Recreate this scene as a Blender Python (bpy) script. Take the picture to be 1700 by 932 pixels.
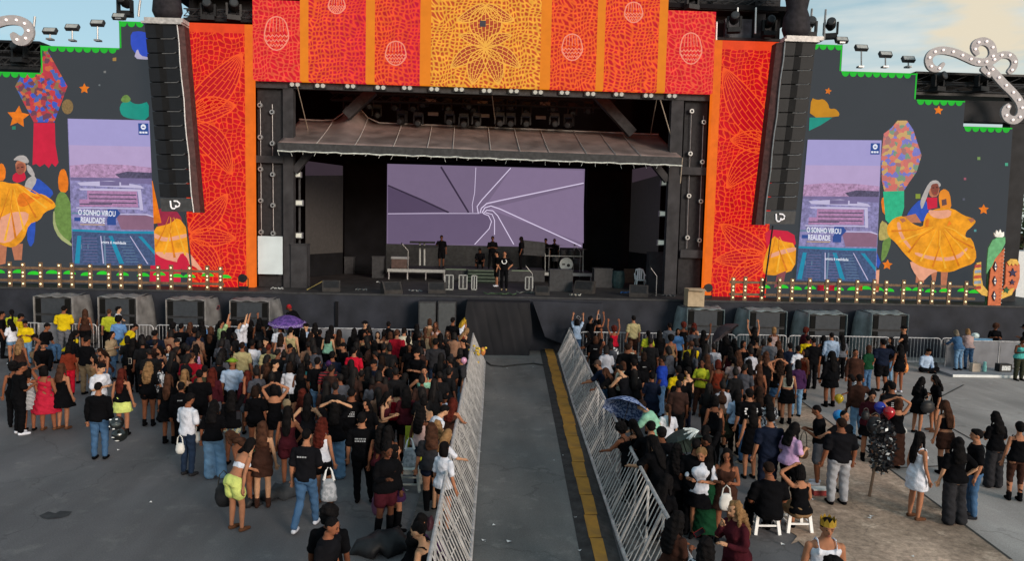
import bpy, bmesh, math, random
import numpy as np
from mathutils import Vector, Matrix
for o in list(bpy.data.objects): bpy.data.objects.remove(o)
random.seed(7)
SC = bpy.context.scene
COL = SC.collection
R = math.radians

# ------------------------------------------------------------------ camera
FPX, PITCH, ROLL, YAW, CAMH = 1200.0, .0842, .02326, -.0389, 5.52
CAMROT = Matrix.Rotation(YAW, 3, 'Z') @ Matrix.Rotation(math.pi/2-PITCH, 3, 'X') @ Matrix.Rotation(ROLL, 3, 'Z')
cd = bpy.data.cameras.new('camera'); cam = bpy.data.objects.new('camera', cd); COL.objects.link(cam)
cam.matrix_world = Matrix.Translation((0, 0, CAMH)) @ CAMROT.to_4x4()
cd.sensor_width = 36; cd.lens = FPX/1700*36; cd.clip_end = 3000; cd.clip_start = .1
SC.camera = cam

# ------------------------------------------------------------------ light
SUN_EL, SUN_AZ = R(14), R(-145)      # low evening sun, behind the camera to the right
w = bpy.data.worlds.new('World'); SC.world = w; w.use_nodes = True
nt = w.node_tree; nt.nodes.clear()
def wn(t, **k):
    n = nt.nodes.new(t)
    for a, b in k.items(): setattr(n, a, b)
    return n
sky = wn('ShaderNodeTexSky', sky_type='NISHITA'); sky.sun_disc = False
sky.sun_elevation = SUN_EL; sky.sun_rotation = R(145); sky.altitude = 10; sky.air_density = 1.0; sky.dust_density = 1.4; sky.ozone_density = 2.0
bg = wn('ShaderNodeBackground'); bg.inputs['Strength'].default_value = .15
wo = wn('ShaderNodeOutputWorld')
tc = wn('ShaderNodeTexCoord'); mp = wn('ShaderNodeMapping'); mp.inputs['Scale'].default_value = (1.6, 1.6, 9.0); mp.inputs['Location'].default_value = (.35, .1, .55)
nz = wn('ShaderNodeTexNoise'); nz.inputs['Scale'].default_value = 1.7; nz.inputs['Detail'].default_value = 7; nz.inputs['Roughness'].default_value = .55
cr = wn('ShaderNodeValToRGB'); cr.color_ramp.elements[0].position = .50; cr.color_ramp.elements[1].position = .72
cr.color_ramp.elements[1].color = (.85, .85, .85, 1)
mix = wn('ShaderNodeMixRGB'); mix.inputs[2].default_value = (4.4, 4.35, 4.0, 1)
L = nt.links
L.new(tc.outputs['Generated'], mp.inputs['Vector']); L.new(mp.outputs[0], nz.inputs['Vector']); L.new(nz.outputs['Fac'], cr.inputs[0])
veil = wn('ShaderNodeMixRGB'); veil.inputs[0].default_value = .62; veil.inputs[2].default_value = (2.15, 3.15, 3.25, 1)      # thin high haze over the whole sky
L.new(sky.outputs[0], veil.inputs[1]); L.new(cr.outputs[0], mix.inputs[0]); L.new(veil.outputs[0], mix.inputs[1])
# one warm cream cloud bank high on the right
nrm = wn('ShaderNodeVectorMath', operation='NORMALIZE'); L.new(tc.outputs['Generated'], nrm.inputs[0])
cdir = wn('ShaderNodeVectorMath', operation='DISTANCE'); dv = (CAMROT @ Vector(((1640-850)/FPX, -(30-466)/FPX, -1))).normalized(); cdir.inputs[1].default_value = dv; L.new(nrm.outputs[0], cdir.inputs[0])
n3 = wn('ShaderNodeTexNoise'); n3.inputs['Scale'].default_value = 9; n3.inputs['Detail'].default_value = 6; mp3 = wn('ShaderNodeMapping'); mp3.inputs['Scale'].default_value = (1, 1, 3.5); L.new(nrm.outputs[0], mp3.inputs[0]); L.new(mp3.outputs[0], n3.inputs['Vector'])
ad = wn('ShaderNodeMath', operation='MULTIPLY_ADD'); ad.inputs[1].default_value = .34; L.new(n3.outputs['Fac'], ad.inputs[0]); L.new(cdir.outputs['Value'], ad.inputs[2])
mr_ = wn('ShaderNodeMapRange', interpolation_type='SMOOTHSTEP'); mr_.inputs[1].default_value = .27; mr_.inputs[2].default_value = .19; L.new(ad.outputs[0], mr_.inputs[0])
mx3 = wn('ShaderNodeMixRGB'); mx3.inputs[2].default_value = (4.2, 3.75, 2.9, 1); L.new(mr_.outputs[0], mx3.inputs[0]); L.new(mix.outputs[0], mx3.inputs[1]); L.new(mx3.outputs[0], bg.inputs[0]); L.new(bg.outputs[0], wo.inputs[0])
sd = bpy.data.lights.new('sun', 'SUN'); sd.energy = 2.3; sd.angle = R(18); sd.color = (1, .84, .70)
sun = bpy.data.objects.new('sun', sd); COL.objects.link(sun)
sdir = Vector((math.sin(R(145))*math.cos(SUN_EL), math.cos(R(145))*math.cos(SUN_EL), math.sin(SUN_EL)))
sun.rotation_euler = sdir.to_track_quat('Z', 'Y').to_euler()
SC.view_settings.view_transform = 'Standard'; SC.view_settings.look = 'None'; SC.view_settings.exposure = .35; SC.view_settings.gamma = 1
SC.render.engine = 'CYCLES'; SC.cycles.max_bounces = 5; SC.cycles.diffuse_bounces = 2; SC.cycles.caustics_reflective = False; SC.cycles.caustics_refractive = False

# ------------------------------------------------------------------ photo geometry: where a sight line meets a real plane of the place
def ray(u, v): return CAMROT @ Vector(((u-850)/FPX, -(v-466)/FPX, -1))
def PZ(u, v, z=0.0):
    d = ray(u, v); t = (z-CAMH)/d.z; return Vector((d.x*t, d.y*t, z))
def PY(u, v, y):
    d = ray(u, v); t = y/d.y; return Vector((d.x*t, y, CAMH+d.z*t))

# ------------------------------------------------------------------ colours and materials
def lin(h):
    if not isinstance(h, str): return tuple(h)
    h = h.lstrip('#'); c = [int(h[i:i+2], 16)/255 for i in (0, 2, 4)]
    return tuple(x/12.92 if x < .04045 else ((x+.055)/1.055)**2.4 for x in c)
MC = {}
def mat(key, col=(.5, .5, .5), rough=.8, metal=0, noise=.15, nscale=6, bump=0, bscale=40, emis=None, estr=1, spec=.18, two=None):
    if key in MC: return MC[key]
    m = bpy.data.materials.new(key); m.use_nodes = True; n = m.node_tree.nodes; l = m.node_tree.links
    b = n['Principled BSDF']; c = lin(col)
    b.inputs['Roughness'].default_value = rough; b.inputs['Metallic'].default_value = metal; b.inputs['Specular IOR Level'].default_value = spec
    if noise:
        t = n.new('ShaderNodeTexCoord'); x = n.new('ShaderNodeTexNoise'); x.inputs['Scale'].default_value = nscale; x.inputs['Detail'].default_value = 5
        g = n.new('ShaderNodeMixRGB'); c2 = lin(two) if two else tuple(v*(1+noise*2) for v in c)
        g.inputs[1].default_value = (*(v*(1-noise) for v in c), 1) if not two else (*c, 1); g.inputs[2].default_value = (*c2, 1)
        r = n.new('ShaderNodeMapRange'); r.inputs[1].default_value = .3; r.inputs[2].default_value = .7
        l.new(t.outputs['Object'], x.inputs['Vector']); l.new(x.outputs['Fac'], r.inputs[0]); l.new(r.outputs[0], g.inputs[0]); l.new(g.outputs[0], b.inputs['Base Color'])
        if bump:
            y = n.new('ShaderNodeTexNoise'); y.inputs['Scale'].default_value = bscale; y.inputs['Detail'].default_value = 4
            bp = n.new('ShaderNodeBump'); bp.inputs['Strength'].default_value = bump; bp.inputs['Distance'].default_value = .02
            l.new(t.outputs['Object'], y.inputs['Vector']); l.new(y.outputs['Fac'], bp.inputs['Height']); l.new(bp.outputs[0], b.inputs['Normal'])
    else: b.inputs['Base Color'].default_value = (*c, 1)
    if emis is not None:
        b.inputs['Emission Color'].default_value = (*lin(emis), 1); b.inputs['Emission Strength'].default_value = estr
    MC[key] = m; return m
def led(h, var=.14, scale=2.2):
    """an LED video surface showing the colour h: it gives off its own light"""
    key = 'led_'+h+str(var)+str(scale)
    if key in MC: return MC[key]
    m = bpy.data.materials.new(key); m.use_nodes = True; n = m.node_tree.nodes; l = m.node_tree.links
    b = n['Principled BSDF']; b.inputs['Base Color'].default_value = (.008, .008, .009, 1); b.inputs['Roughness'].default_value = .7; b.inputs['Specular IOR Level'].default_value = .04
    c = lin(h); t = n.new('ShaderNodeNewGeometry'); x = n.new('ShaderNodeTexNoise'); x.inputs['Scale'].default_value = scale; x.inputs['Detail'].default_value = 8; x.inputs['Roughness'].default_value = .7
    r = n.new('ShaderNodeMapRange'); r.inputs[1].default_value = .3; r.inputs[2].default_value = .7; r.inputs[3].default_value = 1-var; r.inputs[4].default_value = 1+var
    g = n.new('ShaderNodeVectorMath'); g.operation = 'SCALE'; g.inputs[0].default_value = c
    l.new(t.outputs['Position'], x.inputs['Vector']); l.new(x.outputs['Fac'], r.inputs[0]); l.new(r.outputs[0], g.inputs['Scale']); l.new(g.outputs[0], b.inputs['Emission Color'])
    b.inputs['Emission Strength'].default_value = .70
    MC[key] = m; return m
def netled(key, cell, line, scale=2.2, width=.10, centers=(), cell2=None, line2=None, x0=0, x1=1):
    """LED surface showing a crochet-like net: voronoi cells, stretched into petals around the given centres"""
    m = bpy.data.materials.new(key); m.use_nodes = True; n = m.node_tree.nodes; l = m.node_tree.links
    b = n['Principled BSDF']; b.inputs['Base Color'].default_value = (.008, .006, .006, 1); b.inputs['Roughness'].default_value = .7; b.inputs['Specular IOR Level'].default_value = .04
    def N(t, **k):
        q = n.new(t)
        for a, v in k.items(): setattr(q, a, v)
        return q
    def M(op, a, c=None):
        q = N('ShaderNodeMath', operation=op)
        for i, v in enumerate((a, c)):
            if v is None: continue
            if isinstance(v, (int, float)): q.inputs[i].default_value = v
            else: l.new(v, q.inputs[i])
        return q.outputs[0]
    ge = N('ShaderNodeNewGeometry'); sp = N('ShaderNodeSeparateXYZ'); l.new(ge.outputs['Position'], sp.inputs[0])
    X, Z = sp.outputs['X'], sp.outputs['Z']
    wz = N('ShaderNodeTexNoise'); wz.inputs['Scale'].default_value = .9; l.new(ge.outputs['Position'], wz.inputs['Vector'])
    wob = M('MULTIPLY', M('SUBTRACT', wz.outputs['Fac'], .5), .9)
    def vor(a, c, s):
        cb = N('ShaderNodeCombineXYZ'); l.new(a, cb.inputs[0]); l.new(c, cb.inputs[1])
        v = N('ShaderNodeTexVoronoi', voronoi_dimensions='2D', feature='DISTANCE_TO_EDGE'); v.inputs['Scale'].default_value = s; v.inputs['Randomness'].default_value = .40
        l.new(cb.outputs[0], v.inputs['Vector']); return v.outputs['Distance']
    d = vor(M('ADD', X, wob), M('SUBTRACT', Z, wob), scale)
    for (cx, cz, rad, k, k2) in centers:
        dx, dz = M('SUBTRACT', X, cx), M('SUBTRACT', Z, cz)
        r = M('SQRT', M('ADD', M('MULTIPLY', dx, dx), M('MULTIPLY', dz, dz)))
        an = M('ADD', M('ARCTAN2', dz, dx), M('MULTIPLY', wob, .35))
        q = vor(M('MULTIPLY', an, k), M('MULTIPLY', M('LOGARITHM', M('ADD', r, .12), 2.718), k2), 1.0)
        ms = N('ShaderNodeMapRange', interpolation_type='SMOOTHSTEP'); ms.inputs[1].default_value = rad*1.08; ms.inputs[2].default_value = rad*.9; l.new(r, ms.inputs[0])
        mx = N('ShaderNodeMix'); l.new(ms.outputs[0], mx.inputs[0]); l.new(d, mx.inputs[2]); l.new(q, mx.inputs[3]); d = mx.outputs[0]
    ln = N('ShaderNodeMapRange', interpolation_type='SMOOTHSTEP'); ln.inputs[1].default_value = width*1.9; ln.inputs[2].default_value = width*.35; l.new(d, ln.inputs[0])
    gx = N('ShaderNodeMapRange'); gx.inputs[1].default_value = x0; gx.inputs[2].default_value = x1; l.new(X, gx.inputs[0])
    def grad(a, c):
        q = N('ShaderNodeMixRGB'); q.inputs[1].default_value = (*lin(a), 1); q.inputs[2].default_value = (*lin(c or a), 1); l.new(gx.outputs[0], q.inputs[0]); return q.outputs[0]
    fm = N('ShaderNodeMixRGB'); l.new(ln.outputs[0], fm.inputs[0]); l.new(grad(cell, cell2), fm.inputs[1]); l.new(grad(line, line2), fm.inputs[2])
    n2 = N('ShaderNodeTexNoise'); n2.inputs['Scale'].default_value = 3.5; n2.inputs['Detail'].default_value = 5; l.new(ge.outputs['Position'], n2.inputs['Vector'])
    mr = N('ShaderNodeMapRange'); mr.inputs[1].default_value = .3; mr.inputs[2].default_value = .7; mr.inputs[3].default_value = .8; mr.inputs[4].default_value = 1.2; l.new(n2.outputs['Fac'], mr.inputs[0])
    sc = N('ShaderNodeVectorMath', operation='SCALE'); l.new(fm.outputs[0], sc.inputs[0]); l.new(mr.outputs[0], sc.inputs['Scale'])
    l.new(sc.outputs[0], b.inputs['Emission Color']); b.inputs['Emission Strength'].default_value = .70
    return m
def patled(key, cols, scale=7):
    """LED surface showing a flowered cloth of the given colours"""
    m = bpy.data.materials.new(key); m.use_nodes = True; n = m.node_tree.nodes; l = m.node_tree.links
    b = n['Principled BSDF']; b.inputs['Base Color'].default_value = (.015, .012, .012, 1)
    ge = n.new('ShaderNodeNewGeometry'); v = n.new('ShaderNodeTexVoronoi'); v.inputs['Scale'].default_value = scale; wn_ = n.new('ShaderNodeTexNoise'); wn_.inputs['Scale'].default_value = 5; wa = n.new('ShaderNodeVectorMath'); wa.operation = 'MULTIPLY_ADD'; wa.inputs[1].default_value = (.22, .22, .22); l.new(ge.outputs['Position'], wn_.inputs['Vector']); l.new(wn_.outputs['Color'], wa.inputs[0]); l.new(ge.outputs['Position'], wa.inputs[2]); l.new(wa.outputs[0], v.inputs['Vector'])
    sx = n.new('ShaderNodeSeparateColor'); l.new(v.outputs['Color'], sx.inputs[0])
    r = n.new('ShaderNodeValToRGB'); r.color_ramp.interpolation = 'CONSTANT'
    for i, c in enumerate(cols):
        e = r.color_ramp.elements[i] if i < 2 else r.color_ramp.elements.new(i/len(cols))
        e.position = i/len(cols); e.color = (*lin(c), 1)
    l.new(sx.outputs[0], r.inputs[0]); l.new(r.outputs[0], b.inputs['Emission Color']); b.inputs['Emission Strength'].default_value = .70
    return m
def objcol(key, rough=.85, bump=.25, bscale=60, nvar=.22, nscale=9, spec=.2, sheen=0):
    """one material for all people parts: takes the object's own colour"""
    m = bpy.data.materials.new(key); m.use_nodes = True; n = m.node_tree.nodes; l = m.node_tree.links
    b = n['Principled BSDF']; b.inputs['Roughness'].default_value = rough; b.inputs['Specular IOR Level'].default_value = spec
    oi = n.new('ShaderNodeObjectInfo'); t = n.new('ShaderNodeTexCoord'); x = n.new('ShaderNodeTexNoise'); x.inputs['Scale'].default_value = nscale; x.inputs['Detail'].default_value = 4
    r = n.new('ShaderNodeMapRange'); r.inputs[1].default_value = .3; r.inputs[2].default_value = .7; r.inputs[3].default_value = 1-nvar; r.inputs[4].default_value = 1+nvar
    g = n.new('ShaderNodeVectorMath'); g.operation = 'SCALE'
    l.new(t.outputs['Object'], x.inputs['Vector']); l.new(x.outputs['Fac'], r.inputs[0]); l.new(oi.outputs['Color'], g.inputs[0]); l.new(r.outputs[0], g.inputs['Scale']); l.new(g.outputs[0], b.inputs['Base Color'])
    y = n.new('ShaderNodeTexNoise'); y.inputs['Scale'].default_value = bscale; bp = n.new('ShaderNodeBump'); bp.inputs['Strength'].default_value = bump; bp.inputs['Distance'].default_value = .02
    l.new(t.outputs['Object'], y.inputs['Vector']); l.new(y.outputs['Fac'], bp.inputs['Height']); l.new(bp.outputs[0], b.inputs['Normal'])
    return m
def patmat(key, a, c, kind='stripe', scale=10):
    m = bpy.data.materials.new(key); m.use_nodes = True; n = m.node_tree.nodes; l = m.node_tree.links
    b = n['Principled BSDF']; b.inputs['Roughness'].default_value = .85; t = n.new('ShaderNodeTexCoord')
    if kind == 'stripe':
        x = n.new('ShaderNodeTexWave'); x.bands_direction = 'Z'; x.inputs['Scale'].default_value = scale; f = x.outputs['Fac']
    else:
        x = n.new('ShaderNodeTexNoise'); x.inputs['Scale'].default_value = scale; x.inputs['Detail'].default_value = 1; f = x.outputs['Fac']
    r = n.new('ShaderNodeValToRGB'); r.color_ramp.interpolation = 'CONSTANT'; r.color_ramp.elements[0].color = (*lin(a), 1); r.color_ramp.elements[1].color = (*lin(c), 1); r.color_ramp.elements[1].position = .5
    l.new(t.outputs['Object'], x.inputs['Vector']); l.new(f, r.inputs[0]); l.new(r.outputs[0], b.inputs['Base Color'])
    return m

# ------------------------------------------------------------------ mesh builder
class MB:
    def __init__(s): s.v = []; s.f = []; s.m = []; s.cur = 0
    def add(s, vs, fs):
        o = len(s.v); s.v += [tuple(p) for p in vs]; s.f += [tuple(i+o for i in f) for f in fs]; s.m += [s.cur]*len(fs); return s
    def box(s, a, b, rz=0, c=None, M=None):
        x0, y0, z0 = a; x1, y1, z1 = b
        vs = [Vector((x, y, z)) for z in (z0, z1) for x, y in ((x0, y0), (x1, y0), (x1, y1), (x0, y1))]
        if rz:
            cc = Vector(c or ((x0+x1)/2, (y0+y1)/2, 0)); q = Matrix.Rotation(rz, 3, 'Z'); vs = [q @ (p-cc)+cc for p in vs]
        if M: vs = [M @ p for p in vs]
        return s.add(vs, [(0, 3, 2, 1), (4, 5, 6, 7), (0, 1, 5, 4), (1, 2, 6, 5), (2, 3, 7, 6), (3, 0, 4, 7)])
    def tube(s, pts, r, n=6, cap=True):
        pts = [Vector(p) for p in pts]; rs = r if isinstance(r, (list, tuple)) else [r]*len(pts); vs = []
        for i, p in enumerate(pts):
            d = (pts[min(i+1, len(pts)-1)]-pts[max(i-1, 0)]).normalized()
            a = d.cross(Vector((0, 0, 1)) if abs(d.z) < .9 else Vector((1, 0, 0))).normalized(); b = d.cross(a)
            vs += [p+(a*math.cos(t)+b*math.sin(t))*rs[i] for t in [2*math.pi*k/n for k in range(n)]]
        fs = [(i*n+k, i*n+(k+1) % n, (i+1)*n+(k+1) % n, (i+1)*n+k) for i in range(len(pts)-1) for k in range(n)]
        if cap: fs += [tuple(range(n-1, -1, -1)), tuple(range((len(pts)-1)*n, len(pts)*n))]
        return s.add(vs, fs)
    def rings(s, rs, n=16, cap=True):
        """rs: list of (centre, ax, ay) with ax, ay half-axis vectors"""
        vs = []
        for c, a, b in rs:
            c, a, b = Vector(c), Vector(a), Vector(b)
            vs += [c+a*math.cos(t)+b*math.sin(t) for t in [2*math.pi*k/n for k in range(n)]]
        m = len(rs); fs = [(i*n+k, i*n+(k+1) % n, (i+1)*n+(k+1) % n, (i+1)*n+k) for i in range(m-1) for k in range(n)]
        if cap: fs += [tuple(range(n-1, -1, -1)), tuple(range((m-1)*n, m*n))]
        return s.add(vs, fs)
    def ell(s, c, r, n=12, m=8, M=None):
        rs = []; c = Vector(c)
        for i in range(m+1):
            t = -math.pi/2+math.pi*i/m; k = max(math.cos(t), .02)
            rs.append((c+Vector((0, 0, r[2]*math.sin(t))), Vector((r[0]*k, 0, 0)), Vector((0, r[1]*k, 0))))
        if M: rs = [(M @ a, M.to_3x3() @ b, M.to_3x3() @ d) for a, b, d in rs]
        return s.rings(rs, n)
    def lathe(s, c, prof, n=16):
        c = Vector(c); return s.rings([(c+Vector((0, 0, z)), Vector((r, 0, 0)), Vector((0, r, 0))) for r, z in prof], n)
    def prism(s, poly, d):
        """closed outline (3D points) extruded along vector d"""
        p = [Vector(q) for q in poly]; n = len(p); d = Vector(d)
        vs = p+[q+d for q in p]
        return s.add(vs, [tuple(range(n)), tuple(range(2*n-1, n-1, -1))]+[(i, i+n, (i+1) % n+n, (i+1) % n) for i in range(n)])
    def flat(s, poly): return s.add([Vector(q) for q in poly], [tuple(range(len(poly)))])
    def bar(s, a, b, wd, dp=None):
        """square bar from a to b"""
        a, b = Vector(a), Vector(b); d = (b-a).normalized(); u = d.cross(Vector((0, 1, 0)) if abs(d.y) < .9 else Vector((1, 0, 0))).normalized(); v = d.cross(u)
        dp = dp or wd; vs = [q+u*x*wd/2+v*y*dp/2 for q in (a, b) for x, y in ((-1, -1), (1, -1), (1, 1), (-1, 1))]
        return s.add(vs, [(3, 2, 1, 0), (4, 5, 6, 7), (0, 1, 5, 4), (1, 2, 6, 5), (2, 3, 7, 6), (3, 0, 4, 7)])
    def ribbon(s, pts, y, wd, dep=0.0):
        """a line of width wd drawn in the plane Y=y through photo points"""
        P = [PY(u, v, y) for u, v in pts]; lf = []; rt = []
        ws = wd if isinstance(wd, (list, tuple)) else [wd]*len(P)
        for i, p in enumerate(P):
            d = (P[min(i+1, len(P)-1)]-P[max(i-1, 0)]).normalized(); nn = Vector((-d.z, 0, d.x))*ws[i]/2
            lf.append(p+nn); rt.append(p-nn)
        for i in range(len(P)-1):
            q = [lf[i], lf[i+1], rt[i+1], rt[i]]
            if dep: s.prism(q, (0, dep, 0))
            else: s.flat(q)
        return s
    def mesh(s, name, mats=None, off=None, smooth=False):
        me = bpy.data.meshes.new(name); o = Vector(off) if off is not None else Vector((0, 0, 0))
        me.from_pydata([tuple(Vector(p)-o) for p in s.v], [], s.f)
        for x in (mats or []): me.materials.append(x)
        if any(s.m): me.polygons.foreach_set('material_index', s.m)
        if smooth: me.polygons.foreach_set('use_smooth', [True]*len(me.polygons))
        me.update(); return me
ORG = {}
def tag(o, label=None, cat=None, group=None, kind=None):
    if label: o['label'] = label
    if cat: o['category'] = cat
    if group: o['group'] = group
    if kind: o['kind'] = kind
    return o
def thing(name, loc, label, cat, group=None):
    o = bpy.data.objects.new(name, None); COL.objects.link(o); o.location = loc; o.empty_display_size = .1; ORG[o.name] = Vector(loc)
    return tag(o, label, cat, group)
def obj(name, mb, mats, parent=None, smooth=False, local=False):
    """one mesh object; world-space vertices unless local"""
    if not isinstance(mats, (list, tuple)): mats = [mats]
    off = Vector((0, 0, 0))
    if parent is not None: off = ORG[parent.name]
    elif not local: pass
    me = mb.mesh(name, mats, None if local else off, smooth)
    o = bpy.data.objects.new(name, me); COL.objects.link(o)
    if parent is not None: o.parent = parent; ORG[o.name] = off
    else: ORG[o.name] = Vector((0, 0, 0))
    return o
def solo(name, mb, mats, base, label, cat, group=None, smooth=False):
    """a thing that is one mesh, its origin at its base"""
    base = Vector(base); me = mb.mesh(name, mats if isinstance(mats, (list, tuple)) else [mats], base, smooth)
    o = bpy.data.objects.new(name, me); COL.objects.link(o); o.location = base; ORG[o.name] = base
    return tag(o, label, cat, group)
def dup(o, loc, rz=None, label=None, group=None, scale=None, color=None):
    def cp(x, par):
        c = x.copy(); COL.objects.link(c)
        if par: c.parent = par
        for ch in x.children: cp(ch, c)
        return c
    r = cp(o, None); r.location = loc; ORG[r.name] = Vector(loc)
    if rz is not None: r.rotation_euler = (0, 0, rz)
    if label: r['label'] = label
    if group: r['group'] = group
    if scale: r.scale = scale
    return r
def textmesh(s, size, font_scale=1):
    c = bpy.data.curves.new('t', 'FONT'); c.body = s; c.size = size; c.align_x = 'CENTER'; c.align_y = 'CENTER'; c.offset = size*.02; c.resolution_u = 3
    o = bpy.data.objects.new('t', c); me = bpy.data.meshes.new_from_object(o)
    vs = [v.co.copy() for v in me.vertices]; fs = [tuple(p.vertices) for p in me.polygons]
    bpy.data.objects.remove(o); bpy.data.curves.remove(c); bpy.data.meshes.remove(me)
    return vs, fs
def addtext(mb, s, size, c, ex=(1, 0, 0), ez=(0, 0, 1), sx=1.0):
    vs, fs = textmesh(s, size); c = Vector(c); ex = Vector(ex); ez = Vector(ez)
    mb.add([c+ex*v.x*sx+ez*v.y for v in vs], fs)
# ================================================================== the ground
def asph(key, c1, c2, patch, bump=.35, stain=None):
    m = bpy.data.materials.new(key); m.use_nodes = True; n = m.node_tree.nodes; l = m.node_tree.links; b = n['Principled BSDF']; b.inputs['Roughness'].default_value = .88
    b.inputs['Specular IOR Level'].default_value = .25
    t = n.new('ShaderNodeNewGeometry')
    def nz(s, d=6, rr=.6):
        x = n.new('ShaderNodeTexNoise'); x.inputs['Scale'].default_value = s; x.inputs['Detail'].default_value = d; x.inputs['Roughness'].default_value = rr; l.new(t.outputs['Position'], x.inputs['Vector']); return x.outputs['Fac']
    def ramp(f, a, c):
        r = n.new('ShaderNodeMapRange'); r.inputs[1].default_value = a; r.inputs[2].default_value = c; l.new(f, r.inputs[0]); return r.outputs[0]
    def mx(f, a, c):
        g = n.new('ShaderNodeMixRGB'); l.new(f, g.inputs[0])
        for i, q in ((1, a), (2, c)):
            if isinstance(q, str): g.inputs[i].default_value = (*lin(q), 1)
            elif isinstance(q, tuple): g.inputs[i].default_value = (*q, 1)
            else: l.new(q, g.inputs[i])
        return g.outputs[0]
    c = mx(ramp(nz(.35), .35, .65), c1, c2)
    c = mx(ramp(nz(1.7, 8, .7), .55, .75), c, patch)
    g2 = n.new('ShaderNodeMixRGB'); g2.blend_type = 'MULTIPLY'; g2.inputs[0].default_value = .35 if not stain else .95; l.new(c, g2.inputs[1])
    rr = n.new('ShaderNodeMapRange'); rr.inputs[1].default_value = .3; rr.inputs[2].default_value = .7; rr.inputs[3].default_value = .4; rr.inputs[4].default_value = 1.5; l.new(nz(45 if not stain else 7, 3 if not stain else 8, .6 if not stain else .8), rr.inputs[0]); l.new(rr.outputs[0], g2.inputs[2])
    # thin wandering cracks and darker worn streaks
    wv = n.new('ShaderNodeTexNoise'); wv.inputs['Scale'].default_value = 1.3; wv.inputs['Detail'].default_value = 5; l.new(t.outputs['Position'], wv.inputs['Vector'])
    va = n.new('ShaderNodeVectorMath'); va.operation = 'MULTIPLY_ADD'; va.inputs[1].default_value = (1.6, 1.6, 0); l.new(wv.outputs['Color'], va.inputs[0]); l.new(t.outputs['Position'], va.inputs[2])
    vo = n.new('ShaderNodeTexVoronoi'); vo.feature = 'DISTANCE_TO_EDGE'; vo.inputs['Scale'].default_value = .23; l.new(va.outputs[0], vo.inputs['Vector'])
    ck = n.new('ShaderNodeMapRange'); ck.inputs[1].default_value = .0015; ck.inputs[2].default_value = .006; ck.inputs[3].default_value = .78; ck.inputs[4].default_value = 1; l.new(vo.outputs['Distance'], ck.inputs[0])
    mpp = n.new('ShaderNodeMapping'); mpp.inputs['Scale'].default_value = (1.2, .22, 1); mpp.inputs['Rotation'].default_value = (0, 0, .5); sx_ = n.new('ShaderNodeTexNoise'); sx_.inputs['Scale'].default_value = .8; sx_.inputs['Detail'].default_value = 7; l.new(t.outputs['Position'], mpp.inputs[0]); l.new(mpp.outputs[0], sx_.inputs['Vector'])
    s2 = n.new('ShaderNodeMapRange'); s2.inputs[1].default_value = .35; s2.inputs[2].default_value = .65; s2.inputs[3].default_value = .82; s2.inputs[4].default_value = 1.18; l.new(sx_.outputs['Fac'], s2.inputs[0])
    mm = n.new('ShaderNodeMath'); mm.operation = 'MULTIPLY'; l.new(ck.outputs[0], mm.inputs[0]); l.new(s2.outputs[0], mm.inputs[1])
    fs_ = n.new('ShaderNodeVectorMath'); fs_.operation = 'SCALE'; l.new(g2.outputs[0], fs_.inputs[0]); l.new(mm.outputs[0], fs_.inputs['Scale'])
    l.new(fs_.outputs[0], b.inputs['Base Color'])
    bp = n.new('ShaderNodeBump'); bp.inputs['Strength'].default_value = bump; bp.inputs['Distance'].default_value = .015; l.new(nz(60, 5), bp.inputs['Height']); l.new(bp.outputs[0], b.inputs['Normal'])
    return m
M_asph = asph('asphalt', (.104, .099, .106), (.132, .126, .132), (.178, .171, .170))
M_lane = asph('lane_asphalt', (.120, .118, .117), (.158, .154, .150), (.23, .225, .215))
M_conc = asph('concrete', (.28, .256, .245), (.345, .315, .30), (.42, .385, .365), .2)
M_dirt = asph('dirt', (.54, .39, .30), (.26, .19, .14), (.78, .60, .47), 1.0, True)
def sheet(name, poly, z, m, lab=None):
    mb = MB().flat([Vector((x, y, z)) for x, y in poly]); o = obj(name, mb, m); tag(o, lab, None, None, 'structure'); return o
G = MB(); G.flat([Vector((-900, -60, 0)), Vector((900, -60, 0)), Vector((900, 1800, 0)), Vector((-900, 1800, 0))])
tag(obj('ground', G, M_asph), 'grey asphalt ground of the show area', None, None, 'structure')
P2 = lambda u, v: tuple(PZ(u, v, 0).xy)
lb = [P2(805, 604), P2(799.6, 682), P2(781, 931)]; rb = [P2(925, 588), P2(953, 682), P2(1033, 923)]
sheet('lane', [(lb[0][0], 30.4), lb[0], lb[1], lb[2], (-.2, 4), (1.75, 4), P2(985, 932), P2(932, 700), P2(903, 577)], .004, M_lane, 'clear asphalt lane between the two barrier lines')
# concrete apron on the right, in slabs
sheet('concrete_pavement', [(8.5, 30.0), (60, 30.0), (60, 2), (7.2, 2), P2(1679, 931), P2(1475, 779), P2(1376, 701), P2(1329, 666), P2(1180, 640)], .004, M_conc, 'pale concrete paving right of the crowd')
dirt = [P2(1150, 640), P2(1329, 666), P2(1376, 701), P2(1475, 779), P2(1600, 872), P2(1679, 931), (7.4, 6), (4.5, 6), P2(1330, 932), P2(1304, 875), P2(1262, 800), P2(1200, 740)]
dj = []; rj = random.Random(3)
for i, a in enumerate(dirt):
    c = dirt[(i+1) % len(dirt)]; L_ = math.hypot(c[0]-a[0], c[1]-a[1]); k_ = max(1, int(L_/.18)); jit = .10 if i >= 8 or i == 0 else .02
    dj += [(a[0]+(c[0]-a[0])*q/k_+rj.gauss(0, jit), a[1]+(c[1]-a[1])*q/k_+rj.gauss(0, jit)) for q in range(k_)]
sheet('dirt_ground', dj, .010, M_dirt, 'bare brown earth with dry litter on the right')
mj = mat('joint', (.05, .045, .042), noise=.2)
J = MB()
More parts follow.
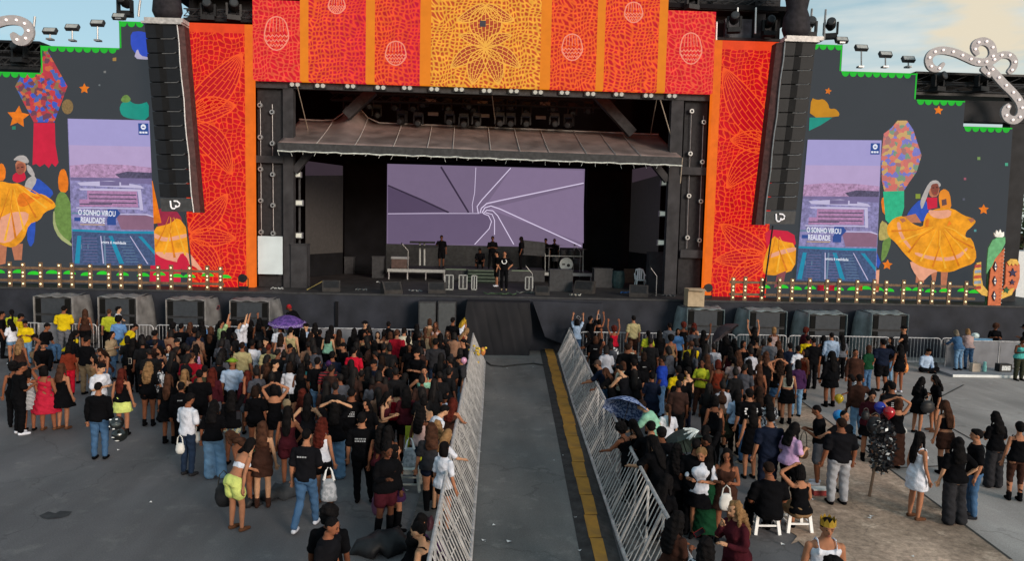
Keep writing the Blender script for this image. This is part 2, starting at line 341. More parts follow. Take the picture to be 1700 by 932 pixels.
for a, c in (((1329, 666), (1376, 701)), ((1376, 701), (1475, 779)), ((1475, 779), (1679, 931)), ((1542, 691), (1760, 812)), ((1475, 779), (1720, 768)), ((1600, 640), (1475, 705))):
    A, B_ = PZ(*a), PZ(*c); d = (B_-A).normalized(); nn = Vector((-d.y, d.x, 0))*.025
    J.add([p+Vector((0, 0, .014)) for p in (A+nn, B_+nn, B_-nn, A-nn)], [(0, 1, 2, 3)])
tag(obj('pavement_joints', J, mj), 'dark joints between the concrete slabs', None, None, 'structure')
# yellow cable ramp blocks along the lane
M_yel = mat('yellow_rubber', (.42, .21, .035), .8, noise=.25, nscale=5, two=(.26, .14, .04)); M_blk = mat('black_rubber', (.035, .034, .034), .8, noise=.3)
def lerp(a, b, t): return a+(b-a)*t
yl = [PZ(903, 577), PZ(932, 700), PZ(985, 932), PZ(1015, 1060)]; yr = [PZ(917, 577), PZ(953, 700), PZ(1008, 932), PZ(1040, 1060)]
K = MB()
def curve3(P, y):
    for i in range(len(P)-1):
        if P[i].y >= y >= P[i+1].y or i == len(P)-2:
            t = (P[i].y-y)/(P[i].y-P[i+1].y); return P[i].x+(P[i+1].x-P[i].x)*t
y = 30.6; ci = 0
first = None
while y > 8.6:
    y2 = y-.98; xa, xb, xc, xd = curve3(yl, y), curve3(yr, y), curve3(yr, y2), curve3(yl, y2)
    t = thing('cable_ramp', ((xa+xb)/2, y2, 0), 'yellow topped black rubber cable ramp block, %s in the row counted from the stage' % (['first','second','third','fourth','fifth','sixth','seventh','eighth','ninth','tenth','eleventh','twelfth','thirteenth','fourteenth','fifteenth','sixteenth','seventeenth','eighteenth','nineteenth','twentieth','twenty first','twenty second','twenty third','twenty fourth'][ci]), 'cable ramp', 'yellow cable ramp blocks along the lane')
    b0 = MB(); b0.add([(xa-.20, y, .01), (xb+.22, y, .01), (xc+.22, y2, .01), (xd-.20, y2, .01), (xa, y, .07), (xb, y, .07), (xc, y2, .07), (xd, y2, .07)], [(4, 5, 6, 7), (0, 4, 7, 3), (1, 2, 6, 5), (0, 1, 5, 4), (3, 7, 6, 2)])
    obj('base', b0, M_blk, t)
    jx = .012*((ci*7) % 3-1)
    b1 = MB(); b1.prism([(xa+.01+jx, y-.02, .074), (xb-.01+jx, y-.03, .074), (xc-.01+jx, y2+.02, .074), (xd+.01+jx, y2+.01, .074)], (0, 0, .012)); obj('lid', b1, M_yel, t)
    y = y2; ci += 1
# oil stain on the left asphalt and litter
st = MB(); st.flat([PZ(u, v, .008) for u, v in ((65, 857), (80, 850), (92, 853), (100, 849), (120, 850), (114, 857), (100, 861), (80, 863), (70, 861))])
tag(obj('oil_stain', st, mat('stain', (.035, .035, .038), noise=.2)), 'dark oil stain on the asphalt', None, None, 'structure')
M_paper = mat('litter', (.6, .6, .6), noise=.1)
lt = [(798, 751), (820, 873), (803, 898), (1014, 915), (920, 765), (806, 901), (690, 849), (700, 880), (705, 862), (676, 815), (660, 830), (845, 900), (935, 757), (941, 775), (955, 860), (197, 748), (250, 835), (885, 610), (842, 612), (962, 915), (1350, 830), (1443, 861), (1560, 735), (1480, 760), (1447, 858), (1300, 905), (1515, 925)]
lm = MB()
for u, v in lt:
    p = PZ(u, v, .02); s = random.uniform(.015, .045); a = random.random()*3
    lm.add([p+Vector((s*math.cos(a+k*1.57)*(1+.5*(k % 2)), s*math.sin(a+k*1.57), .02*(k % 2))) for k in range(4)], [(0, 1, 2, 3)])
tag(obj('litter', lm, M_paper), 'small scraps of white litter on the ground', 'litter', None, 'stuff')

# ================================================================== stage
YS, YL, ZD = 30.2, 32.0, 2.28
M_skirt = mat('stage_cloth', (.020, .022, .030), .75, noise=.25, nscale=1.2, bump=.3, bscale=2.5)
M_deck = mat('stage_deck', (.032, .030, .031), .6, noise=.35, nscale=2.0)
M_black = mat('black_drape', (.005, .005, .0065), .95, noise=.3, nscale=1.5, bump=.2, bscale=3)
M_dk = mat('black_metal', (.018, .018, .020), .5, metal=.3, noise=.2)
M_dk2 = mat('dark_grey_plastic', (.035, .036, .04), .6, noise=.2)
M_grey = mat('dull_aluminium', (.28, .28, .29), .45, metal=.6, noise=.15)
M_galv = mat('galvanised_steel', (.42, .41, .42), .5, metal=.35, noise=.25, nscale=14)
M_white = mat('white_plastic', (.82, .83, .84), .45, noise=.05)
M_lamp = mat('lamp_glass', (.7, .7, .65), .3, noise=0, emis='#fff4cf', estr=1.6)
st = thing('stage', (0, YS, 0), 'black draped concert stage with a wide deck', 'stage')
b = MB(); b.box((-26, YS+.02, ZD-.12), (26.5, 46, ZD)); obj('deck', b, M_deck, st)
b = MB(); seg = 180; xs = [-26+52.5*i/seg for i in range(seg+1)]
def wav(x, z): return .03*math.sin(x*2.1)*(1-z/ZD)+.02*math.sin(x*5.3+1)*(1-z/ZD)
vs = []; zz = [0, .5, 1.1, 1.7, ZD+.005]
for x in xs: vs += [Vector((x, YS-.02+wav(x, z)*1.0, z)) for z in zz]
b.add(vs, [(i*5+k, (i+1)*5+k, (i+1)*5+k+1, i*5+k+1) for i in range(seg) for k in range(4)]); obj('skirt', b, M_skirt, st, smooth=True)
b = MB(); b.box((-26, YS-.06, ZD-.05), (26.5, YS+.02, ZD+.02)); obj('deck_edge', b, M_dk2, st)
# dark fabric panels on the skirt seams
for x in (-6.1, -.9+5.05, 9.6, -11.7):
    b = MB(); b.box((x-.06, YS-.12, .9), (x+.06, YS-.05, 1.95)); obj('seam_strap', b, M_black, st)
# bulky black covered block at the head of the lane
b = MB(); L0, R0 = PY(775, 500, 29.2).x, PY(882, 500, 29.2).x
rs = []
for i in range(13):
    t = i/12; z = .02+2.1*t
    bul = .10*math.sin(t*9)+.06*math.sin(t*17+1); rs.append((((L0+R0)/2, 29.65, z), ((R0-L0)/2+bul*.6, 0, 0), (0, .55+bul, 0)))
vs2 = []

vs = []; nu_, nv_ = 36, 12
for j in range(nv_+1):
    z = 2.16*(1-j/nv_)
    for i in range(nu_+1):
        x = L0+(R0-L0)*i/nu_; e = min(1, 6*min(i/nu_, 1-i/nu_)); vs.append(Vector((x+.05*math.sin(z*3+i), 29.15-.03*math.sin(i*.25+j*.35)*e-.008*math.sin(i*1.3-j*.8)-.12*(1-z/2.16), z)))
b.add(vs, [(j*(nu_+1)+i, (j+1)*(nu_+1)+i, (j+1)*(nu_+1)+i+1, j*(nu_+1)+i+1) for j in range(nv_) for i in range(nu_)])
b.add([(L0+.02, 29.17, 2.15), (R0-.02, 29.17, 2.15), (R0-.02, 30.1, 2.16), (L0+.02, 30.1, 2.16)], [(0, 1, 2, 3)])
for xx in (L0+.02, R0-.02): b.add([(xx, 29.17, 0), (xx, 30.1, 0), (xx, 30.1, 2.15), (xx, 29.17, 2.15)], [(0, 1, 2, 3)])
solo('covered_block', b, mat('black_tarp', (.013, .013, .016), .75, noise=.15, nscale=1, bump=.2, bscale=3), ((L0+R0)/2, 29.6, 0), 'bulky black tarpaulin covered block at the stage end of the lane', 'covered block', smooth=True)
b = MB(); A = [PY(884, 500, 29.5), PY(1000, 505, 29.5), PY(1010, 560, 29.5), PY(935, 572, 29.5), PY(905, 560, 29.5)]
b.prism(A, (0, .35, 0)); solo('sagging_drape', b, M_skirt, (A[0].x, 29.5, 0), 'black cloth drape sagging over the stage front right of the covered block', 'drape')

# ---- portal: LED towers, header, wing walls
def PL(pts, y): return [PY(u, v, y) for u, v in pts]
PX = lambda u, v=300: PY(u, v, YL).x
PZ_ = lambda u, v: PY(u, v, YL).z
xl0, xl1 = -12.95, -10.07; xr0, xr1 = 9.87, 12.72; ztop = 13.55; zin = 11.26
tl = thing('led_tower', (-11.5, YL, ZD), 'tall red LED tower with orange net pattern left of the stage opening', 'LED screen', 'LED towers beside the stage opening')
def c_(u, v): p = PY(u, v, YL); return p.x, p.z
cl = [(*c_(408, 88), 1.5, 7, 1.6), (*c_(310, 192), 2.9, 9, 1.7), (*c_(311, 385), 2.2, 8, 1.6)]
cr_ = [(*c_(1199, 112), 1.5, 7, 1.6), (*c_(1290, 232), 2.9, 9, 1.7), (*c_(1276, 422), 2.2, 8, 1.6)]
b = MB(); b.box((xl0, YL, ZD), (xl1-.34, YL+.35, ztop)); obj('screen', b, netled('net_tower_left', '#d20e20', '#ff5622', 4.8, .08, ()), tl)
b = MB(); b.box((xl1-.34, YL, ZD), (xl1, YL+.35, ztop)); obj('border', b, led('#f4701c'), tl); b = MB(); b.box((xl0, YL-.006, ztop-.38), (xl1-.34, YL-.001, ztop)); obj('top_band', b, led('#f04a20'), tl)
tr = thing('led_tower', (11.3, YL, ZD), 'tall red LED tower with orange net pattern right of the stage opening', 'LED screen', 'LED towers beside the stage opening')
b = MB(); b.box((xr0+.34, YL, ZD), (xr1, YL+.35, ztop)); obj('screen', b, netled('net_tower_right', '#d20e20', '#ff5622', 4.8, .08, ()), tr)
b = MB(); b.box((xr0, YL, ZD), (xr0+.34, YL+.35, ztop)); obj('border', b, led('#f4701c'), tr); b = MB(); b.box((xr0+.34, YL-.006, ztop-.38), (xr1, YL-.001, ztop)); obj('top_band', b, led('#f04a20'), tr)
hd = thing('led_header', (0, YL, zin), 'wide LED header of red, orange and yellow net panels above the stage opening', 'LED screen')
def hx(u): return PY(u, 100, YL).x
segs = [(420, 498, 'p', '#e01a30', '#fa5a3c', 14.6), (498, 512, 'd', '', '', 17), (512, 607, 'p', '#cc1c34', '#ff6428', 17), (607, 622, 'd', '', '', 17), (622, 697, 'p', '#cc2428', '#ff6628', 17), (697, 715, 'd', '', '', 17.5),
        (715, 897, 'c', '#c8502a', '#ffb03c', 17.5), (897, 914, 'd', '', '', 17.5), (914, 990, 'p', '#cc2428', '#ff6628', 17), (990, 1003, 'd', '', '', 17), (1003, 1092, 'p', '#d01c2e', '#ff6428', 17), (1092, 1106, 'd', '', '', 17), (1106, 1181, 'p', '#e01a30', '#fa5a3c', 14.75)]
ys = YL+.0
for i, (u0, u1, k, ca, cb, zt) in enumerate(segs):
    x0 = hx(u0) if i else xl1+.003; x1 = hx(u1) if i < len(segs)-1 else xr0-.003
    b = MB(); b.box((x0, ys, zin), (x1-.002, ys+.35, zt))
    if k == 'd': obj('orange_strip', b, led('#f0861e', .08), hd)
    elif k == 'c':
        c0 = c_(806, 8); c1 = c_(806, 92); c2 = c_(850, 12)
        cc = [(c0[0], c0[1], 1.9, 8, 1.5), (c_(806, 74)[0], c_(806, 74)[1], 1.4, 7, 1.5)]
        o = obj('centre_panel', b, netled('net_centre', ca, cb, 5.6, .17, ()), hd)
    else:
        gx = dict(x0=x0, x1=x1)
        left = u0 < 800
        mm = netled('net_panel_%d' % u0, ca, cb, 5.6, .16, (), cell2=('#d0103c' if left else ca), line2=('#f4402e' if left else cb), **gx) if 500 < u0 < 1100 else netled('net_panel_%d' % u0, ca, cb, 5.4, .12, ())
        o = obj('net_panel', b, mm, hd)
# big flower petals drawn in the net of the towers and the centre panel
def petal(parent, B, T, wd, nv, cf, cl_, lw=.05, bend=0.0):
    bx, by = B; tx, ty = T; dx, dy = tx-bx, ty-by; L_ = math.hypot(dx, dy); nx_, ny_ = -dy/L_, dx/L_
    def pt(s, k):      # s along the petal, k across -1..1
        wv_ = wd*(math.sin(math.pi*min(1, s)**.8)**.75); bb = bend*math.sin(math.pi*s)
        return (bx+dx*s+nx_*(wv_*k+bb), by+dy*s+ny_*(wv_*k+bb))
    b = MB(); b.cur = 0; out = [pt(i/14, 1) for i in range(15)]+[pt(i/14, -1) for i in range(13, 0, -1)]; b.flat([PY(u, v, YL-.003) for u, v in out]); b.cur = 1
    for j in range(nv): k = -1+2*j/(nv-1); b.ribbon([pt(i/14, k) for i in range(15)], YL-.006-.0002*j, lw if abs(k) > .99 else lw*.62)
    for r_ in range(2, 13):
        for j in range(nv-1): 
            if (r_+j) % 2: k0, k1 = -1+2*j/(nv-1), -1+2*(j+1)/(nv-1); s = r_/14+.02*math.sin(j*5+r_*3); b.ribbon([pt(s, k0), pt(s+.012, k1)], YL-.0095, lw*.55)
    obj('petal_drawing', b, [cf, cl_], parent)
cf, cl_ = led('#c80c20', .12), led('#ff5c24', .1)
for a in (((312, 190), (402, 88), 26, 8, 8), ((313, 196), (392, 175), 20, 7, -6), ((313, 202), (385, 290), 22, 7, -10), ((314, 386), (378, 322), 17, 6, 6), ((315, 392), (392, 396), 15, 6, 0), ((316, 398), (366, 460), 15, 6, -6)): petal(tl, a[0], a[1], a[2], a[3], cf, cl_, .055, a[4])
for a in (((1284, 236), (1201, 112), 27, 8, -8), ((1283, 244), (1212, 232), 18, 7, 4), ((1282, 252), (1206, 312), 21, 7, 10), ((1271, 418), (1196, 372), 18, 6, -5), ((1270, 426), (1186, 432), 15, 6, 0), ((1268, 434), (1210, 476), 14, 6, 5)): petal(tr, a[0], a[1], a[2], a[3], cf, cl_, .055, a[4])
cf2, cl2 = led('#b84a2c', .15), led('#ffb84a', .1)
for a in (((806, 10), (806, 76), 27, 9, 0), ((806, 76), (762, 58), 9, 4, 3), ((806, 76), (850, 58), 9, 4, -3), ((806, 8), (758, 34), 11, 5, -4), ((806, 8), (854, 34), 11, 5, 4), ((806, 80), (748, 112), 13, 5, 5), ((806, 80), (864, 112), 13, 5, -5), ((806, 80), (784, 140), 15, 6, 5), ((806, 80), (828, 140), 15, 6, -5)): petal(hd, a[0], a[1], a[2], a[3], cf2, cl2, .05, a[4])
# shell shaped line drawings shown on the panels
def shell(u, v, w_, h_, solid=False):
    b = MB(); pts = [(u+w_*math.cos(t)*(1+.05*math.sin(5*t)), v+h_*math.sin(t)) for t in [2*math.pi*k/20 for k in range(21)]]
    b.ribbon(pts, YL-.008, .05)
    for j in range(3):
        vv = v+h_*(.15+.28*j); ww = w_*math.sqrt(max(0, 1-((vv-v)/h_)**2)); b.ribbon([(u-ww+2*ww*q/12, vv+(1.8 if q % 2 else -1.8)) for q in range(13)], YL-.008, .045)
    for q in range(5): b.ribbon([(u-w_*.5+q*w_*.25, v-h_*.9), (u-w_*.6+q*w_*.3, v-h_*.1)], YL-.008, .022)
    obj('shell_drawing', b, led('#ff9a80', .1), hd)
for a in ((459, 55, 20, 28), (657, 88, 17, 20), (950, 78, 17, 22), (1147, 80, 18, 26), (1052, 20, 15, 17), (559, 8, 14, 14)): shell(*a)
b = MB(); p = PY(801.5, 39, YL-.01); b.box((p.x-.13, YL-.012, p.z-.13), (p.x+.13, YL-.006, p.z+.13)); obj('dead_module', b, led('#4a4448'), hd)

# wing walls (stepped, showing a dark grey picture)
WH = '#3c4146'
M_wing = led(WH, .03, .6)
def wing(pts, side, lab):
    t = thing('led_wall', (pts[0][0], YL, ZD), lab, 'LED wall', 'stepped LED walls')
    b = MB(); b.prism([Vector((x, YL+.02, z)) for x, z in pts], (0, .3, 0)); obj('screen', b, M_wing, t); return t
zs = [10.15, 11.27, 12.40, 13.52]
WL = wing([(-26, ZD), (-12.955, ZD), (-12.955, zs[3]), (-15.66, zs[3]), (-15.66, zs[2]), (-18.92, zs[2]), (-18.92, zs[1]), (-23.0, zs[1]), (-23, zs[0]), (-26, zs[0])], -1, 'stepped dark LED wall with balloon, dancers and violet film on the left')
WR = wing([(12.73, ZD), (23.66, ZD), (23.55, zs[0]), (21.27, zs[0]), (21.27, zs[1]), (19.02, zs[1]), (19.02, zs[2]), (15.57, zs[2]), (15.57, zs[3]), (12.73, zs[3])], 1, 'stepped dark LED wall with balloon, dancers and violet film on the right')
for t, runs in ((WL, [(-15.66, -13.0, zs[3]), (-18.92, -15.66, zs[2]), (-23.0, -18.92, zs[1])]), (WR, [(12.75, 15.5, zs[3]), (15.57, 19.0, zs[2]), (19.05, 21.25, zs[1]), (21.3, 23.5, zs[0])])):
    b = MB()
    for x0, x1, z in runs:
        b.box((x0, YL-.012, z-.07), (x1, YL-.005, z-.01)); x = x0+.18
        while x < x1-.1:
            b.flat([Vector((x+.16*math.cos(a), YL-.014, z-.07-.17*math.sin(a))) for a in [math.pi*k/8 for k in range(9)]]); x += .35
    for x, z0, z1 in (((-15.66+.06, zs[2], zs[3]), (-18.92+.03, zs[1], zs[2])) if t is WL else ((15.57-.06, zs[2], zs[3]), (19.02-.06, zs[1], zs[2]))):
        b.box((x-.03, YL-.012, z0), (x+.03, YL-.005, z1))
    obj('green_scallop_border', b, led('#22c032'), t)
    b = MB()   # green bushes at the foot
    xx = -25 if t is WL else 12.6
    while xx < (-10.6 if t is WL else 23):
        z = ZD+.42+.04*math.sin(xx*3); b.flat([Vector((xx+.27*math.cos(a), YL-.10, z+.16*math.sin(a))) for a in [math.pi*k/7 for k in range(8)]]); xx += random.uniform(.5, .9)
    obj('green_bush_row', b, led('#2fd02f'), t)

# artwork: pictures shown on the wing walls
LAY = [0]
def chaikin(P, it=1):
    for _ in range(it): P = [q for i in range(len(P)) for q in ((P[i][0]*.78+P[(i+1) % len(P)][0]*.22, P[i][1]*.78+P[(i+1) % len(P)][1]*.22), (P[i][0]*.22+P[(i+1) % len(P)][0]*.78, P[i][1]*.22+P[(i+1) % len(P)][1]*.78))]
    return P
def art(parent, name, pieces, y0=None):
    """pieces: list of (material, photo polygon); each a flat area of the LED picture, each 3 mm in front of the one before"""
    b = MB(); ms = []
    for m, poly in pieces:
        if m not in ms: ms.append(m)
        b.cur = ms.index(m); LAY[0] = (LAY[0]+1) % 40
        b.flat([PY(u, v, (y0 or YL-.004)-.003*(pieces.index((m, poly))+1)) for u, v in (chaikin(poly) if len(poly) > 4 and name not in ('star_image', 'balloon_image') else poly)])
    return obj(name, b, ms, parent)
def star(u, v, r, rot=0): return [(u+(r if k % 2 == 0 else r*.5)*math.sin(rot+k*math.pi/5), v-(r if k % 2 == 0 else r*.5)*math.cos(rot+k*math.pi/5)) for k in range(10)]
O1, O2, O3, PK, CR = led('#f5a020', .34, 2.2), led('#ee7d1c', .34, 3), led('#ffba3a', .2, 3), led('#f0a888', .15, 4), led('#d42040', .12)
BL, SK, WT, GR, TE = led('#2f55b8', .2, 4), led('#c07858', .2, 6), led('#b8b0ac', .2, 5), led('#6f8f48', .3, 5), led('#1d9584', .12)
FL = patled('flower_cloth', ['#c0203a', '#2a50c0', '#b02838', '#d06030', '#6a3048', '#c82838', '#3a60b0', '#8a6a40'], 6)
FL2 = patled('flower_cloth_bright', ['#2038b0', '#b82028', '#2a44b8', '#c04020', '#b08424', '#802038', '#207050', '#a82838'], 5)
for (u, v, r, k) in ((30, 194, 19, .1), (140, 147, 9, 0)): art(WL, 'star_image', [(O2, star(u, v, r, k))])
for (u, v, r, k) in ((1375, 151, 6, .2), (1558, 183, 8, .1), (1633, 348, 9, 0), (1473, 440, 9, .1)): art(WR, 'star_image', [(O2, star(u, v, r, k))])
art(WL, 'balloon_image', [(FL, [(66, 121), (73, 82), (78, 82), (112, 143), (90, 203), (56, 203), (25, 143), (36, 123)]), (CR, [(56, 204), (91, 204), (92, 240), (97, 270), (92, 277), (86, 271), (81, 279), (74, 272), (66, 277), (60, 272), (54, 274)])])
art(WR, 'balloon_image', [(FL2, [(1480, 212), (1490, 200), (1506, 200), (1516, 215), (1530, 258), (1522, 285), (1508, 305), (1500, 318), (1468, 318), (1464, 300), (1463, 262), (1467, 222)]), (led('#2fb888', .2, 4), [(1466, 318), (1501, 317), (1501, 345), (1496, 362), (1478, 373), (1470, 365)])])
art(WL, 'blue_figure_image', [(led('#3552c4', .12), [(217, 53), (232, 51), (247, 55), (247, 97), (228, 92), (217, 78)]), (led('#b8b0cc'), [(222, 97), (228, 79), (233, 92), (247, 95), (247, 99)])])
art(WL, 'teal_cloud_image', [(TE, [(198, 180), (202, 170), (214, 166), (222, 172), (232, 173), (247, 168), (247, 200), (215, 197), (202, 192)]), (GR, [(200, 166), (205, 158), (212, 157), (218, 165), (213, 170), (204, 170)])])
art(WL, 'gold_confetti_image', [(led('#8a7048', .4, 14), [(106+9*math.cos(a)*1.1+6, 177+13*math.sin(a)) for a in [k*.63 for k in range(10)]])])
art(WR, 'gold_cloud_image', [(led('#c98a1e', .1), [(1344, 195), (1347, 162), (1357, 166), (1367, 164), (1375, 172), (1377, 181), (1387, 180), (1394, 188), (1392, 194)]), (TE, [(1344, 195), (1382, 195), (1362, 208), (1343, 217)])])
# dancing couple, left wall (partly out of the picture) and right wall
art(WL, 'dancers_image', [(BL, [(50, 300), (62, 295), (76, 306), (90, 320), (82, 330), (60, 330), (58, 400), (50, 412), (44, 395)]), (SK, [(18, 405), (24, 432), (36, 432), (38, 405)]), (SK, [(-6, 400), (0, 440), (9, 438), (12, 402)]),
    (WT, [(44, 298), (56, 290), (62, 300), (48, 322), (40, 312)]), (SK, [(25, 268), (40, 266), (45, 280), (37, 292), (27, 288)]), (CR, [(22, 288), (40, 284), (44, 298), (30, 304), (20, 300)]), (WT, [(21, 266), (30, 258), (42, 258), (49, 268), (45, 272), (30, 266)]), (WT, [(44, 272), (52, 277), (59, 292), (52, 292), (45, 284)]),
    (O1, [(-25, 305), (0, 300), (18, 305), (32, 304), (55, 322), (72, 322), (90, 335), (93, 345), (74, 352), (66, 366), (48, 372), (40, 398), (22, 412), (4, 408), (-10, 400), (-25, 410)]), (PK, [(-25, 372), (0, 362), (20, 352), (48, 352), (46, 368), (22, 400), (2, 405), (-10, 395), (-25, 402)]), (O2, [(26, 338), (34, 318), (56, 326), (70, 326), (54, 336), (38, 345)]),
    (O2, [(-5, 275), (4, 270), (10, 282), (8, 300), (-6, 300)])])
GD = [(GR, [(90, 350), (94, 325), (103, 316), (112, 325), (120, 345), (119, 407), (100, 392), (90, 372)]), (O2, [(100, 282), (108, 280), (114, 300), (112, 320), (98, 318), (96, 298)]), (led('#a8b078', .2), [(88, 352), (91, 350), (92, 372), (101, 390), (119, 404), (119, 410), (98, 396), (88, 376)])]
art(WL, 'green_dress_image', GD)
art(WL, 'skirt_image', [(CR, [(252, 412), (300, 430), (300, 470), (248, 470)]), (led('#a03048', .2, 4), [(260, 350), (275, 342), (300, 355), (305, 385), (280, 400), (262, 380)]), (O2, [(248, 300), (253, 300), (268, 370), (252, 372)]), (O1, [(254, 378), (282, 372), (296, 360), (312, 382), (313, 432), (292, 436), (270, 428), (254, 416)]), (PK, [(254, 386), (275, 396), (300, 390), (312, 388), (312, 393), (296, 398), (272, 402), (254, 394)]), (PK, [(254, 418), (285, 420), (313, 418), (330, 440), (345, 462), (320, 440), (300, 437), (270, 430)]), (CR, [(292, 436), (302, 418), (313, 432), (315, 448), (300, 448)])])
art(WR, 'skirt_image', [(CR, [(1270, 380), (1318, 385), (1322, 410), (1290, 425), (1272, 410)]), (O1, [(1268, 430), (1283, 390), (1296, 400), (1322, 405), (1320, 448), (1290, 458), (1266, 456)]), (PK, [(1274, 424), (1300, 414), (1322, 410), (1321, 417), (1300, 422), (1274, 430)]), (led('#8a4a50', .3), [(1290, 456), (1305, 450), (1300, 475), (1285, 478)])])
art(WR, 'dancers_image', [(SK, [(1522, 440), (1533, 442), (1534, 470), (1520, 470)]), (SK, [(1562, 452), (1574, 450), (1570, 486), (1562, 486)]), (SK, [(1545, 448), (1556, 450), (1553, 468), (1548, 468)]), (BL, [(1510, 348), (1528, 330), (1540, 335), (1545, 365), (1500, 372)]), (SK, [(1490, 362), (1520, 355), (1530, 370), (1500, 370)]), (CR, [(1538, 328), (1556, 328), (1556, 345), (1540, 348)]), (SK, [(1541, 312), (1550, 304), (1560, 310), (1558, 326), (1544, 328)]),
    (WT, [(1538, 310), (1546, 300), (1556, 299), (1563, 307), (1558, 312), (1546, 308), (1538, 330), (1530, 350), (1527, 335)]), (led('#f09028'), [(1560, 318), (1568, 313), (1577, 320), (1580, 348), (1562, 350), (1558, 330)]), (led('#6a4a48'), [(1563, 332), (1571, 330), (1572, 340), (1564, 342)]),
    (O1, [(1540, 352), (1560, 345), (1582, 346), (1600, 358), (1614, 362), (1621, 368), (1612, 378), (1604, 384), (1602, 394), (1614, 396), (1622, 425), (1616, 438), (1598, 444), (1580, 452), (1560, 452), (1535, 446), (1516, 436), (1500, 420), (1488, 404), (1474, 392), (1472, 376), (1484, 362), (1500, 358), (1515, 372), (1532, 378), (1534, 365)]),
    (PK, [(1540, 348), (1556, 350), (1580, 348), (1578, 360), (1562, 364), (1546, 360)]), (PK, [(1518, 418), (1545, 426), (1570, 428), (1590, 424), (1606, 410), (1606, 416), (1592, 430), (1570, 434), (1545, 432), (1520, 424)]), (PK, [(1488, 370), (1494, 368), (1498, 390), (1514, 412), (1510, 414), (1494, 394)]), (PK, [(1510, 432), (1530, 444), (1560, 450), (1545, 455), (1530, 470), (1514, 448)]), (O2, [(1536, 378), (1541, 377), (1543, 366), (1540, 362), (1536, 368)]), (O2, [(1572, 376), (1580, 372), (1576, 366)])])
art(WR, 'green_dress_image', [(O2, [(1462, 330), (1472, 325), (1484, 345), (1480, 352), (1466, 358)]), (GR, [(1466, 395), (1480, 392), (1478, 410), (1470, 430), (1462, 436)]), (led('#b8a860', .3, 6), [(1462, 365), (1474, 372), (1480, 392), (1466, 400), (1458, 398)]), (BL, [(1456, 420), (1462, 436), (1458, 446), (1454, 440)]), (PK, [(1452, 450), (1460, 448), (1458, 485), (1450, 485)])])
b_ = [(1625, 263, 2.5, '#7a9a58'), (1671, 273, 2.5, '#4aa888'), (1602, 297, 2, '#a05868'), (1524, 326, 4, '#8a9a38'), (1600, 331, 2, '#585a68'), (1619, 383, 2, '#58989a')]
for u, v, r, c in b_: art(WR, 'confetti_image', [(led(c), [(u-r, v-r), (u+r, v-r), (u+r, v+r), (u-r, v+r)])])
for u, v, r, c in ((190, 98, 3, '#b08848'), (174, 119, 2, '#7a7a78'), (23, 212, 3, '#2f7f68'), (165, 141, 1.5, '#70787a')): art(WL, 'confetti_image', [(led(c), [(u-r, v-r*.7), (u+r, v-r), (u+r, v+r), (u-r, v+r)])])
def folds(parent, w0, hem, cols, yk=-.09):
    '''pleats of a skirt picture: lines fanning from the waist to the hem'''
    for i, (u, v) in enumerate(hem):
        b = MB(); mu, mv = (w0[0]+u)/2+6*math.sin(i*2.1), (w0[1]+v)/2+4*math.cos(i*1.7); b.ribbon([(w0[0]+(u-w0[0])*.15, w0[1]+(v-w0[1])*.15), (mu, mv), (u, v)], YL+yk-.0012*i, [.02, .04, .10]); obj('pleat_image', b, cols[i % len(cols)], parent)
DK = led('#dd7e1c', .3, 4)
folds(WR, (1560, 372), [(1480, 384), (1492, 402), (1508, 420), (1528, 434), (1548, 444), (1570, 446), (1592, 442), (1610, 430), (1616, 412), (1606, 398)], [DK, O3])
folds(WL, (20, 300), [(-10, 390), (8, 400), (26, 396), (40, 384), (60, 362), (78, 346), (88, 338)], [DK, O3])
folds(WL, (285, 350), [(258, 410), (272, 422), (290, 428), (308, 424)], [DK, O3]); folds(WR, (1290, 385), [(1274, 440), (1290, 452), (1306, 450), (1318, 440)], [DK, O3])
art(WR, 'face_image', [(led('#8a4a3c', .1), [(1546, 306), (1557, 304), (1559, 312), (1556, 324), (1549, 325), (1545, 316)]), (led('#2a1a1a', .1), [(1548, 311), (1551, 311), (1551, 312.5), (1548, 312.5)]), (led('#2a1a1a', .1), [(1554, 310.5), (1557, 310.5), (1557, 312), (1554, 312)]), (led('#a83038', .1), [(1550, 320), (1555, 319.5), (1553, 321.5)])], YL-.06)
art(WL, 'face_image', [(led('#9a5644', .1), [(28, 272), (38, 270), (42, 278), (38, 289), (30, 290), (26, 282)]), (led('#2a1a1a', .1), [(28, 278), (32, 277.5), (32, 279), (28, 279.5)]), (led('#2a1a1a', .1), [(35, 277), (39, 276.5), (39, 278), (35, 278.5)]), (led('#a83038', .1), [(30, 286), (35, 285.5), (33, 287.5)])], YL-.06)
for cx, cy in ((1498, 366), (1612, 366)): art(WR, 'hand_image', [(led('#b87050', .15), [(cx-5, cy-2), (cx+3, cy-4), (cx+6, cy+1), (cx, cy+4)])], YL-.06)
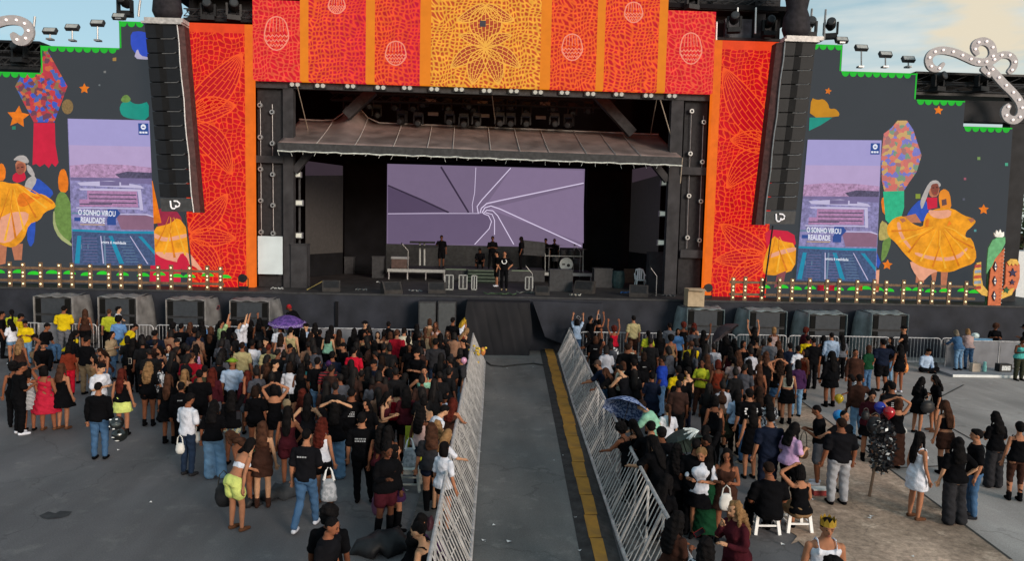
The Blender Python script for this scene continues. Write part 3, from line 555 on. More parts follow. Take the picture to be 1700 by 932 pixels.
# violet film frame with the campus seen from the air
M_lav = [led('#aaa2d6', .03), led('#bba6d0', .04), led('#b48fb4', .5, 9), led('#8c86b4', .5, 6), led('#b183ac', .3, 9), led('#c8c0e0', .05), led('#8e6880', .1), led('#2f4f96', .08), led('#45587e', .45, 8), led('#1f8fb0', .15), led('#f2f4ff', 0), led('#6a86a0', .15), led('#55506a', .5, 10), led('#caa86a', .1), led('#7a6f9a', .15)]
def film(parent, c):
    """c: the four photo corners tl, tr, br, bl; content in unit coordinates"""
    def q(s, t):
        a = (c[0][0]+(c[1][0]-c[0][0])*s, c[0][1]+(c[1][1]-c[0][1])*s); d = (c[3][0]+(c[2][0]-c[3][0])*s, c[3][1]+(c[2][1]-c[3][1])*s)
        return (a[0]+(d[0]-a[0])*t, a[1]+(d[1]-a[1])*t)
    b = MB(); yy = [YL-.05]
    def poly(mi, pts): b.cur = mi; yy[0] -= .0025; b.flat([PY(*q(s, t), yy[0]) for s, t in pts])
    def rect(mi, s0, t0, s1, t1): poly(mi, [(s0, t0), (s1, t0), (s1, t1), (s0, t1)])
    b.cur = 3; b.prism([PY(*q(s, t), YL-.005) for s, t in ((0, 0), (1, 0), (1, 1), (0, 1))], (0, -.046, 0))
    rect(0, 0, 0, 1, .18); rect(1, 0, .18, 1, .33); poly(2, [(0, .32), (.3, .305), (.7, .31), (1, .325), (1, .40), (0, .41)])
    poly(12, [(.55, .375), (.7, .355), (1, .36), (1, .405), (.62, .405)]); poly(14, [(0, .40), (1, .40), (1, .44), (0, .43)])
    poly(3, [(0, .42), (1, .44), (1, .62), (0, .62)]); poly(5, [(.08, .435), (.5, .42), (.86, .45), (.9, .47), (.12, .455)]); rect(14, .36, .425, .6, .455); rect(14, .62, .40, .72, .45)
    poly(5, [(.1, .475), (.86, .475), (.88, .62), (.84, .62), (.82, .49), (.12, .488)]); poly(4, [(.2, .49), (.81, .49), (.82, .60), (.1, .60), (.1, .55), (.2, .55)])
    for t in (.512, .54, .568): rect(12, .22, t, .8, t+.008)
    for t in (.578,): rect(12, .1, t, .5, t+.008)
    rect(5, .06, .605, .86, .613)
    for k in range(9): rect(12, .08+.085*k, .617, .085+.085*k, .64)
    poly(6, [(.54, .655), (.95, .655), (1, .66), (1, .755), (.6, .755)]); rect(11, 0, .64, .5, .652); poly(5, [(.5, .645), (.92, .645), (1, .66), (1, .668), (.9, .652), (.5, .652)])
    rect(8, 0, .77, 1, 1.0); poly(9, [(0, .755), (.6, .765), (1, .765), (1, .782), (.6, .782), (0, .77)])
    for s0, s1 in ((.06, .015), (.44, .56), (.80, 1.0)): poly(9, [(s0, .80), (s0+.05, .80), (s1+.06 if s1 < .9 else 1, .99 if s1 < .9 else .9), (s1, .99 if s1 < .9 else .93)])
    for s0, s1 in ((.34, .36), (.70, .90)): poly(5, [(s0, .80), (s0+.012, .80), (s1+.015, .99), (s1, .99)])
    for k in range(9):
        t = .815+.02*k; rect(14, .12, t, .30, t+.003); rect(14, .40, t, .47+.008*k, t+.003); rect(11, .56+.01*k, t, .70+.012*k, t+.0035)
    rect(11, .38, .80, .40, 1.0); rect(11, .1, .86, .11, .89); rect(11, .18, .86, .19, .89)
    poly(7, [(.44, .615), (.56, .615), (.60, .645), (.54, .68), (.44, .68)]); rect(7, .03, .675, .12, .70); rect(13, .1, .72, .4, .726); rect(7, .43, .68, .54, .725)
    b.cur = 10
    for s, (ss, tt), sz in (('O SONHO VIROU', (.31, .645), .33), ('REALIDADE', (.255, .695), .33), ('agora é realidade', (.5, .845), .17)):
        p = PY(*q(ss, tt), yy[0]-.004); addtext(b, s, sz, p, (1, 0, -.025), (.05 if c[0][0] < 800 else -.06, 0, 1), .60 if sz > .3 else .9)
    b.cur = 7; rect(7, .86, .02, .985, .10)
    b.cur = 10; p = PY(*q(.922, .045), yy[0]-.003); b.flat([p+Vector((.11*math.cos(a), 0, .12*math.sin(a))) for a in [k*.63 for k in range(10)]])
    b.cur = 7; p2 = PY(*q(.922, .046), yy[0]-.006); b.flat([p2+Vector((.06*math.cos(a), 0, .03*math.sin(a))) for a in [k*.63 for k in range(10)]])
    b.cur = 10; [b.flat([PY(*q(s_+dx, .083+dy), yy[0]-.006) for dx, dy in ((-.014, -.006), (.014, -.006), (.014, .007), (-.014, .006))]) for s_ in (.885, .920, .955)]
    return obj('film_picture', b, M_lav, parent)
film(WL, ((113, 197), (248, 200), (258, 441), (122, 440)))
film(WR, ((1341, 232), (1463, 233), (1453, 468), (1321, 466)))
# ================================================================== inside the stage
D = ZD
def deckp(u, v): return PZ(u, v, ZD)
sh = thing('stage_house', (0, 40, D), 'black draped stage interior with back wall, side walls and roof', 'stage house')
b = MB(); b.box((-14, 45.6, D), (14, 45.9, 15)); obj('back_wall', b, M_black, sh)
for x in (-13.2, 13.0): b = MB(); b.box((x, 33.2, D), (x+.2, 45.6, 15)); obj('side_wall', b, M_black, sh)
b = MB(); b.box((-14, YL+.4, 15), (14, 46, 15.2)); obj('roof', b, M_black, sh)
b = MB()
for u0, u1, y in ((572, 641, 41.5), (973, 1047, 41.5)): b = MB(); b.box((PY(u0, 350, y).x, y, D), (PY(u1, 350, y).x, y+.1, 12.6)); obj('drape', b, M_black, sh)
b = MB(); b.box((PY(575, 300, 41).x, 41.0, 8.7), (PY(1045, 300, 41).x, 41.1, 14)); obj('pelmet', b, M_black, sh)
# main screen
YM = 42.0
c4 = [PY(643, 272, YM), PY(971, 280, YM), PY(971, 412, YM), PY(643, 409, YM)]
x0, x1, z0, z1 = c4[0].x, c4[1].x, c4[2].z, c4[0].z
sc = thing('led_screen', ((x0+x1)/2, YM, z0), 'wide violet LED screen with thin white swirl lines at the back of the stage', 'LED screen')
M_s = [led('#6a5b77', .03), led('#7a6a85', .03), led('#887694', .03), led('#584a64', .03), led('#3a3044', .03), led('#e6d8f4', 0)]
b = MB(); b.cur = 1; b.box((x0, YM, z0), (x1, YM+.15, z1))
def sp(pts, k, m): b.cur = m; b.flat([PY(min(max(u, 643.5), 970.5), v, YM-.004*k) for u, v in pts])
sp([(644, 355), (800, 353), (815, 362), (812, 382), (790, 406), (644, 406)], 1, 0)
sp([(644, 310), (745, 352), (644, 354)], 1, 3); sp([(644, 275), (732, 277), (778, 352), (746, 352), (644, 308)], 1, 1)
sp([(800, 350), (850, 279), (969, 283), (969, 304), (810, 340)], 1, 2); sp([(812, 346), (969, 308), (969, 404), (812, 348)], 1, 2)
b.cur = 4; b.ribbon([(644, 308), (700, 332), (745, 353)], YM-.01, .10); b.ribbon([(732, 277), (755, 315), (778, 353)], YM-.01, .10)
b.cur = 5
for pts, w_ in (([(644, 355), (720, 354.5), (796, 354.5)], .03), ([(790, 278), (788, 320), (784, 340), (785, 353)], .03), ([(848, 279), (800, 332), (792, 343), (794, 354)], .05), ([(969, 304), (830, 333), (808, 338), (799, 346), (797, 354)], .055), ([(965, 409), (830, 347), (815, 342), (805, 345), (800, 354)], .055), ([(853, 406), (826, 358), (818, 350), (808, 349), (802, 355)], .05), ([(821, 390), (821, 366), (817, 356), (806, 353)], .045), ([(788, 406), (812, 380), (816, 368), (811, 358), (803, 355)], .045)):
    b.ribbon(pts, YM-.015, w_)
obj('picture', b, M_s, sc)
b = MB(); b.box((x0-.05, YM-.4, D), (x1+.05, YM+.1, z0-.003)); obj('base', b, mat('screen_base', (.035, .037, .04), .6, noise=.2), sc)
# side screens
for pts, lab in (([(507, 267), (569, 267), (571, 418), (510, 423)], 'tall switched off grey LED screen at the left inside the stage'), ([(1050, 281), (1098, 285), (1095, 433), (1045, 418)], 'tall switched off grey LED screen at the right inside the stage')):
    left = pts[0][0] < 700; ya, yb = (37.5, 40.5) if left else (40.5, 36.5)
    P = [PY(*pts[0], ya), PY(*pts[1], yb), PY(*pts[2], yb), PY(*pts[3], ya)]
    for i, k in ((0, 3), (1, 2)): P[k].x = P[i].x; 
    zt, zb = P[0].z, P[3].z; P[1].z = zt; P[2].z = zb
    s = thing('side_screen', (P[0].x, ya, D), lab, 'LED screen', 'side screens inside the stage')
    b = MB(); b.prism(P, (0, .15, 0)); obj('screen', b, mat('grey_panel', (.047, .044, .043), .5, noise=.1, emis='#141313', estr=.8), s)
    b = MB(); Q = [Vector((P[0].x, ya, D)), Vector((P[1].x, yb, D)), Vector((P[1].x, yb, zb-.01)), Vector((P[0].x, ya, zb-.01))]; b.prism(Q, (0, .12, 0)); obj('skirt', b, M_black, s)
    b = MB(); hh = .75; Q = [P[0]+Vector((0, -.01, 0)), P[1]+Vector((0, -.01, 0)), P[1]+Vector((0, -.01, -hh*.7)), P[0]+Vector((0, -.01, -hh))]; b.flat(Q); obj('lit_strip', b, led('#3a3038', .05), s)
# pillars beside the opening: black cheek panels with ring lamps on cables
for sgn, ub, strs, lab in ((-1, (421, 470), ((432, 168, 392), (452, 173, 392)), 'black panel left of the stage opening hung with ring lamps'), (1, (1132, 1176), ((1148, 180, 413), (1168, 192, 410)), 'black panel right of the stage opening hung with ring lamps')):
    xa, xb = PY(ub[0], 300, 32.6).x, PY(ub[1], 300, 32.6).x
    xa = max(xa, xl1+.002) if sgn < 0 else xa; xb = min(xb, xr0-.002) if sgn > 0 else xb
    t = thing('cheek_panel', ((xa+xb)/2, 32.6, D), lab, 'stage panel', 'cheek panels beside the stage opening')
    b = MB(); b.box((xa, 32.6, D), (xb, 32.8, zin+1.5)); obj('panel', b, mat('cheek', (.022, .022, .025), .8, noise=.2), t)
    for j, (u, v0, v1) in enumerate(strs):
        b = MB(); p0, p1 = PY(u, v0, 32.5), PY(u-3*sgn*-1 if False else u+(2 if sgn < 0 else -8), v1, 32.5); b.tube([p0, p1], .018, 5); obj('cable', b, M_grey, t)
        for k in range(5 if sgn < 0 else 4):
            f = (.03+.235*k) if sgn < 0 else (.02+.30*k); f = min(f+(.03*j), .98); c = p0.lerp(p1, f)
            b = MB(); b.tube([c+Vector((0, -.02, 0)), c+Vector((0, -.10, 0))], [.12, .10], 12); o = obj('ring_lamp', b, mat('ring_metal', (.33, .33, .34), .35, metal=.5, noise=.1), t)
            b = MB(); b.tube([c+Vector((0, -.101, 0)), c+Vector((0, -.11, 0))], [.055, .05], 10); obj('lamp_centre', b, M_dk, o)
# fabric clad posts, cross beams and braces
M_post = mat('clad_post', (.034, .033, .037), .8, noise=.25, nscale=2)
for u0, u1, y, v0, v1, lab in ((470, 487, 32.4, 128, 478, 'fabric clad black post at the left of the stage opening'), (1110, 1130, 32.4, 150, 488, 'fabric clad black post at the right of the stage opening')):
    t = thing('stage_post', (PY(u0, 300, y).x, y, D), lab, 'stage post', 'posts beside the stage opening')
    b = MB(); xa, xb = PY(u0, 300, y).x, PY(u1, 300, y).x; b.box((xa, y, D), (xb, y+.4, 13.2)); obj('post', b, M_post, t)
    bu = [(425, 470, 258, 271)] if u0 < 700 else [(1130, 1172, 277, 291), (1130, 1168, 415, 429)]
    for (a, c, va, vb) in bu:
        b = MB(); p, q = PY(a, va, y-.05), PY(c, vb, y-.05); b.box((p.x, y-.05, q.z), (q.x, y+.08, p.z)); obj('cross_beam', b, M_post, t)
    sg = 1 if u0 < 700 else -1
    b = MB(); b.bar(PY(u1+2 if sg > 0 else u0-2, 285 if sg > 0 else 300, y+.2), PY(u1+30 if sg > 0 else u0-28, 250 if sg > 0 else 268, y+.2), .3); obj('brace', b, M_post, t)
for a, c, lab in (((620, 150), (575, 192), 'slanting dark truss arm above the awning on the left'), ((992, 158), (1050, 222), 'slanting dark truss arm above the awning on the right')):
    b = MB(); b.bar(PY(*a, 34.5), PY(*c, 34.5), .45); p = PY(*a, 34.5); solo('truss_arm', b, mat('arm', (.03, .03, .033), .7, noise=.2), p, lab, 'truss arm', 'slanting truss arms')
# white blank board left, at the foot of the cheek panel
b = MB(); p, q = PY(428, 392, 32.2), PY(469, 456, 32.2); b.box((p.x, 32.2, q.z), (q.x, 32.25, p.z)); solo('white_board', b, mat('white_board', (.55, .62, .66), .5, noise=.08, nscale=1), (p.x, 32.2, q.z), 'blank pale blue white board standing at the foot of the left panel', 'board')
# blinder fixtures on the inner poles
for i, (u, v, lab) in enumerate(((491, 290, 'top blinder lamp on the left inner pole'), (494, 337, 'middle blinder lamp on the left inner pole'), (493, 391, 'lowest blinder lamp on the left inner pole'), (1106, 304, 'top blinder lamp on the right inner pole'), (1103, 355, 'middle blinder lamp on the right inner pole'), (1100, 403, 'lowest blinder lamp on the right inner pole'))):
    c = PY(u, v, 33.0); t = thing('blinder_lamp', c, 'pale rectangular '+lab, 'stage lamp', 'blinder lamps on the inner poles')
    b = MB(); b.box((c.x-.26, c.y-.1, c.z-.13), (c.x+.26, c.y+.1, c.z+.13)); obj('housing', b, M_grey, t)
    b = MB(); b.box((c.x-.22, c.y-.106, c.z-.09), (c.x+.22, c.y-.101, c.z+.09)); obj('lens', b, mat('blinder_glass', (.5, .5, .47), .3, noise=.1, emis='#8a8f86', estr=.5), t)
for u0, v0, v1, lab in ((497, 265, 470, 'dark scaffold pole carrying the left blinder lamps'), (1112, 280, 490, 'dark scaffold pole carrying the right blinder lamps')):
    b = MB(); b.tube([PY(u0, v0, 33.3), Vector((PY(u0, v0, 33.3).x, 33.3, D))], .06, 8); solo('lamp_pole', b, M_dk2, Vector((PY(u0, v0, 33.3).x, 33.3, D)), lab, 'pole', 'poles for the blinder lamps')
# moving head lamp prototype
def moving_head(loc, lab, group, s=1.0, hang=True, rz=0.0):
    t = thing('moving_head_lamp', (0, 0, 0), lab, 'stage lamp', group)
    sg = -1 if hang else 1
    b = MB(); b.box((-.19, -.14, 0 if sg > 0 else -.14), (.19, .14, .14 if sg > 0 else 0)); obj('base', b, M_dk, t)
    b = MB(); [b.box((x-.03, -.07, min(sg*.13, sg*.48)), (x+.03, .07, max(sg*.13, sg*.48))) for x in (-.19, .19)]; b.box((-.19, -.05, min(sg*.13, sg*.16)), (.19, .05, max(sg*.13, sg*.16))); obj('yoke', b, M_dk, t)
    b = MB(); b.tube([(0, .18, sg*.36), (0, .05, sg*.40), (0, -.22, sg*.47)], [.10, .15, .13], 14); hdm = obj('head', b, M_dk, t)
    b = MB(); b.tube([(0, -.222, sg*.47), (0, -.235, sg*.473)], [.11, .09], 14); obj('lens', b, mat('dark_lens', (.03, .032, .036), .3, noise=0, spec=.3), hdm)
    t.location = loc; t.rotation_euler = (0, 0, rz); t.scale = (s, s, s); return t
mh0 = None
mh = [(578, 170), (588, 180), (612, 168), (625, 182), (658, 170), (687, 172), (703, 165), (742, 172), (775, 168), (789, 175), (829, 172), (850, 170), (875, 178), (918, 172), (950, 180), (978, 176), (668, 192), (695, 195), (747, 193), (770, 197), (790, 196), (829, 195), (848, 196), (873, 196), (920, 196), (945, 198)]
for i, (u, v) in enumerate(mh):
    p = PY(u, v-8, 36.5 if v < 185 else 35.5)
    if mh0 is None: mh0 = moving_head(p, 'black moving head lamp hanging in the dark above the awning', 'moving head lamps hanging above the awning', 1.15)
    else: dup(mh0, p, random.uniform(-.5, .5))
for u, v in ((715, 167), (801, 170), (719, 189), (804, 192), (905, 172), (898, 195)):
    p = PY(u, v, 36.0); b = MB(); b.box((p.x-.25, p.y, p.z-.08), (p.x+.25, p.y+.1, p.z+.08)); solo('strip_lamp', b, mat('strip_glass', (.14, .13, .13), .5, noise=.1), p, 'small brown grey strip lamp hanging between the moving heads', 'stage lamp', 'strip lamps above the awning')
# truss the lamps hang from
def truss(b, a, c, w_=.35, r=.03, n=8, flat_=False):
    a, c = Vector(a), Vector(c); d = (c-a).normalized(); u = d.cross(Vector((0, 1, 0)) if abs(d.y) < .9 else Vector((1, 0, 0))).normalized()*w_/2; v = d.cross(u).normalized()*w_/2
    cs = [u+v, u-v, -u-v, -u+v]
    for k in cs: b.tube([a+k, c+k], r, 5)
    for i in range(n):
        p, q = a.lerp(c, i/n), a.lerp(c, (i+1)/n)
        for j in range(4): b.tube([p+cs[j], q+cs[(j+1) % 4]], r*.6, 4, False)
for z, y in ((12.1, 36.5), (11.2, 35.5)):
    b = MB(); truss(b, (-7.5, y, z), (6.2, y, z), .35, .03, 26); solo('lighting_truss', b, M_dk, (0, y, z), 'upper black lighting truss above the awning' if z > 12 else 'lower black lighting truss above the awning', 'truss', 'lighting trusses above the awning')
# two-lamp fixtures under the header
for i, u in enumerate((490, 532, 582, 632, 676, 721, 762, 808, 853, 893, 937, 980, 1027, 1076, 1115)):
    v = 138+(u-490)*.0325; c = PY(u, v, 32.3); c.z = zin-.12-.02*(i % 2)
    if i == 0:
        f0 = thing('twin_lamp', c, 'small twin spotlight fixed under the header edge', 'stage lamp', 'twin spotlights along the header edge')
        b = MB(); b.box((c.x-.26, c.y-.06, c.z-.1), (c.x+.26, c.y+.1, c.z+.1)); obj('housing', b, M_dk2, f0)
        for s in (-.12, .12): b = MB(); b.tube([c+Vector((s, -.062, 0)), c+Vector((s, -.09, -.01))], [.095, .085], 12); obj('lens', b, mat('twin_glass', (.45, .47, .45), .3, noise=0, emis='#b8c0b8', estr=.15), f0)
    else: dup(f0, c)
b = MB(); b.box((xl1+.01, 32.36, zin-.28), (xr0-.01, 32.6, zin-.002)); solo('header_beam', b, M_dk2, (0, 32.4, zin-.3), 'dark beam under the LED header', 'beam')

# ================================================================== awning
ya, yb = 31.3, 36.0
FL_, FR = PY(461, 237, ya), PY(1133, 262, ya); BL_, BR = PY(497, 199, yb), PY(1093, 224, yb)
aw = thing('awning', ((FL_.x+FR.x)/2, ya, FL_.z), 'brown translucent tarpaulin awning with pale seams and a peak at its left, over the stage', 'awning')
M_awn = mat('awning_sheet', (.165, .128, .122), .30, noise=.3, nscale=1.2, bump=.4, bscale=3, spec=.6)
b = MB(); nx, ny = 96, 8; vs = []
peak = None
for j in range(ny+1):
    for i in range(nx+1):
        s, t = i/nx, j/ny
        A = FL_.lerp(FR, s); B2 = BL_.lerp(BR, s); p = A.lerp(B2, t)
        p.z -= .04*math.sin(math.pi*t)+.02*math.sin(math.pi*((s*11) % 1))*(1-.3*t)
        k = math.exp(-((s-.15)/.032)**2)*t**2.5; p.z += .85*k
        vs.append(p)
b.add(vs, [(j*(nx+1)+i, j*(nx+1)+i+1, (j+1)*(nx+1)+i+1, (j+1)*(nx+1)+i) for j in range(ny) for i in range(nx)])
o = obj('roof_sheet', b, M_awn, aw, smooth=True); md = o.modifiers.new('t', 'SOLIDIFY'); md.thickness = .02
def awp(s, t):
    i, j = round(s*nx), round(t*ny); return Vector(vs[j*(nx+1)+i])
for u in (523, 585, 649, 704, 751, 808, 861, 910, 970, 1018, 1060):
    s0 = (u-461)/672; s1 = s0+(.5-s0)*-.02+.0
    fr = [awp(min(1, s0), j/8)+Vector((0, 0, .03)) for j in range(9)]
    b = MB(); b.tube(fr, .022, 4); obj('seam', b, mat('pale_webbing', (.36, .33, .32), .7, noise=.1), aw)
b = MB(); b.tube([awp(i/96, 1)+Vector((0, 0, .03)) for i in range(0, 97, 3)], .03, 5); obj('back_hem', b, mat('pale_webbing', (.36, .33, .32)), aw); b = MB(); w0 = 64
vv = []
for i in range(w0+1):
    s = i/w0; A = FL_.lerp(FR, s); dr = .36+.012*math.sin(i*1.3)
    vv += [A+Vector((0, -.02, .02)), A+Vector((0, .02*math.sin(i*.9), -dr))]
b.add(vv, [(2*i, 2*i+2, 2*i+3, 2*i+1) for i in range(w0)]); obj('valance', b, mat('valance', (.040, .040, .043), .7, noise=.2), aw)
b = MB(); pts = [Vector(vv[2*i+1])+Vector((0, -.04, .02+.012*math.sin(i*2.3))) for i in range(w0+1)]; b.tube(pts, .028, 5)
for i in range(0, w0, 2): b.tube([pts[i], pts[i]+Vector((random.uniform(-.1, .1), -.02, -random.uniform(.08, .22)))], .009, 3)
obj('frayed_hem', b, mat('pale_rope', (.5, .52, .5), .8, noise=.2), aw)
mat('tan_rope', (.30, .24, .19), .8, noise=.1)
for e0, e1 in ((PY(494, 145, 32.2), awp(.045, .6)), (PY(816, 150, 32.8), awp(.54, 1)+Vector((0, 0, .1))), (PY(1094, 158, 32.4), awp(1, .2)), (PY(1090, 165, 32.4), awp(.97, .9)), (FR, FR+Vector((-.05, 0, -1.1)))): b = MB(); b.tube([e0, e1], .022, 5); obj('suspension_rope', b, mat('tan_rope', (.30, .24, .19), .8, noise=.1), aw)

# ================================================================== things on the deck
M_wht = mat('white_frame', (.30, .31, .31), .5, noise=.1)
def riser(u0, u1, v_top, v_bot, lab, dep=2.4, nleg=3):
    a, c = deckp(u0, v_bot), deckp(u1, v_bot); y = a.y; h = PY(u0, v_top, y).z
    t = thing('riser', ((a.x+c.x)/2, y, D), lab, 'stage riser', 'risers on the deck')
    b = MB(); b.box((a.x, y+.03, h-.09), (c.x, y+dep, h)); obj('top', b, M_dk2, t)
    b = MB(); b.box((a.x, y-.01, h-.17), (c.x, y+.03, h-.01)); obj('edge', b, M_wht, t)
    for i in range(nleg+1):
        x = a.x+.06+(c.x-a.x-.12)*i/nleg; b = MB(); b.tube([(x, y+.1, h-.1), (x, y+.1, D)], .035, 6); obj('leg', b, M_grey, t)
    return y, h
yr1, hr1 = riser(643, 740, 446, 464, 'low dark riser with a pale edge under the keyboards')
yr2, hr2 = riser(887, 980, 452, 468, 'low dark riser with a pale edge under the drum kit')
# stairs to the upper level
y0 = deckp(800, 470).y; xa, xb = PY(776, 460, y0).x, PY(826, 460, y0).x
t = thing('stage_stairs', ((xa+xb)/2, y0, D), 'dark green stairs with pale nosings in the middle of the stage', 'stairs')
for k in range(4):
    b = MB(); b.box((xa, y0+.32*k, D), (xb, y0+.32*k+.318, D+.15*(k+1)-.03)); obj('step', b, mat('step_green', (.014, .022, .017), .7, noise=.2), t)
    b = MB(); b.box((xa, y0+.32*k-.01, D+.15*(k+1)-.06), (xb, y0+.32*k+.05, D+.15*(k+1)-.028)); obj('nosing', b, mat('nosing', (.13, .17, .13), .5, noise=.1), t)
yu = y0+1.3
b = MB(); b.box((PY(735, 430, yu).x, yu, D), (PY(905, 430, yu).x, yu+2.2, D+.60)); t = thing('upper_platform', (0, yu, D), 'long dark upper platform across the rear of the stage', 'platform'); obj('platform', b, M_dk2, t)
b = MB(); [b.box((PY(a, 430, yu).x, yu-.02, D+.54), (PY(c, 430, yu).x, yu+.02, D+.60)) for a, c in ((740, 774), (850, 882))]; obj('edge_strip', b, mat('nosing', (.1, .1, .1)), t)
b = MB(); p, q = PY(865, 398, yu+.6), PY(905, 425, yu+.6); b.prism([PY(865, 400, yu+.6), PY(868, 399, yu+.6), PY(905, 403, yu+.6), PY(905, 426, yu+.6), PY(865, 423, yu+.6)], (0, .5, 0)); solo('dj_table', b, M_dk2, (p.x, yu+.6, D+.95), 'black cloth covered table on the upper platform', 'table')
# keyboard stand with two keyboards
y = yr1+.7; t = thing('keyboard_stand', (PY(702, 440, y).x, y, hr1), 'keyboard stand with twin pale columns and two dark keyboards', 'keyboard stand')
for u in (697, 704.5): b = MB(); b.tube([PY(u, 441, y), PY(u, 404, y)], .05, 8); obj('column', b, M_wht, t)
for u0, u1, v in ((681, 722, 402), (688, 728, 409)): b = MB(); p, q = PY(u0, v, y-.1), PY(u1, v, y-.1); b.box((p.x, y-.35, p.z-.05), (q.x, y+.05, p.z+.05)); obj('keyboard', b, M_dk, t)
# amplifier case
y = yr1+.3; p, q = PY(650, 428, y), PY(677, 445, y); t = thing('amplifier', ((p.x+q.x)/2, y, hr1), 'brown amplifier with a pale top on the left riser', 'amplifier')
b = MB(); b.box((p.x, y, hr1+.005), (q.x, y+.4, p.z-.06)); obj('cabinet', b, mat('amp_brown', (.075, .05, .045), .7, noise=.2), t)
b = MB(); b.box((p.x-.03, y-.03, p.z-.06), (q.x+.03, y+.43, p.z+.05)); obj('lid', b, M_grey, t)
# drum kit
y = yr2+.8; c = PY(940, 439, y); t = thing('drum_kit', (c.x, y, hr2), 'drum kit with a white fronted bass drum on the right riser', 'drum kit')
b = MB(); b.tube([(c.x, y, c.z), (c.x, y+.5, c.z)], .38, 24); dr = obj('bass_drum', b, M_dk2, t)
b = MB(); b.tube([(c.x, y-.012, c.z), (c.x, y-.002, c.z)], .36, 24); obj('drum_head', b, mat('drum_head', (.42, .46, .46), .5, noise=.1), dr)
b = MB(); b.tube([(c.x+.12, y-.02, c.z-.06), (c.x+.12, y-.014, c.z-.06)], .09, 14); b.box((c.x-.22, y-.02, c.z-.05), (c.x-.06, y-.014, c.z+.03)); obj('drum_logo', b, M_dk, dr)
for dx, dz, r in ((-.55, .25, .2), (-.15, .62, .17), (.3, .62, .18), (.62, .15, .24)): b = MB(); b.tube([(c.x+dx, y+.3, c.z+dz-.12), (c.x+dx, y+.3, c.z+dz+.12)], r, 14); obj('tom_drum', b, M_dk2, t)
for dx, dz in ((-.9, .85), (-.35, 1.0), (.45, 1.05), (.95, .8)):
    b = MB(); b.tube([(c.x+dx, y+.4, hr2), (c.x+dx, y+.4, c.z+dz)], .015, 5); o = obj('cymbal_stand', b, M_grey, t); b = MB(); b.tube([(c.x+dx, y+.4, c.z+dz), (c.x+dx, y+.4, c.z+dz+.02)], [.24, .03], 16); obj('cymbal', b, mat('brass', (.25, .2, .12), .35, metal=.8, noise=.1), o)
b = MB(); b.tube([PY(905, 425, y-.5), PY(968, 426, y-.5)], .025, 6); b.tube([PY(905, 452, y-.5), PY(905, 421, y-.5)], .02, 6); b.tube([PY(968, 455, y-.5), PY(968, 417, y-.5)], .02, 6); obj('drum_rack', b, M_wht, t)
# pale framed side cases
for i, (u0, u1, v0, v1) in enumerate(((738.5, 752, 457, 482), (762, 775, 457, 481), (783, 791, 458, 482), (872, 884, 460, 482))):
    q = deckp((u0+u1)/2, v1); y = q.y; x0, x1 = PY(u0, v1, y).x, PY(u1, v1, y).x; z1 = PY(u0, v0, y).z
    t = thing('equipment_case', ((x0+x1)/2, y, D), ['flight case with pale frame, leftmost of the row on deck', 'flight case with pale frame, second from left on deck', 'narrow flight case with pale frame just left of the stairs foot', 'flight case with pale frame right of the standing stage hand'][i], 'flight case', 'pale framed flight cases on the deck')
    b = MB(); b.box((x0+.02, y+.02, D), (x1-.02, y+.5, z1-.01)); obj('body', b, M_dk2, t)
    b = MB(); [b.bar(a_, c_2, .045) for a_, c_2 in (((x0, y, D+.03), (x0, y, z1)), ((x1, y, D+.03), (x1, y, z1)), ((x0, y, z1), (x1, y, z1)), ((x0, y, D+.03), (x1, y, D+.03)), (((x0+x1)/2, y, D+.03), ((x0+x1)/2, y, z1)))]; obj('frame', b, M_wht, t)
# wedge monitors, boxes, drums and small gear
def wedge(u, v, s, lab, m=None, rz=0):
    p = deckp(u, v); b = MB(); M = Matrix.Translation(p) @ Matrix.Rotation(rz, 4, 'Z')
    b.prism([M @ Vector(q) for q in ((-.32*s, -.2*s, 0), (.32*s, -.2*s, 0), (.32*s, -.2*s, .16*s), (-.32*s, -.2*s, .16*s))], (0, 0, 0.001)) if False else None
    pr = [(-.2, 0), (.22, 0), (.22, .42), (.02, .42), (-.2, .12)]
    t = thing('stage_monitor', p, lab, 'floor monitor', 'wedge monitors along the stage front')
    b.prism([M @ Vector((-.34*s, yy*s, zz_*s)) for yy, zz_ in pr], M.to_3x3() @ Vector((.68*s, 0, 0))); obj('cabinet', b, m or mat('monitor', (.03, .028, .028), .8, noise=.2), t)
    b = MB(); b.prism([M @ Vector((x*s, yy*s-.006, zz_*s+.004)) for x, yy, zz_ in ((-.28, -.18, .15), (.28, -.18, .15), (.28, .0, .40), (-.28, .0, .40))], (0, -.004, .003)); obj('grille', b, M_dk, t)
for i, (u, v, s, r, l_) in enumerate(((650, 488, 1.2, .5, 'brown grey wedge monitor lying left of centre at the stage edge'), (970, 487, 1.3, -.4, 'brown grey wedge monitor lying right of centre at the stage edge'), (550, 484, 1.1, .2, 'black wedge monitor at the left of the stage edge'), (725, 487, 1.1, .1, 'black wedge monitor left of the stage hand at the edge'), (1060, 493, 1.2, -.2, 'black wedge monitor under the white chair'), (900, 490, .9, 0, 'low black wedge monitor right of the stage hand at the edge'))): wedge(u, v, s, l_, None, r)
def crate(name, u, v, w_, h_, d_, m, lab, cat, z=None, grp=None):
    p = deckp(u, v); b = MB(); b.box((p.x-w_/2, p.y, D+.002), (p.x+w_/2, p.y+d_, D+h_)); b.box((p.x-w_/2-.02, p.y-.02, D+h_), (p.x+w_/2+.02, p.y+d_+.02, D+h_+.05)); return solo(name, b, m, p, lab, cat, grp)
crate('speaker_box', 931, 484, 1.05, .95, .6, M_dk2, 'black box with cloth cover in front of the drum riser', 'box')
crate('speaker_box', 627, 462, .6, 1.1, .5, M_dk2, 'tall black speaker cabinet left of the main screen', 'speaker', None, 'tall speaker cabinets on the deck')
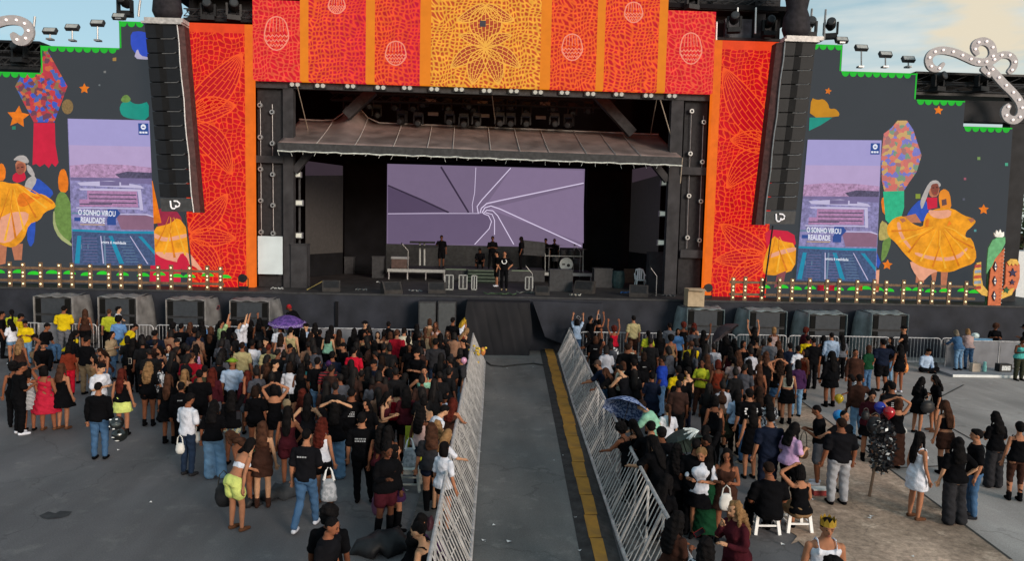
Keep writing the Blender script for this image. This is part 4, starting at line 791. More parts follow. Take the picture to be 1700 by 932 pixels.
crate('speaker_box', 579, 455, .5, .9, .5, M_dk2, 'small black speaker cabinet beside the left grey screen', 'speaker', None, 'tall speaker cabinets on the deck')
crate('cabinet', 1001, 478, .9, .9, .7, M_dk2, 'black ribbed equipment bin right of the drum riser', 'equipment bin')
crate('cabinet', 496, 478, .7, 1.9, .6, M_post, 'dark tall cabinet behind the left stage post', 'cabinet')
crate('cabinet', 1090, 484, .8, 1.8, .6, M_post, 'dark tall cabinet behind the right stage post', 'cabinet')
p = deckp(1025, 478); b = MB(); b.lathe(p, [(.28, 0), (.36, .3), (.34, .7), (.3, .82), (.28, .84)], 16); solo('bin', b, mat('teal_bag', (.02, .04, .045), .6, noise=.3), p, 'dark teal bin bag beside the equipment bin', 'bin bag')
p = deckp(1045, 470); b = MB(); b.box((p.x-.3, p.y, D), (p.x+.25, p.y+.2, D+.75)); solo('carton', b, mat('brown_board', (.10, .075, .055), .8), p, 'brown board leaning behind the white plastic chair', 'board')
for i, (u, v, c_x, w_) in enumerate(((640, 470, '#8f9396', .9), (690, 484, '#7a7d80', .6), (880, 487, '#5a5d5a', 1.2), (955, 491, '#8f8f8a', .5), (1040, 487, '#1f4f86', .6), (460, 480, '#9a9d9f', .5), (600, 482, '#666a6c', .5), (1110, 492, '#404448', .5), (830, 489, '#384a38', 1.4), (545, 478, '#6a4440', .4))):
    p = deckp(u, v); b = MB(); pts = [p+Vector((w_*(k/9-.5), .12*math.sin(k*1.9+i), .03+.03*math.sin(k*2.7+i))) for k in range(10)]; b.tube(pts, .028, 5)
    solo('cable', b, mat('cable_'+c_x, c_x, .6, noise=.2), p, ['coiled pale cable on the pale case', 'pale coiled cable near the stage front', 'long grey cable right of the stage hand', 'short pale cable at the right stage edge', 'blue cable heap left of the white chair', 'pale cable by the left post', 'grey cable on the left deck', 'dark cable under the right post', 'green cable run at the stage edge centre', 'reddish cable by the left monitor'][i], 'cable', 'cables on the deck')
b = MB(); a, c = deckp(510, 482), deckp(537, 467); b.tube([a+Vector((0, 0, .02)), c+Vector((0, 0, .02))], .02, 5); solo('tape_line', b, mat('yellow_tape', (.4, .33, .12)), a, 'thin yellow line on the left of the deck', 'tape')
for i, (u, v, h_, l_) in enumerate(((677, 464, 1.5, 'thin microphone stand in front of the keyboards'), (1089, 492, .9, 'short microphone stand right of the white chair'), (962, 468, 1.6, 'microphone stand by the drum riser'), (883, 484, .8, 'short tripod stand beside the flight case'))):
    p = deckp(u, v); t = thing('microphone_stand', p, l_, 'microphone stand', 'microphone stands')
    b = MB(); b.tube([p, p+Vector((0, 0, h_))], .018, 6); b.tube([p+Vector((0, 0, h_)), p+Vector((-.3, -.1, h_+.35))], .014, 5); obj('pole', b, M_grey, t)
    for k in range(3): a = k*2.09; b = MB(); b.tube([p+Vector((0, 0, .12)), p+Vector((.3*math.cos(a), .3*math.sin(a), .01))], .014, 5); obj('leg', b, M_dk, t)
    b = MB(); b.ell(p+Vector((-.32, -.1, h_+.38)), (.03, .03, .05), 8, 5); obj('microphone', b, M_dk, t)
# white monobloc chair on the deck
p = deckp(1063, 480); t = thing('plastic_chair', p, 'white plastic armchair standing on the right of the deck', 'chair')
b = MB(); b.box((p.x-.24, p.y-.2, D+.42), (p.x+.24, p.y+.22, D+.455)); obj('seat', b, M_white, t)
b = MB()
for s in (-1, 1): b.tube([(p.x+s*.22, p.y+.2, D+.44), (p.x+s*.24, p.y+.30, D+.7), (p.x+s*.16, p.y+.36, D+.92), (p.x, p.y+.37, D+.96)], .04, 6)
for s in (-.09, 0, .09): b.box((p.x+s-.034, p.y+.27, D+.45), (p.x+s+.034, p.y+.30, D+.93))
obj('backrest', b, M_white, t)
for sx in (-1, 1):
    for sy in (-1, 1): b = MB(); b.tube([(p.x+sx*.21, p.y+sy*.18, D+.43), (p.x+sx*.26, p.y+sy*.23, D)], [.03, .022], 6); obj('leg', b, M_white, t)
    b = MB(); b.tube([(p.x+sx*.24, p.y-.2, D+.45), (p.x+sx*.26, p.y-.2, D+.65), (p.x+sx*.25, p.y+.25, D+.68)], .022, 6); obj('armrest', b, M_white, t)
# ================================================================== subwoofer stacks in front of the stage
M_tarp = mat('grey_tarp', (.15, .148, .15), .55, noise=.3, nscale=2, bump=.6, bscale=5)
M_tarp2 = mat('bluish_tarp', (.15, .18, .19), .5, noise=.3, nscale=2.5, bump=.6, bscale=5)
YB = 28.9
def sub(u0, u1, vt, side, lab):
    xa, xb = PY(u0, vt, YB).x, PY(u1, vt, YB).x; zt = PY((u0+u1)/2, vt+8, YB).z; w_ = xb-xa
    t = thing('subwoofer_stack', ((xa+xb)/2, YB, 0), lab, 'subwoofer', 'tarpaulin covered subwoofer stacks along the stage')
    n = 3; h = zt/n
    for k in range(n):
        b = MB(); b.box((xa+.03, YB+.03, h*k+.01), (xb-.03, YB+1.0, h*(k+1)-.01)); c = obj('speaker_cabinet', b, M_dk2, t)
        b = MB(); b.box((xa+.26, YB+.012, h*k+.05), (xb-.26, YB+.028, h*(k+1)-.05)); obj('grille', b, mat('sub_grille', (.035, .040, .048), .6, noise=.1), c)
        for s in (xa+.06, xb-.22): b = MB(); b.box((s-.01, YB+.0, h*k+.05), (s+.18, YB+.028, h*(k+1)-.05)); obj('port', b, mat('port_black', (.004, .004, .004), .9, noise=0), c)
    b = MB(); P = [Vector((xa-.02, YB-.03, zt+.02)), Vector((xb+.02, YB-.03, zt+.02)), Vector((xb+.06, YB+1.08, zt+.07)), Vector((xa-.06, YB+1.08, zt+.07))]
    nx = 10; vs = []
    for j in range(5):
        for i in range(nx+1):
            p = P[0].lerp(P[1], i/nx).lerp(P[3].lerp(P[2], i/nx), j/4); p.z += .03*math.sin(i*1.7+j); vs.append(p)
    b.add(vs, [(j*(nx+1)+i, j*(nx+1)+i+1, (j+1)*(nx+1)+i+1, (j+1)*(nx+1)+i) for j in range(4) for i in range(nx)])
    # draped sides
    for s in (-1, 1):
        wide = .55 if s == side else .10; vs = []; x = xb+.03 if s > 0 else xa-.03
        for j in range(7):
            for i in range(7):
                f = i/6; z = (zt+.03)*(1-j/6*(.95 if s == side else .97)); 
                vs.append(Vector((x+s*(wide*(.25+.75*j/6)*f*f*.9+.03*f*math.sin(i*2.1+j*1.3)), YB-.02+1.07*f, z)))
        b.add(vs, [(j*7+i, j*7+i+1, (j+1)*7+i+1, (j+1)*7+i) for j in range(6) for i in range(6)])
    o = obj('tarpaulin', b, M_tarp if side > 0 else M_tarp2, t, smooth=True); md = o.modifiers.new('s', 'SOLIDIFY'); md.thickness = .012
for a in ((56, 117, 486, 1, 'subwoofer stack under grey tarpaulin, farthest left'), (163, 224, 487, 1, 'subwoofer stack under grey tarpaulin, second from the left end'), (276, 338, 491, 1, 'subwoofer stack under grey tarpaulin, third from the left end'), (382, 445, 493, 1, 'subwoofer stack under grey tarpaulin nearest the purple umbrella'),
          (1143, 1202, 507, -1, 'subwoofer stack with the cardboard box on top'), (1246, 1306, 510, -1, 'subwoofer stack under bluish tarpaulin, second right of the cardboard box'), (1345, 1406, 515, -1, 'subwoofer stack under bluish tarpaulin, third right of the cardboard box'), (1450, 1508, 515, -1, 'subwoofer stack under bluish tarpaulin, farthest right')): sub(*a)
for u0, u1, lab in ((695, 724, 'grey front fill speaker, left one of the pair near the lane'), (727, 757, 'grey front fill speaker, right one of the pair near the lane')):
    xa, xb = PY(u0, 500, 29.2).x, PY(u1, 500, 29.2).x; z = PY(u0, 501, 29.2).z
    t = thing('front_fill_speaker', ((xa+xb)/2, 29.2, 0), lab, 'speaker', 'front fill speakers')
    b = MB(); b.box((xa, 29.2, 0), (xb, 29.9, z)); obj('cabinet', b, M_dk2, t); b = MB(); b.box((xa+.04, 29.18, .1), (xb-.04, 29.198, z-.06)); obj('grille', b, mat('fill_grille', (.06, .065, .07), .5, noise=.1), t)
# cardboard box on the stack
p = PY(1155, 510, 29.3); t = MB(); zt = PY(1170, 507+8, YB).z+.1; t.box((p.x-.38, 29.15, zt), (p.x+.30, 29.75, zt+.72)); t.flat([(p.x-.38, 29.15, zt+.73), (p.x+.3, 29.15, zt+.73), (p.x+.32, 28.95, zt+.66), (p.x-.4, 28.95, zt+.68)])
solo('cardboard_box', t, mat('cardboard', (.36, .28, .19), .85, noise=.12), (p.x, 29.4, zt), 'brown cardboard box on top of a tarpaulin covered subwoofer stack', 'box')
# ================================================================== line arrays
def line_array(tl, tr_, bl, br, side_w, lab, sgn):
    yT, yBm = 30.6, 30.2; N = 13
    A, B2, C, D2 = PY(*tl, yT), PY(*tr_, yT), PY(*br, yBm), PY(*bl, yBm)
    t = thing('line_array', ((C.x+D2.x)/2, yBm, C.z), lab, 'line array', 'hanging line array speakers')
    for k in range(N):
        f0, f1 = k/N, (k+1)/N-.006; a, b2, c, d = A.lerp(D2, f0), B2.lerp(C, f0), B2.lerp(C, f1), A.lerp(D2, f1)
        tip = .05*(1-k/N); c = c+Vector((0, tip*.4, 0)); d = d+Vector((0, tip*.4, 0))
        b = MB(); b.prism([a, b2, c, d], (0, .62, 0)); 
        if k < N-1:
            o = obj('speaker_cabinet', b, mat('la_black', (.009, .010, .013), .55, noise=.1), t)
            b = MB(); m = a.lerp(b2, .48); e = a.lerp(b2, .86); b.tube([m+Vector((0, -.015, .0)), e+Vector((0, -.015, 0)), e+Vector((.09, -.02, .05))], .016, 4); obj('latch', b, M_grey, o)
            b = MB(); m0, m1 = a.lerp(b2, .34), a.lerp(b2, .56); m2, m3 = d.lerp(c, .56), d.lerp(c, .34); b.prism([q+Vector((0, -.012, 0)) for q in (m0, m1, m2, m3)], (0, .006, 0)); obj('horn', b, mat('la_horn', (.007, .007, .008), .8, noise=.1), o)
        else:
            o = obj('logo_box', b, mat('logo_box', (.045, .046, .05), .6, noise=.15), t); b = MB(); ce = (a+b2+c+d)/4+Vector((-.02, -.03, 0)); r = .16
            b.tube([ce+Vector((-r*1.25, 0, r)), ce+Vector((-r*1.1, 0, -r*.55)), ce+Vector((-r*.8, 0, -r)), ce+Vector((-r*.25, 0, -r)), ce+Vector((r*.1, 0, -r*.7)), ce+Vector((r*.1, 0, -r*.1))], .033, 5)
            b.tube([ce+Vector((-r*.35, 0, r*.95)), ce+Vector((r*.5, 0, r*.9)), ce+Vector((r*1.1, 0, r*.35)), ce+Vector((r*.95, 0, -r*.3)), ce+Vector((r*.4, 0, -r*.55)), ce+Vector((r*.1, 0, -r*.55))], .033, 5)
            obj('logo', b, mat('logo_white', (.8, .78, .8), .4, noise=0, emis='#cfcbd6', estr=.25), o)
    # side frame
    if sgn > 0: P = [B2, B2+Vector((side_w, .1, 0)), C+Vector((side_w, .1, 0)), C]
    else: P = [A+Vector((-side_w, .1, 0)), A, D2, D2+Vector((-side_w, .1, 0))]
    b = MB(); b.prism([q+Vector((0, .02, 0)) for q in P], (0, .5, 0)); obj('side_frame', b, mat('la_side', (.050, .022, .022), .6, noise=.3), t)
    b = MB(); e0, e1 = ((B2, C) if sgn > 0 else (A, D2)); e0 = e0+Vector((sgn*.05, -.02, 0)); e1 = e1+Vector((sgn*.05, -.02, 0)); b.tube([e0.lerp(e1, k/10)+Vector((.02*math.sin(k*2), 0, 0)) for k in range(11)], .028, 5); obj('cable', b, M_grey, t)
    # flying frame and motor
    b = MB(); m = (A+B2)/2; b.box((A.x-.1, yT-.1, A.z+.03), (B2.x+.25 if sgn > 0 else B2.x+.1, yT+.7, A.z+.12)); b.box((A.x+.0, yT-.05, A.z+.12), (B2.x+.3, yT+.6, A.z+.28)); obj('flying_frame', b, mat('pale_steel', (.40, .38, .38), .5, metal=.2, noise=.2), t)
    return m
m1 = line_array((240, 40), (292, 40), (268, 353), (319, 353), .28, 'black hanging line array over the left LED tower', 1)
m2 = line_array((1305, 70), (1355, 70), (1270, 374), (1319, 374), .36, 'black hanging line array over the right LED tower', -1)
for m, u, lab in ((m1, 278, 'black cloth wrapped hoist above the left line array'), (m2, 1323, 'black cloth wrapped hoist above the right line array')):
    b = MB(); c = Vector((PY(u, 20, 30.9).x, 30.9, m.z+.28)); b.rings([(c+Vector((0, 0, z)), (rx, 0, 0), (0, .4, 0)) for z, rx in ((0, .48), (.3, .62), (.8, .56), (1.1, .42), (1.5, .5), (1.8, .62), (2.2, .5), (3.2, .4))], 12)
    solo('hoist', b, mat('hoist_cloth', (.016, .014, .018), .7, noise=.3, bump=.5, bscale=3), c, lab, 'hoist', 'wrapped hoists above the line arrays', smooth=True)
for (a, c, lab) in (((308, 356), (317, 442), 'dark cable hanging below the left line array'), ((1283, 375), (1267, 492), 'dark cable hanging below the right line array')):
    p, q = PY(*a, 30.5), PY(*c, 30.3); b = MB(); b.tube([p, q], .035, 6); solo('hanging_cable', b, M_dk, q, lab, 'cable', 'cables below the line arrays')
# ================================================================== trusses, boxes and lamps above the LED walls
def blk(name, u0, v0, u1, v1, y, dep, m, lab, cat, grp=None):
    p, q = PY(u0, v0, y), PY(u1, v1, y); b = MB(); b.box((p.x, y, q.z), (q.x, y+dep, p.z)); return solo(name, b, m, (p.x, y, q.z), lab, cat, grp)
M_roof = mat('roof_cloth', (.017, .017, .020), .7, noise=.25, nscale=1.5, bump=.3, bscale=2)
for (u0, v0, u1, v1, lab) in ((-60, 64, 67, 116, 'black cloth backed scaffold above the low left wall step'), (303, -60, 419, 37, 'black scaffold bay above the left LED tower'), (1105, -60, 1293, 20, 'black scaffold bay above the stage header on the right'), (1521, 118, 1820, 166, 'black cloth backed scaffold behind the silver scroll')):
    y = YL+.5; p, q = PY(u0, v0, y), PY(u1, v1, y)
    t = thing('scaffold_bay', (p.x, y, q.z), lab, 'scaffold', 'black scaffold bays above the LED walls')
    b = MB(); b.box((p.x, y+1.2, q.z), (q.x, y+1.3, p.z)); obj('cloth', b, M_roof, t)
    b = MB(); b.box((p.x, y, q.z), (q.x, y+1.2, q.z+.12)); b.box((p.x, y, p.z-.1), (q.x, y+1.2, p.z)); obj('decking', b, M_dk, t)
    b = MB(); truss(b, (p.x, y+.3, p.z-.25), (q.x, y+.3, p.z-.25), .35, .03, 10); truss(b, (p.x, y+.2, q.z+.35), (q.x, y+.2, q.z+.35), .3, .03, 10); obj('truss', b, M_dk2, t)
b = MB(); p, q = PY(1192, 20, 32.6), PY(1293, 68, 32.6); b.box((p.x, 33.4, q.z), (q.x+.3, 33.5, p.z+3)); b.box((p.x, 32.6, q.z-.02), (q.x+.3, 33.5, q.z+.1)); b.box((PY(1255, 0, 32.6).x, 32.7, q.z), (PY(1274, 0, 32.6).x, 33.2, p.z+3)); solo('scaffold_cladding', b, M_roof, (p.x, 32.6, q.z), 'black cloth cladding above the right LED tower', 'scaffold')
b = MB(); p, q = PY(1207, 28, 32.7), PY(1250, 62, 32.7); b.box((p.x, 32.9, q.z), (q.x, 33.1, p.z)); solo('tarpaulin', b, mat('slate_tarp', (.06, .065, .08), .5, noise=.4, nscale=3, bump=.6, bscale=5), (p.x, 32.9, q.z), 'slate grey tarpaulin sheet tied to the scaffold above the right tower', 'tarpaulin')
for u, v0, v1, lab in ((1190, 36, 66, 'thin white tube lamp at the corner of the stage header'), (1225, 12, 30, 'thin pale pole in front of the slate tarpaulin'), (1255, 12, 55, 'long thin pale pole right of the slate tarpaulin')):
    b = MB(); b.tube([PY(u, v0, 32.3), PY(u-1, v1, 32.3)], .035, 6); solo('tube_lamp', b, M_white, PY(u-1, v1, 32.3), lab, 'pole', 'thin pale poles above the right tower')
blk('scaffold_cladding', 1600, 166, 1760, 206, YL+.35, .6, M_roof, 'black cloth filling the corner below the silver scroll', 'scaffold')
b = MB(); b.box((23.7, YL+.4, D-2), (24.6, YL+.9, 11.6)); solo('edge_column', b, M_roof, (24.1, YL, 0), 'black cloth column at the right end of the LED wall', 'column')
b = MB(); b.box((-26, YL+.35, D), (24.5, YL+.6, 9.9)); 
# moving heads standing on top
g2 = 'moving head lamps on top of the LED walls'; a = moving_head(PY(208, 27, 32.3), 'black moving head lamp standing on the left wall beside the hoist', g2, 1.45, False)
for u, v, lab in ((1378, 64, 'black moving head lamp standing on the right wall beside the hoist'), (33, 104, 'black moving head lamp in the left scaffold bay'), (1218, 54, 'black moving head lamp in front of the slate tarpaulin'), (1368-1368+346, 34, 'black moving head lamp in the bay over the left tower, leftmost'), (388, 34, 'black moving head lamp in the bay over the left tower, rightmost'), (1276, 60, 'black moving head lamp left of the right hoist'), (1148, 16, 'black moving head lamp over the right header panel'), (1556, 152, 'black moving head lamp in the scaffold behind the scroll, left one'), (1628, 152, 'black moving head lamp in the scaffold behind the scroll, right one'), (1343, 62, 'black moving head lamp tucked behind the right hoist')):
    dup(a, PY(u, v, 32.3), random.uniform(-.4, .4), lab)
for u, v0, v1, lab in ((1369, 15, 66, 'thin crooked pole beside the moving head on the right wall'), (1346, 14, 60, 'thin pole right of the right hoist'), (231, 0, 27, 'thin pole left of the left hoist'), (56, 27, 66, 'thin grey pole right of the left silver scroll')):
    b = MB(); b.tube([PY(u+2, v0, 32.2), PY(u, (v0+v1)/2, 32.2), PY(u-1, v1, 32.2)], .045, 6); solo('pole', b, M_grey, PY(u, v1, 32.2), lab, 'pole', 'thin poles on top of the LED walls')
# floodlights on stalks
def flood(u, v, vb, lab, k):
    y = 32.1; c = PY(u, v, y); base = PY(u, vb, y)
    t = thing('floodlight', base, lab, 'floodlight', 'floodlights on top of the LED walls')
    b = MB(); b.tube([base, c], .03, 6); b.box((c.x-.12, y-.12, base.z-.01), (c.x+.12, y+.12, base.z+.06)); obj('stand', b, M_grey, t)
    b = MB(); M = Matrix.Translation(c) @ Matrix.Rotation(R(-35), 4, 'X'); b.box((-.27, -.07, -.13), (.27, .09, .13), M=M); h = obj('housing', b, M_dk2, t)
    b = MB(); b.box((-.23, -.078, -.10), (.23, -.072, .10), M=M); obj('glass', b, mat('flood_glass', (.30, .31, .31), .25, noise=.15), h)
for i, a in enumerate(((198, 27, 32, 'floodlight at the upper corner of the left wall step'), (162, 38, 68, 'floodlight on a stalk, on the left wall next to the step corner'), (120, 45, 68, 'floodlight on a stalk, middle one of the left wall'), (83, 51, 66, 'floodlight on a low stalk at the left end of the left wall'), (1397, 66, 72, 'floodlight at the upper corner of the right wall step'), (1430, 79, 112, 'floodlight on a stalk, on the right wall next to the step corner'), (1470, 90, 112, 'floodlight on a stalk, middle one of the right wall'), (1508, 98, 112, 'floodlight on a low stalk at the right end of the right wall'))): flood(*a, i)
# ================================================================== silver scrolls with bulbs
def scroll(paths, lab, bulbs=True):
    y = 31.2; P0 = PY(*paths[0][0][0], y); t = thing('scroll_ornament', P0, lab, 'ornament', 'silver scroll ornaments with bulbs'); b = MB(); bl = []
    for kk, (pts, w0, w1) in enumerate(paths):
        # smooth
        P = [Vector((u, v, 0)) for u, v in pts]
        for _ in range(2):
            Q = [P[0]]
            for i in range(len(P)-1): Q += [P[i].lerp(P[i+1], .25), P[i].lerp(P[i+1], .75)]
            Q.append(P[-1]); P = Q
        n = len(P); ws = [(w0+(w1-w0)*i/(n-1))*(.35+.65*min(1, i/(n*.15)))*(.45+.55*min(1, (n-1-i)/(n*.12)))/37 for i in range(n)]
        b.ribbon([(p.x, p.y) for p in P], y+.004*kk, ws, .12)
        d = 0; last = P[0]
        for i in range(1, n):
            d += (P[i]-last).length; last = P[i]
            if d > 13: bl.append(PY(P[i].x, P[i].y, y)); d = 0
    obj('scroll', b, mat('silver_paint', (.34, .32, .335), .6, noise=.08), t)
    for c in bl: b = MB(); b.ell(c+Vector((0, -.04, 0)), (.055, .05, .055), 8, 5); obj('bulb', b, mat('bulb', (.9, .85, .85), .3, noise=0, emis='#ffe8e0', estr=.6), t)
scroll([([(1568, 104), (1558, 116), (1546, 112), (1541, 100), (1546, 88), (1562, 82), (1585, 86), (1605, 95), (1622, 103), (1640, 103), (1650, 92), (1648, 76), (1636, 67), (1622, 70), (1617, 80), (1624, 91)], 12, 13), ([(1640, 108), (1652, 97), (1664, 90), (1678, 91), (1686, 101), (1683, 113), (1674, 121)], 12, 10), ([(1640, 104), (1652, 122), (1668, 140), (1684, 155), (1696, 172), (1697, 190), (1686, 201), (1672, 196), (1668, 184), (1677, 173)], 14, 13), ([(1630, 112), (1640, 122), (1646, 126)], 9, 7)], 'silver scroll ornament set with bulbs at the upper right')
scroll([([(19, 54), (27, 66), (40, 68), (49, 56), (46, 42), (34, 34), (18, 32), (0, 35), (-18, 44)], 15, 14)], 'silver scroll ornament set with bulbs at the upper left corner')
# ================================================================== low wooden fences with bulbs at the deck edge
M_wood = mat('brown_wood', (.13, .080, .050), .7, noise=.25, nscale=4)
def bulbfence(us, ua, ub, tilt, lab):
    y = 30.45; xa, xb = PY(ua, 460, y).x, PY(ub, 475, y).x
    t = thing('bulb_fence', ((xa+xb)/2, y, D), lab, 'fence', 'low fences hung with bulbs')
    for z in (.22, .74): b = MB(); b.box((xa, y-.02, D+z), (xb, y+.03, D+z+.10)); obj('rail', b, M_wood, t)
    for i, u in enumerate(us):
        x = PY(u, 465, y).x; b = MB(); h = 1.0+.04*(i % 2); b.box((x-.085, y-.055, D), (x+.085, y-.022, D+h)); pst = obj('post', b, M_wood, t)
        for z in (.14, .45, .60, .92): b = MB(); b.ell((x, y-.075, D+z), (.035, .035, .035), 8, 5); obj('bulb', b, mat('warm_bulb', (.9, .8, .5), .3, noise=0, emis='#ffe9a8', estr=1.3), pst)
bulbfence((-5, 18, 40, 69, 100, 121, 151, 182, 202, 233.5, 263.5, 285, 316, 345, 367), -30, 372, 0, 'low brown wooden fence with bulbs on the left deck edge')
bulbfence((1217, 1237, 1265, 1294, 1315, 1344, 1373, 1393, 1423, 1451, 1471, 1500, 1527, 1548, 1576, 1604), 1212, 1620, 0, 'low brown wooden fence with bulbs on the right deck edge')
# props in front of the right wall seen through the fence
for u, w_, c, lab in ((1363, 10, '#c01f38', 'bright red cloth square behind the right fence, left one'), (1380, 10, '#c01f38', 'bright red cloth square behind the right fence, right one'), (1428, 7, '#c8602c', 'small orange cloth behind the right fence'), (1456, 7, '#c06a40', 'small tan orange cloth behind the right fence')):
    p, q = PY(u-w_/2, 471, 31.2), PY(u+w_/2, 483, 31.2); b = MB(); b.box((p.x, 31.2, q.z), (q.x, 31.24, p.z)); solo('cloth_square', b, mat('cloth_'+c, c, .8), (p.x, 31.2, q.z), lab, 'cloth', 'coloured cloths behind the right fence')
# par lamps on the deck beside the towers
for u, v, lab in ((404, 462, 'round black lamp on the deck in front of the left tower'), (1175, 478, 'round black lamp on the deck in front of the right tower')):
    c = PY(u, v, 31.2); c.z = max(c.z, D+.25); t = thing('par_lamp', (c.x, c.y, D), lab, 'stage lamp', 'round lamps before the towers')
    b = MB(); b.tube([c+Vector((0, -.12, 0)), c+Vector((0, .15, 0))], [.19, .13], 14); obj('can', b, M_dk, t); b = MB(); b.box((c.x-.2, c.y, D), (c.x+.2, c.y+.06, D+.12)); b.bar((c.x-.2, c.y, D+.05), (c.x-.2, c.y, c.z), .03); b.bar((c.x+.2, c.y, D+.05), (c.x+.2, c.y, c.z), .03); obj('bracket', b, M_dk, t)
# ================================================================== painted cactus cut-out on the right
y = 30.5; t = thing('cactus_cutout', PY(1652, 508, y), 'painted orange cactus cut-out with green leaves and a white flower', 'stage prop')
def pl(name, poly, m, k, par=t, dep=.06): b = MB(); b.prism([PY(u, v, y-.075*k) for u, v in poly], (0, dep, 0)); return obj(name, b, m, par)
cO, cG, cW, cY, cN = mat('paint_orange', (.50, .13, .055), .6), mat('paint_green', (.10, .33, .15), .6), mat('paint_white', (.75, .75, .72), .6), mat('paint_yellow', (.60, .36, .07), .6), mat('paint_navy', (.03, .025, .07), .6)
pl('stem_back', [(1641, 436), (1646, 430), (1646, 508), (1636, 508), (1637, 490)], mat('paint_dark_green', (.03, .10, .05)), 0)  # dark green layer behind the left edge of the trunk
pl('trunk', [(1640, 508), (1642, 478), (1645, 445), (1652, 430), (1668, 412), (1666, 440), (1664, 470), (1661, 508)], cO, 1)
pl('leaves', [(1638, 455), (1639, 432), (1641, 412), (1648, 399), (1658, 393), (1669, 394), (1669, 404), (1662, 418), (1652, 430), (1647, 442), (1643, 447)], cG, 2)
pl('flower', [(1650, 386), (1653, 389), (1655, 382), (1658, 387), (1661, 381), (1663, 387), (1667, 385), (1667, 392), (1664, 394), (1656, 394), (1652, 393)], cW, 2.5)
arm = [(1622, 437), (1629, 435), (1629, 460), (1632, 474), (1642, 486), (1641, 493), (1630, 490), (1621, 482), (1616, 472), (1617, 450)]
pl('left_arm', arm, cY, .5)
for k, c in enumerate(('#9c3a34', '#7d8ea8', '#a8452e', '#8090a8', '#9c3a34')):
    v = 440+k*9; pl('stripe', [(1618.5-(k > 1), v), (1628.5, v-1), (1629, v+4), (1618-(k > 1), v+5)], mat('paint'+c, c, .6), .62, dep=.02)
pl('right_arm', [(1670, 450), (1671, 436), (1678, 431), (1688, 432), (1693, 440), (1693, 462), (1688, 478), (1678, 490), (1664, 496), (1663, 482), (1669, 472)], cO, .5)
pl('arm_top', [(1672, 436), (1678, 430), (1688, 431), (1692, 437), (1689, 441), (1685, 438), (1682, 442), (1679, 438), (1676, 442)], cY, .9, dep=.03)
pl('foot_curve', [(1663, 484), (1684, 478), (1680, 490), (1662, 497)], cY, .7, dep=.03)
for v in (443, 467, 492): pl('diamond', [(1653-.4*(v-443)/10, v-9), (1656-.4*(v-443)/10, v), (1653-.4*(v-443)/10, v+9), (1649.5-.4*(v-443)/10, v)], cN, 1.6, dep=.02); pl('diamond_mark', [(1653-.4*(v-443)/10, v-6), (1654.6-.4*(v-443)/10, v-1), (1651.4-.4*(v-443)/10, v-1)], cW, 1.9, dep=.012); pl('diamond_mark', [(1653-.4*(v-443)/10, v+6), (1654.6-.4*(v-443)/10, v+1.5), (1651.4-.4*(v-443)/10, v+1.5)], cW, 1.9, dep=.012)
for cx, cy, s in ((1682, 453, 8), (1681, 469, 5.5)): pl('leaf_mark', [(cx+(s if k % 2 == 0 else s*.4)*math.sin(k*math.pi/5), cy-(s if k % 2 == 0 else s*.4)*math.cos(k*math.pi/5)) for k in range(10)], cN, 1.0, dep=.02)
pl('leaf_mark', star(1671, 482, 6, .2), mat('paint_dark_green'), 1.0, dep=.02)
b = MB()
for k in range(16): c = PY(1667.5-.35*k, 413+k*6, y-.14); b.ell(c, (.022, .02, .022), 6, 4)
obj('white_dots', b, cW, t)
# truck and trees seen past the right edge
t = thing('truck', (31, 41, 0), 'white box truck behind the right end of the stage', 'truck')
b = MB(); b.box((27.4, 40, 1.1), (34, 42.4, 4.4)); obj('box', b, mat('white_truck', (.6, .63, .66), .4, noise=.05), t)
b = MB(); b.box((27.0, 40.1, .6), (34, 42.3, 1.1)); obj('chassis', b, M_dk2, t); b = MB(); b.box((34.1, 40.05, .7), (36.2, 42.35, 3.2)); obj('cab', b, mat('white_truck', (.6, .6, .6)), t)
for x in (28.6, 32.4, 35.2): b = MB(); b.tube([(x, 40.0, .5), (x, 40.4, .5)], .5, 16); obj('wheel', b, M_blk, t)
def tree(x, y, h, r, seed, lab):
    rd = random.Random(seed); t = thing('tree', (x, y, 0), lab, 'tree', 'trees behind the right end of the stage')
    b = MB(); b.tube([(x, y, 0), (x+.1, y, h*.35), (x-.1, y, h*.6)], [.28, .2, .1], 8)
    for k in range(7): a = k*.9; b.tube([(x, y, h*(.3+.04*k)), (x+r*.7*math.cos(a), y+r*.7*math.sin(a), h*(.55+.05*k))], [.1, .03], 5)
    obj('trunk', b, mat('bark', (.09, .065, .05), .9, bump=.5), t)
    b = MB(); cl = [(x+rd.gauss(0, r*.5), y+rd.gauss(0, r*.5), h*rd.uniform(.45, 1.0), r*rd.uniform(.25, .45)) for _ in range(26)]
    for cx, cy, cz, rr in cl:
        for _ in range(170):
            d = Vector((rd.gauss(0, 1), rd.gauss(0, 1), rd.gauss(0, 1))).normalized()*rr*rd.uniform(.5, 1.05); p = Vector((cx, cy, cz))+d; a = Vector((rd.gauss(0, 1), rd.gauss(0, 1), rd.gauss(0, 1))).normalized()*.13; c = a.cross(d).normalized()*.08
            b.add([p-a, p+c, p+a, p-c], [(0, 1, 2, 3)])
    obj('crown', b, mat('foliage', (.06, .085, .03), .7, noise=.4, nscale=1.5), t)
tree(28.5, 46, 10, 2.6, 3, 'green leafy tree right behind the white truck'); tree(33.5, 44, 9, 2.6, 5, 'green leafy tree farther right behind the truck')

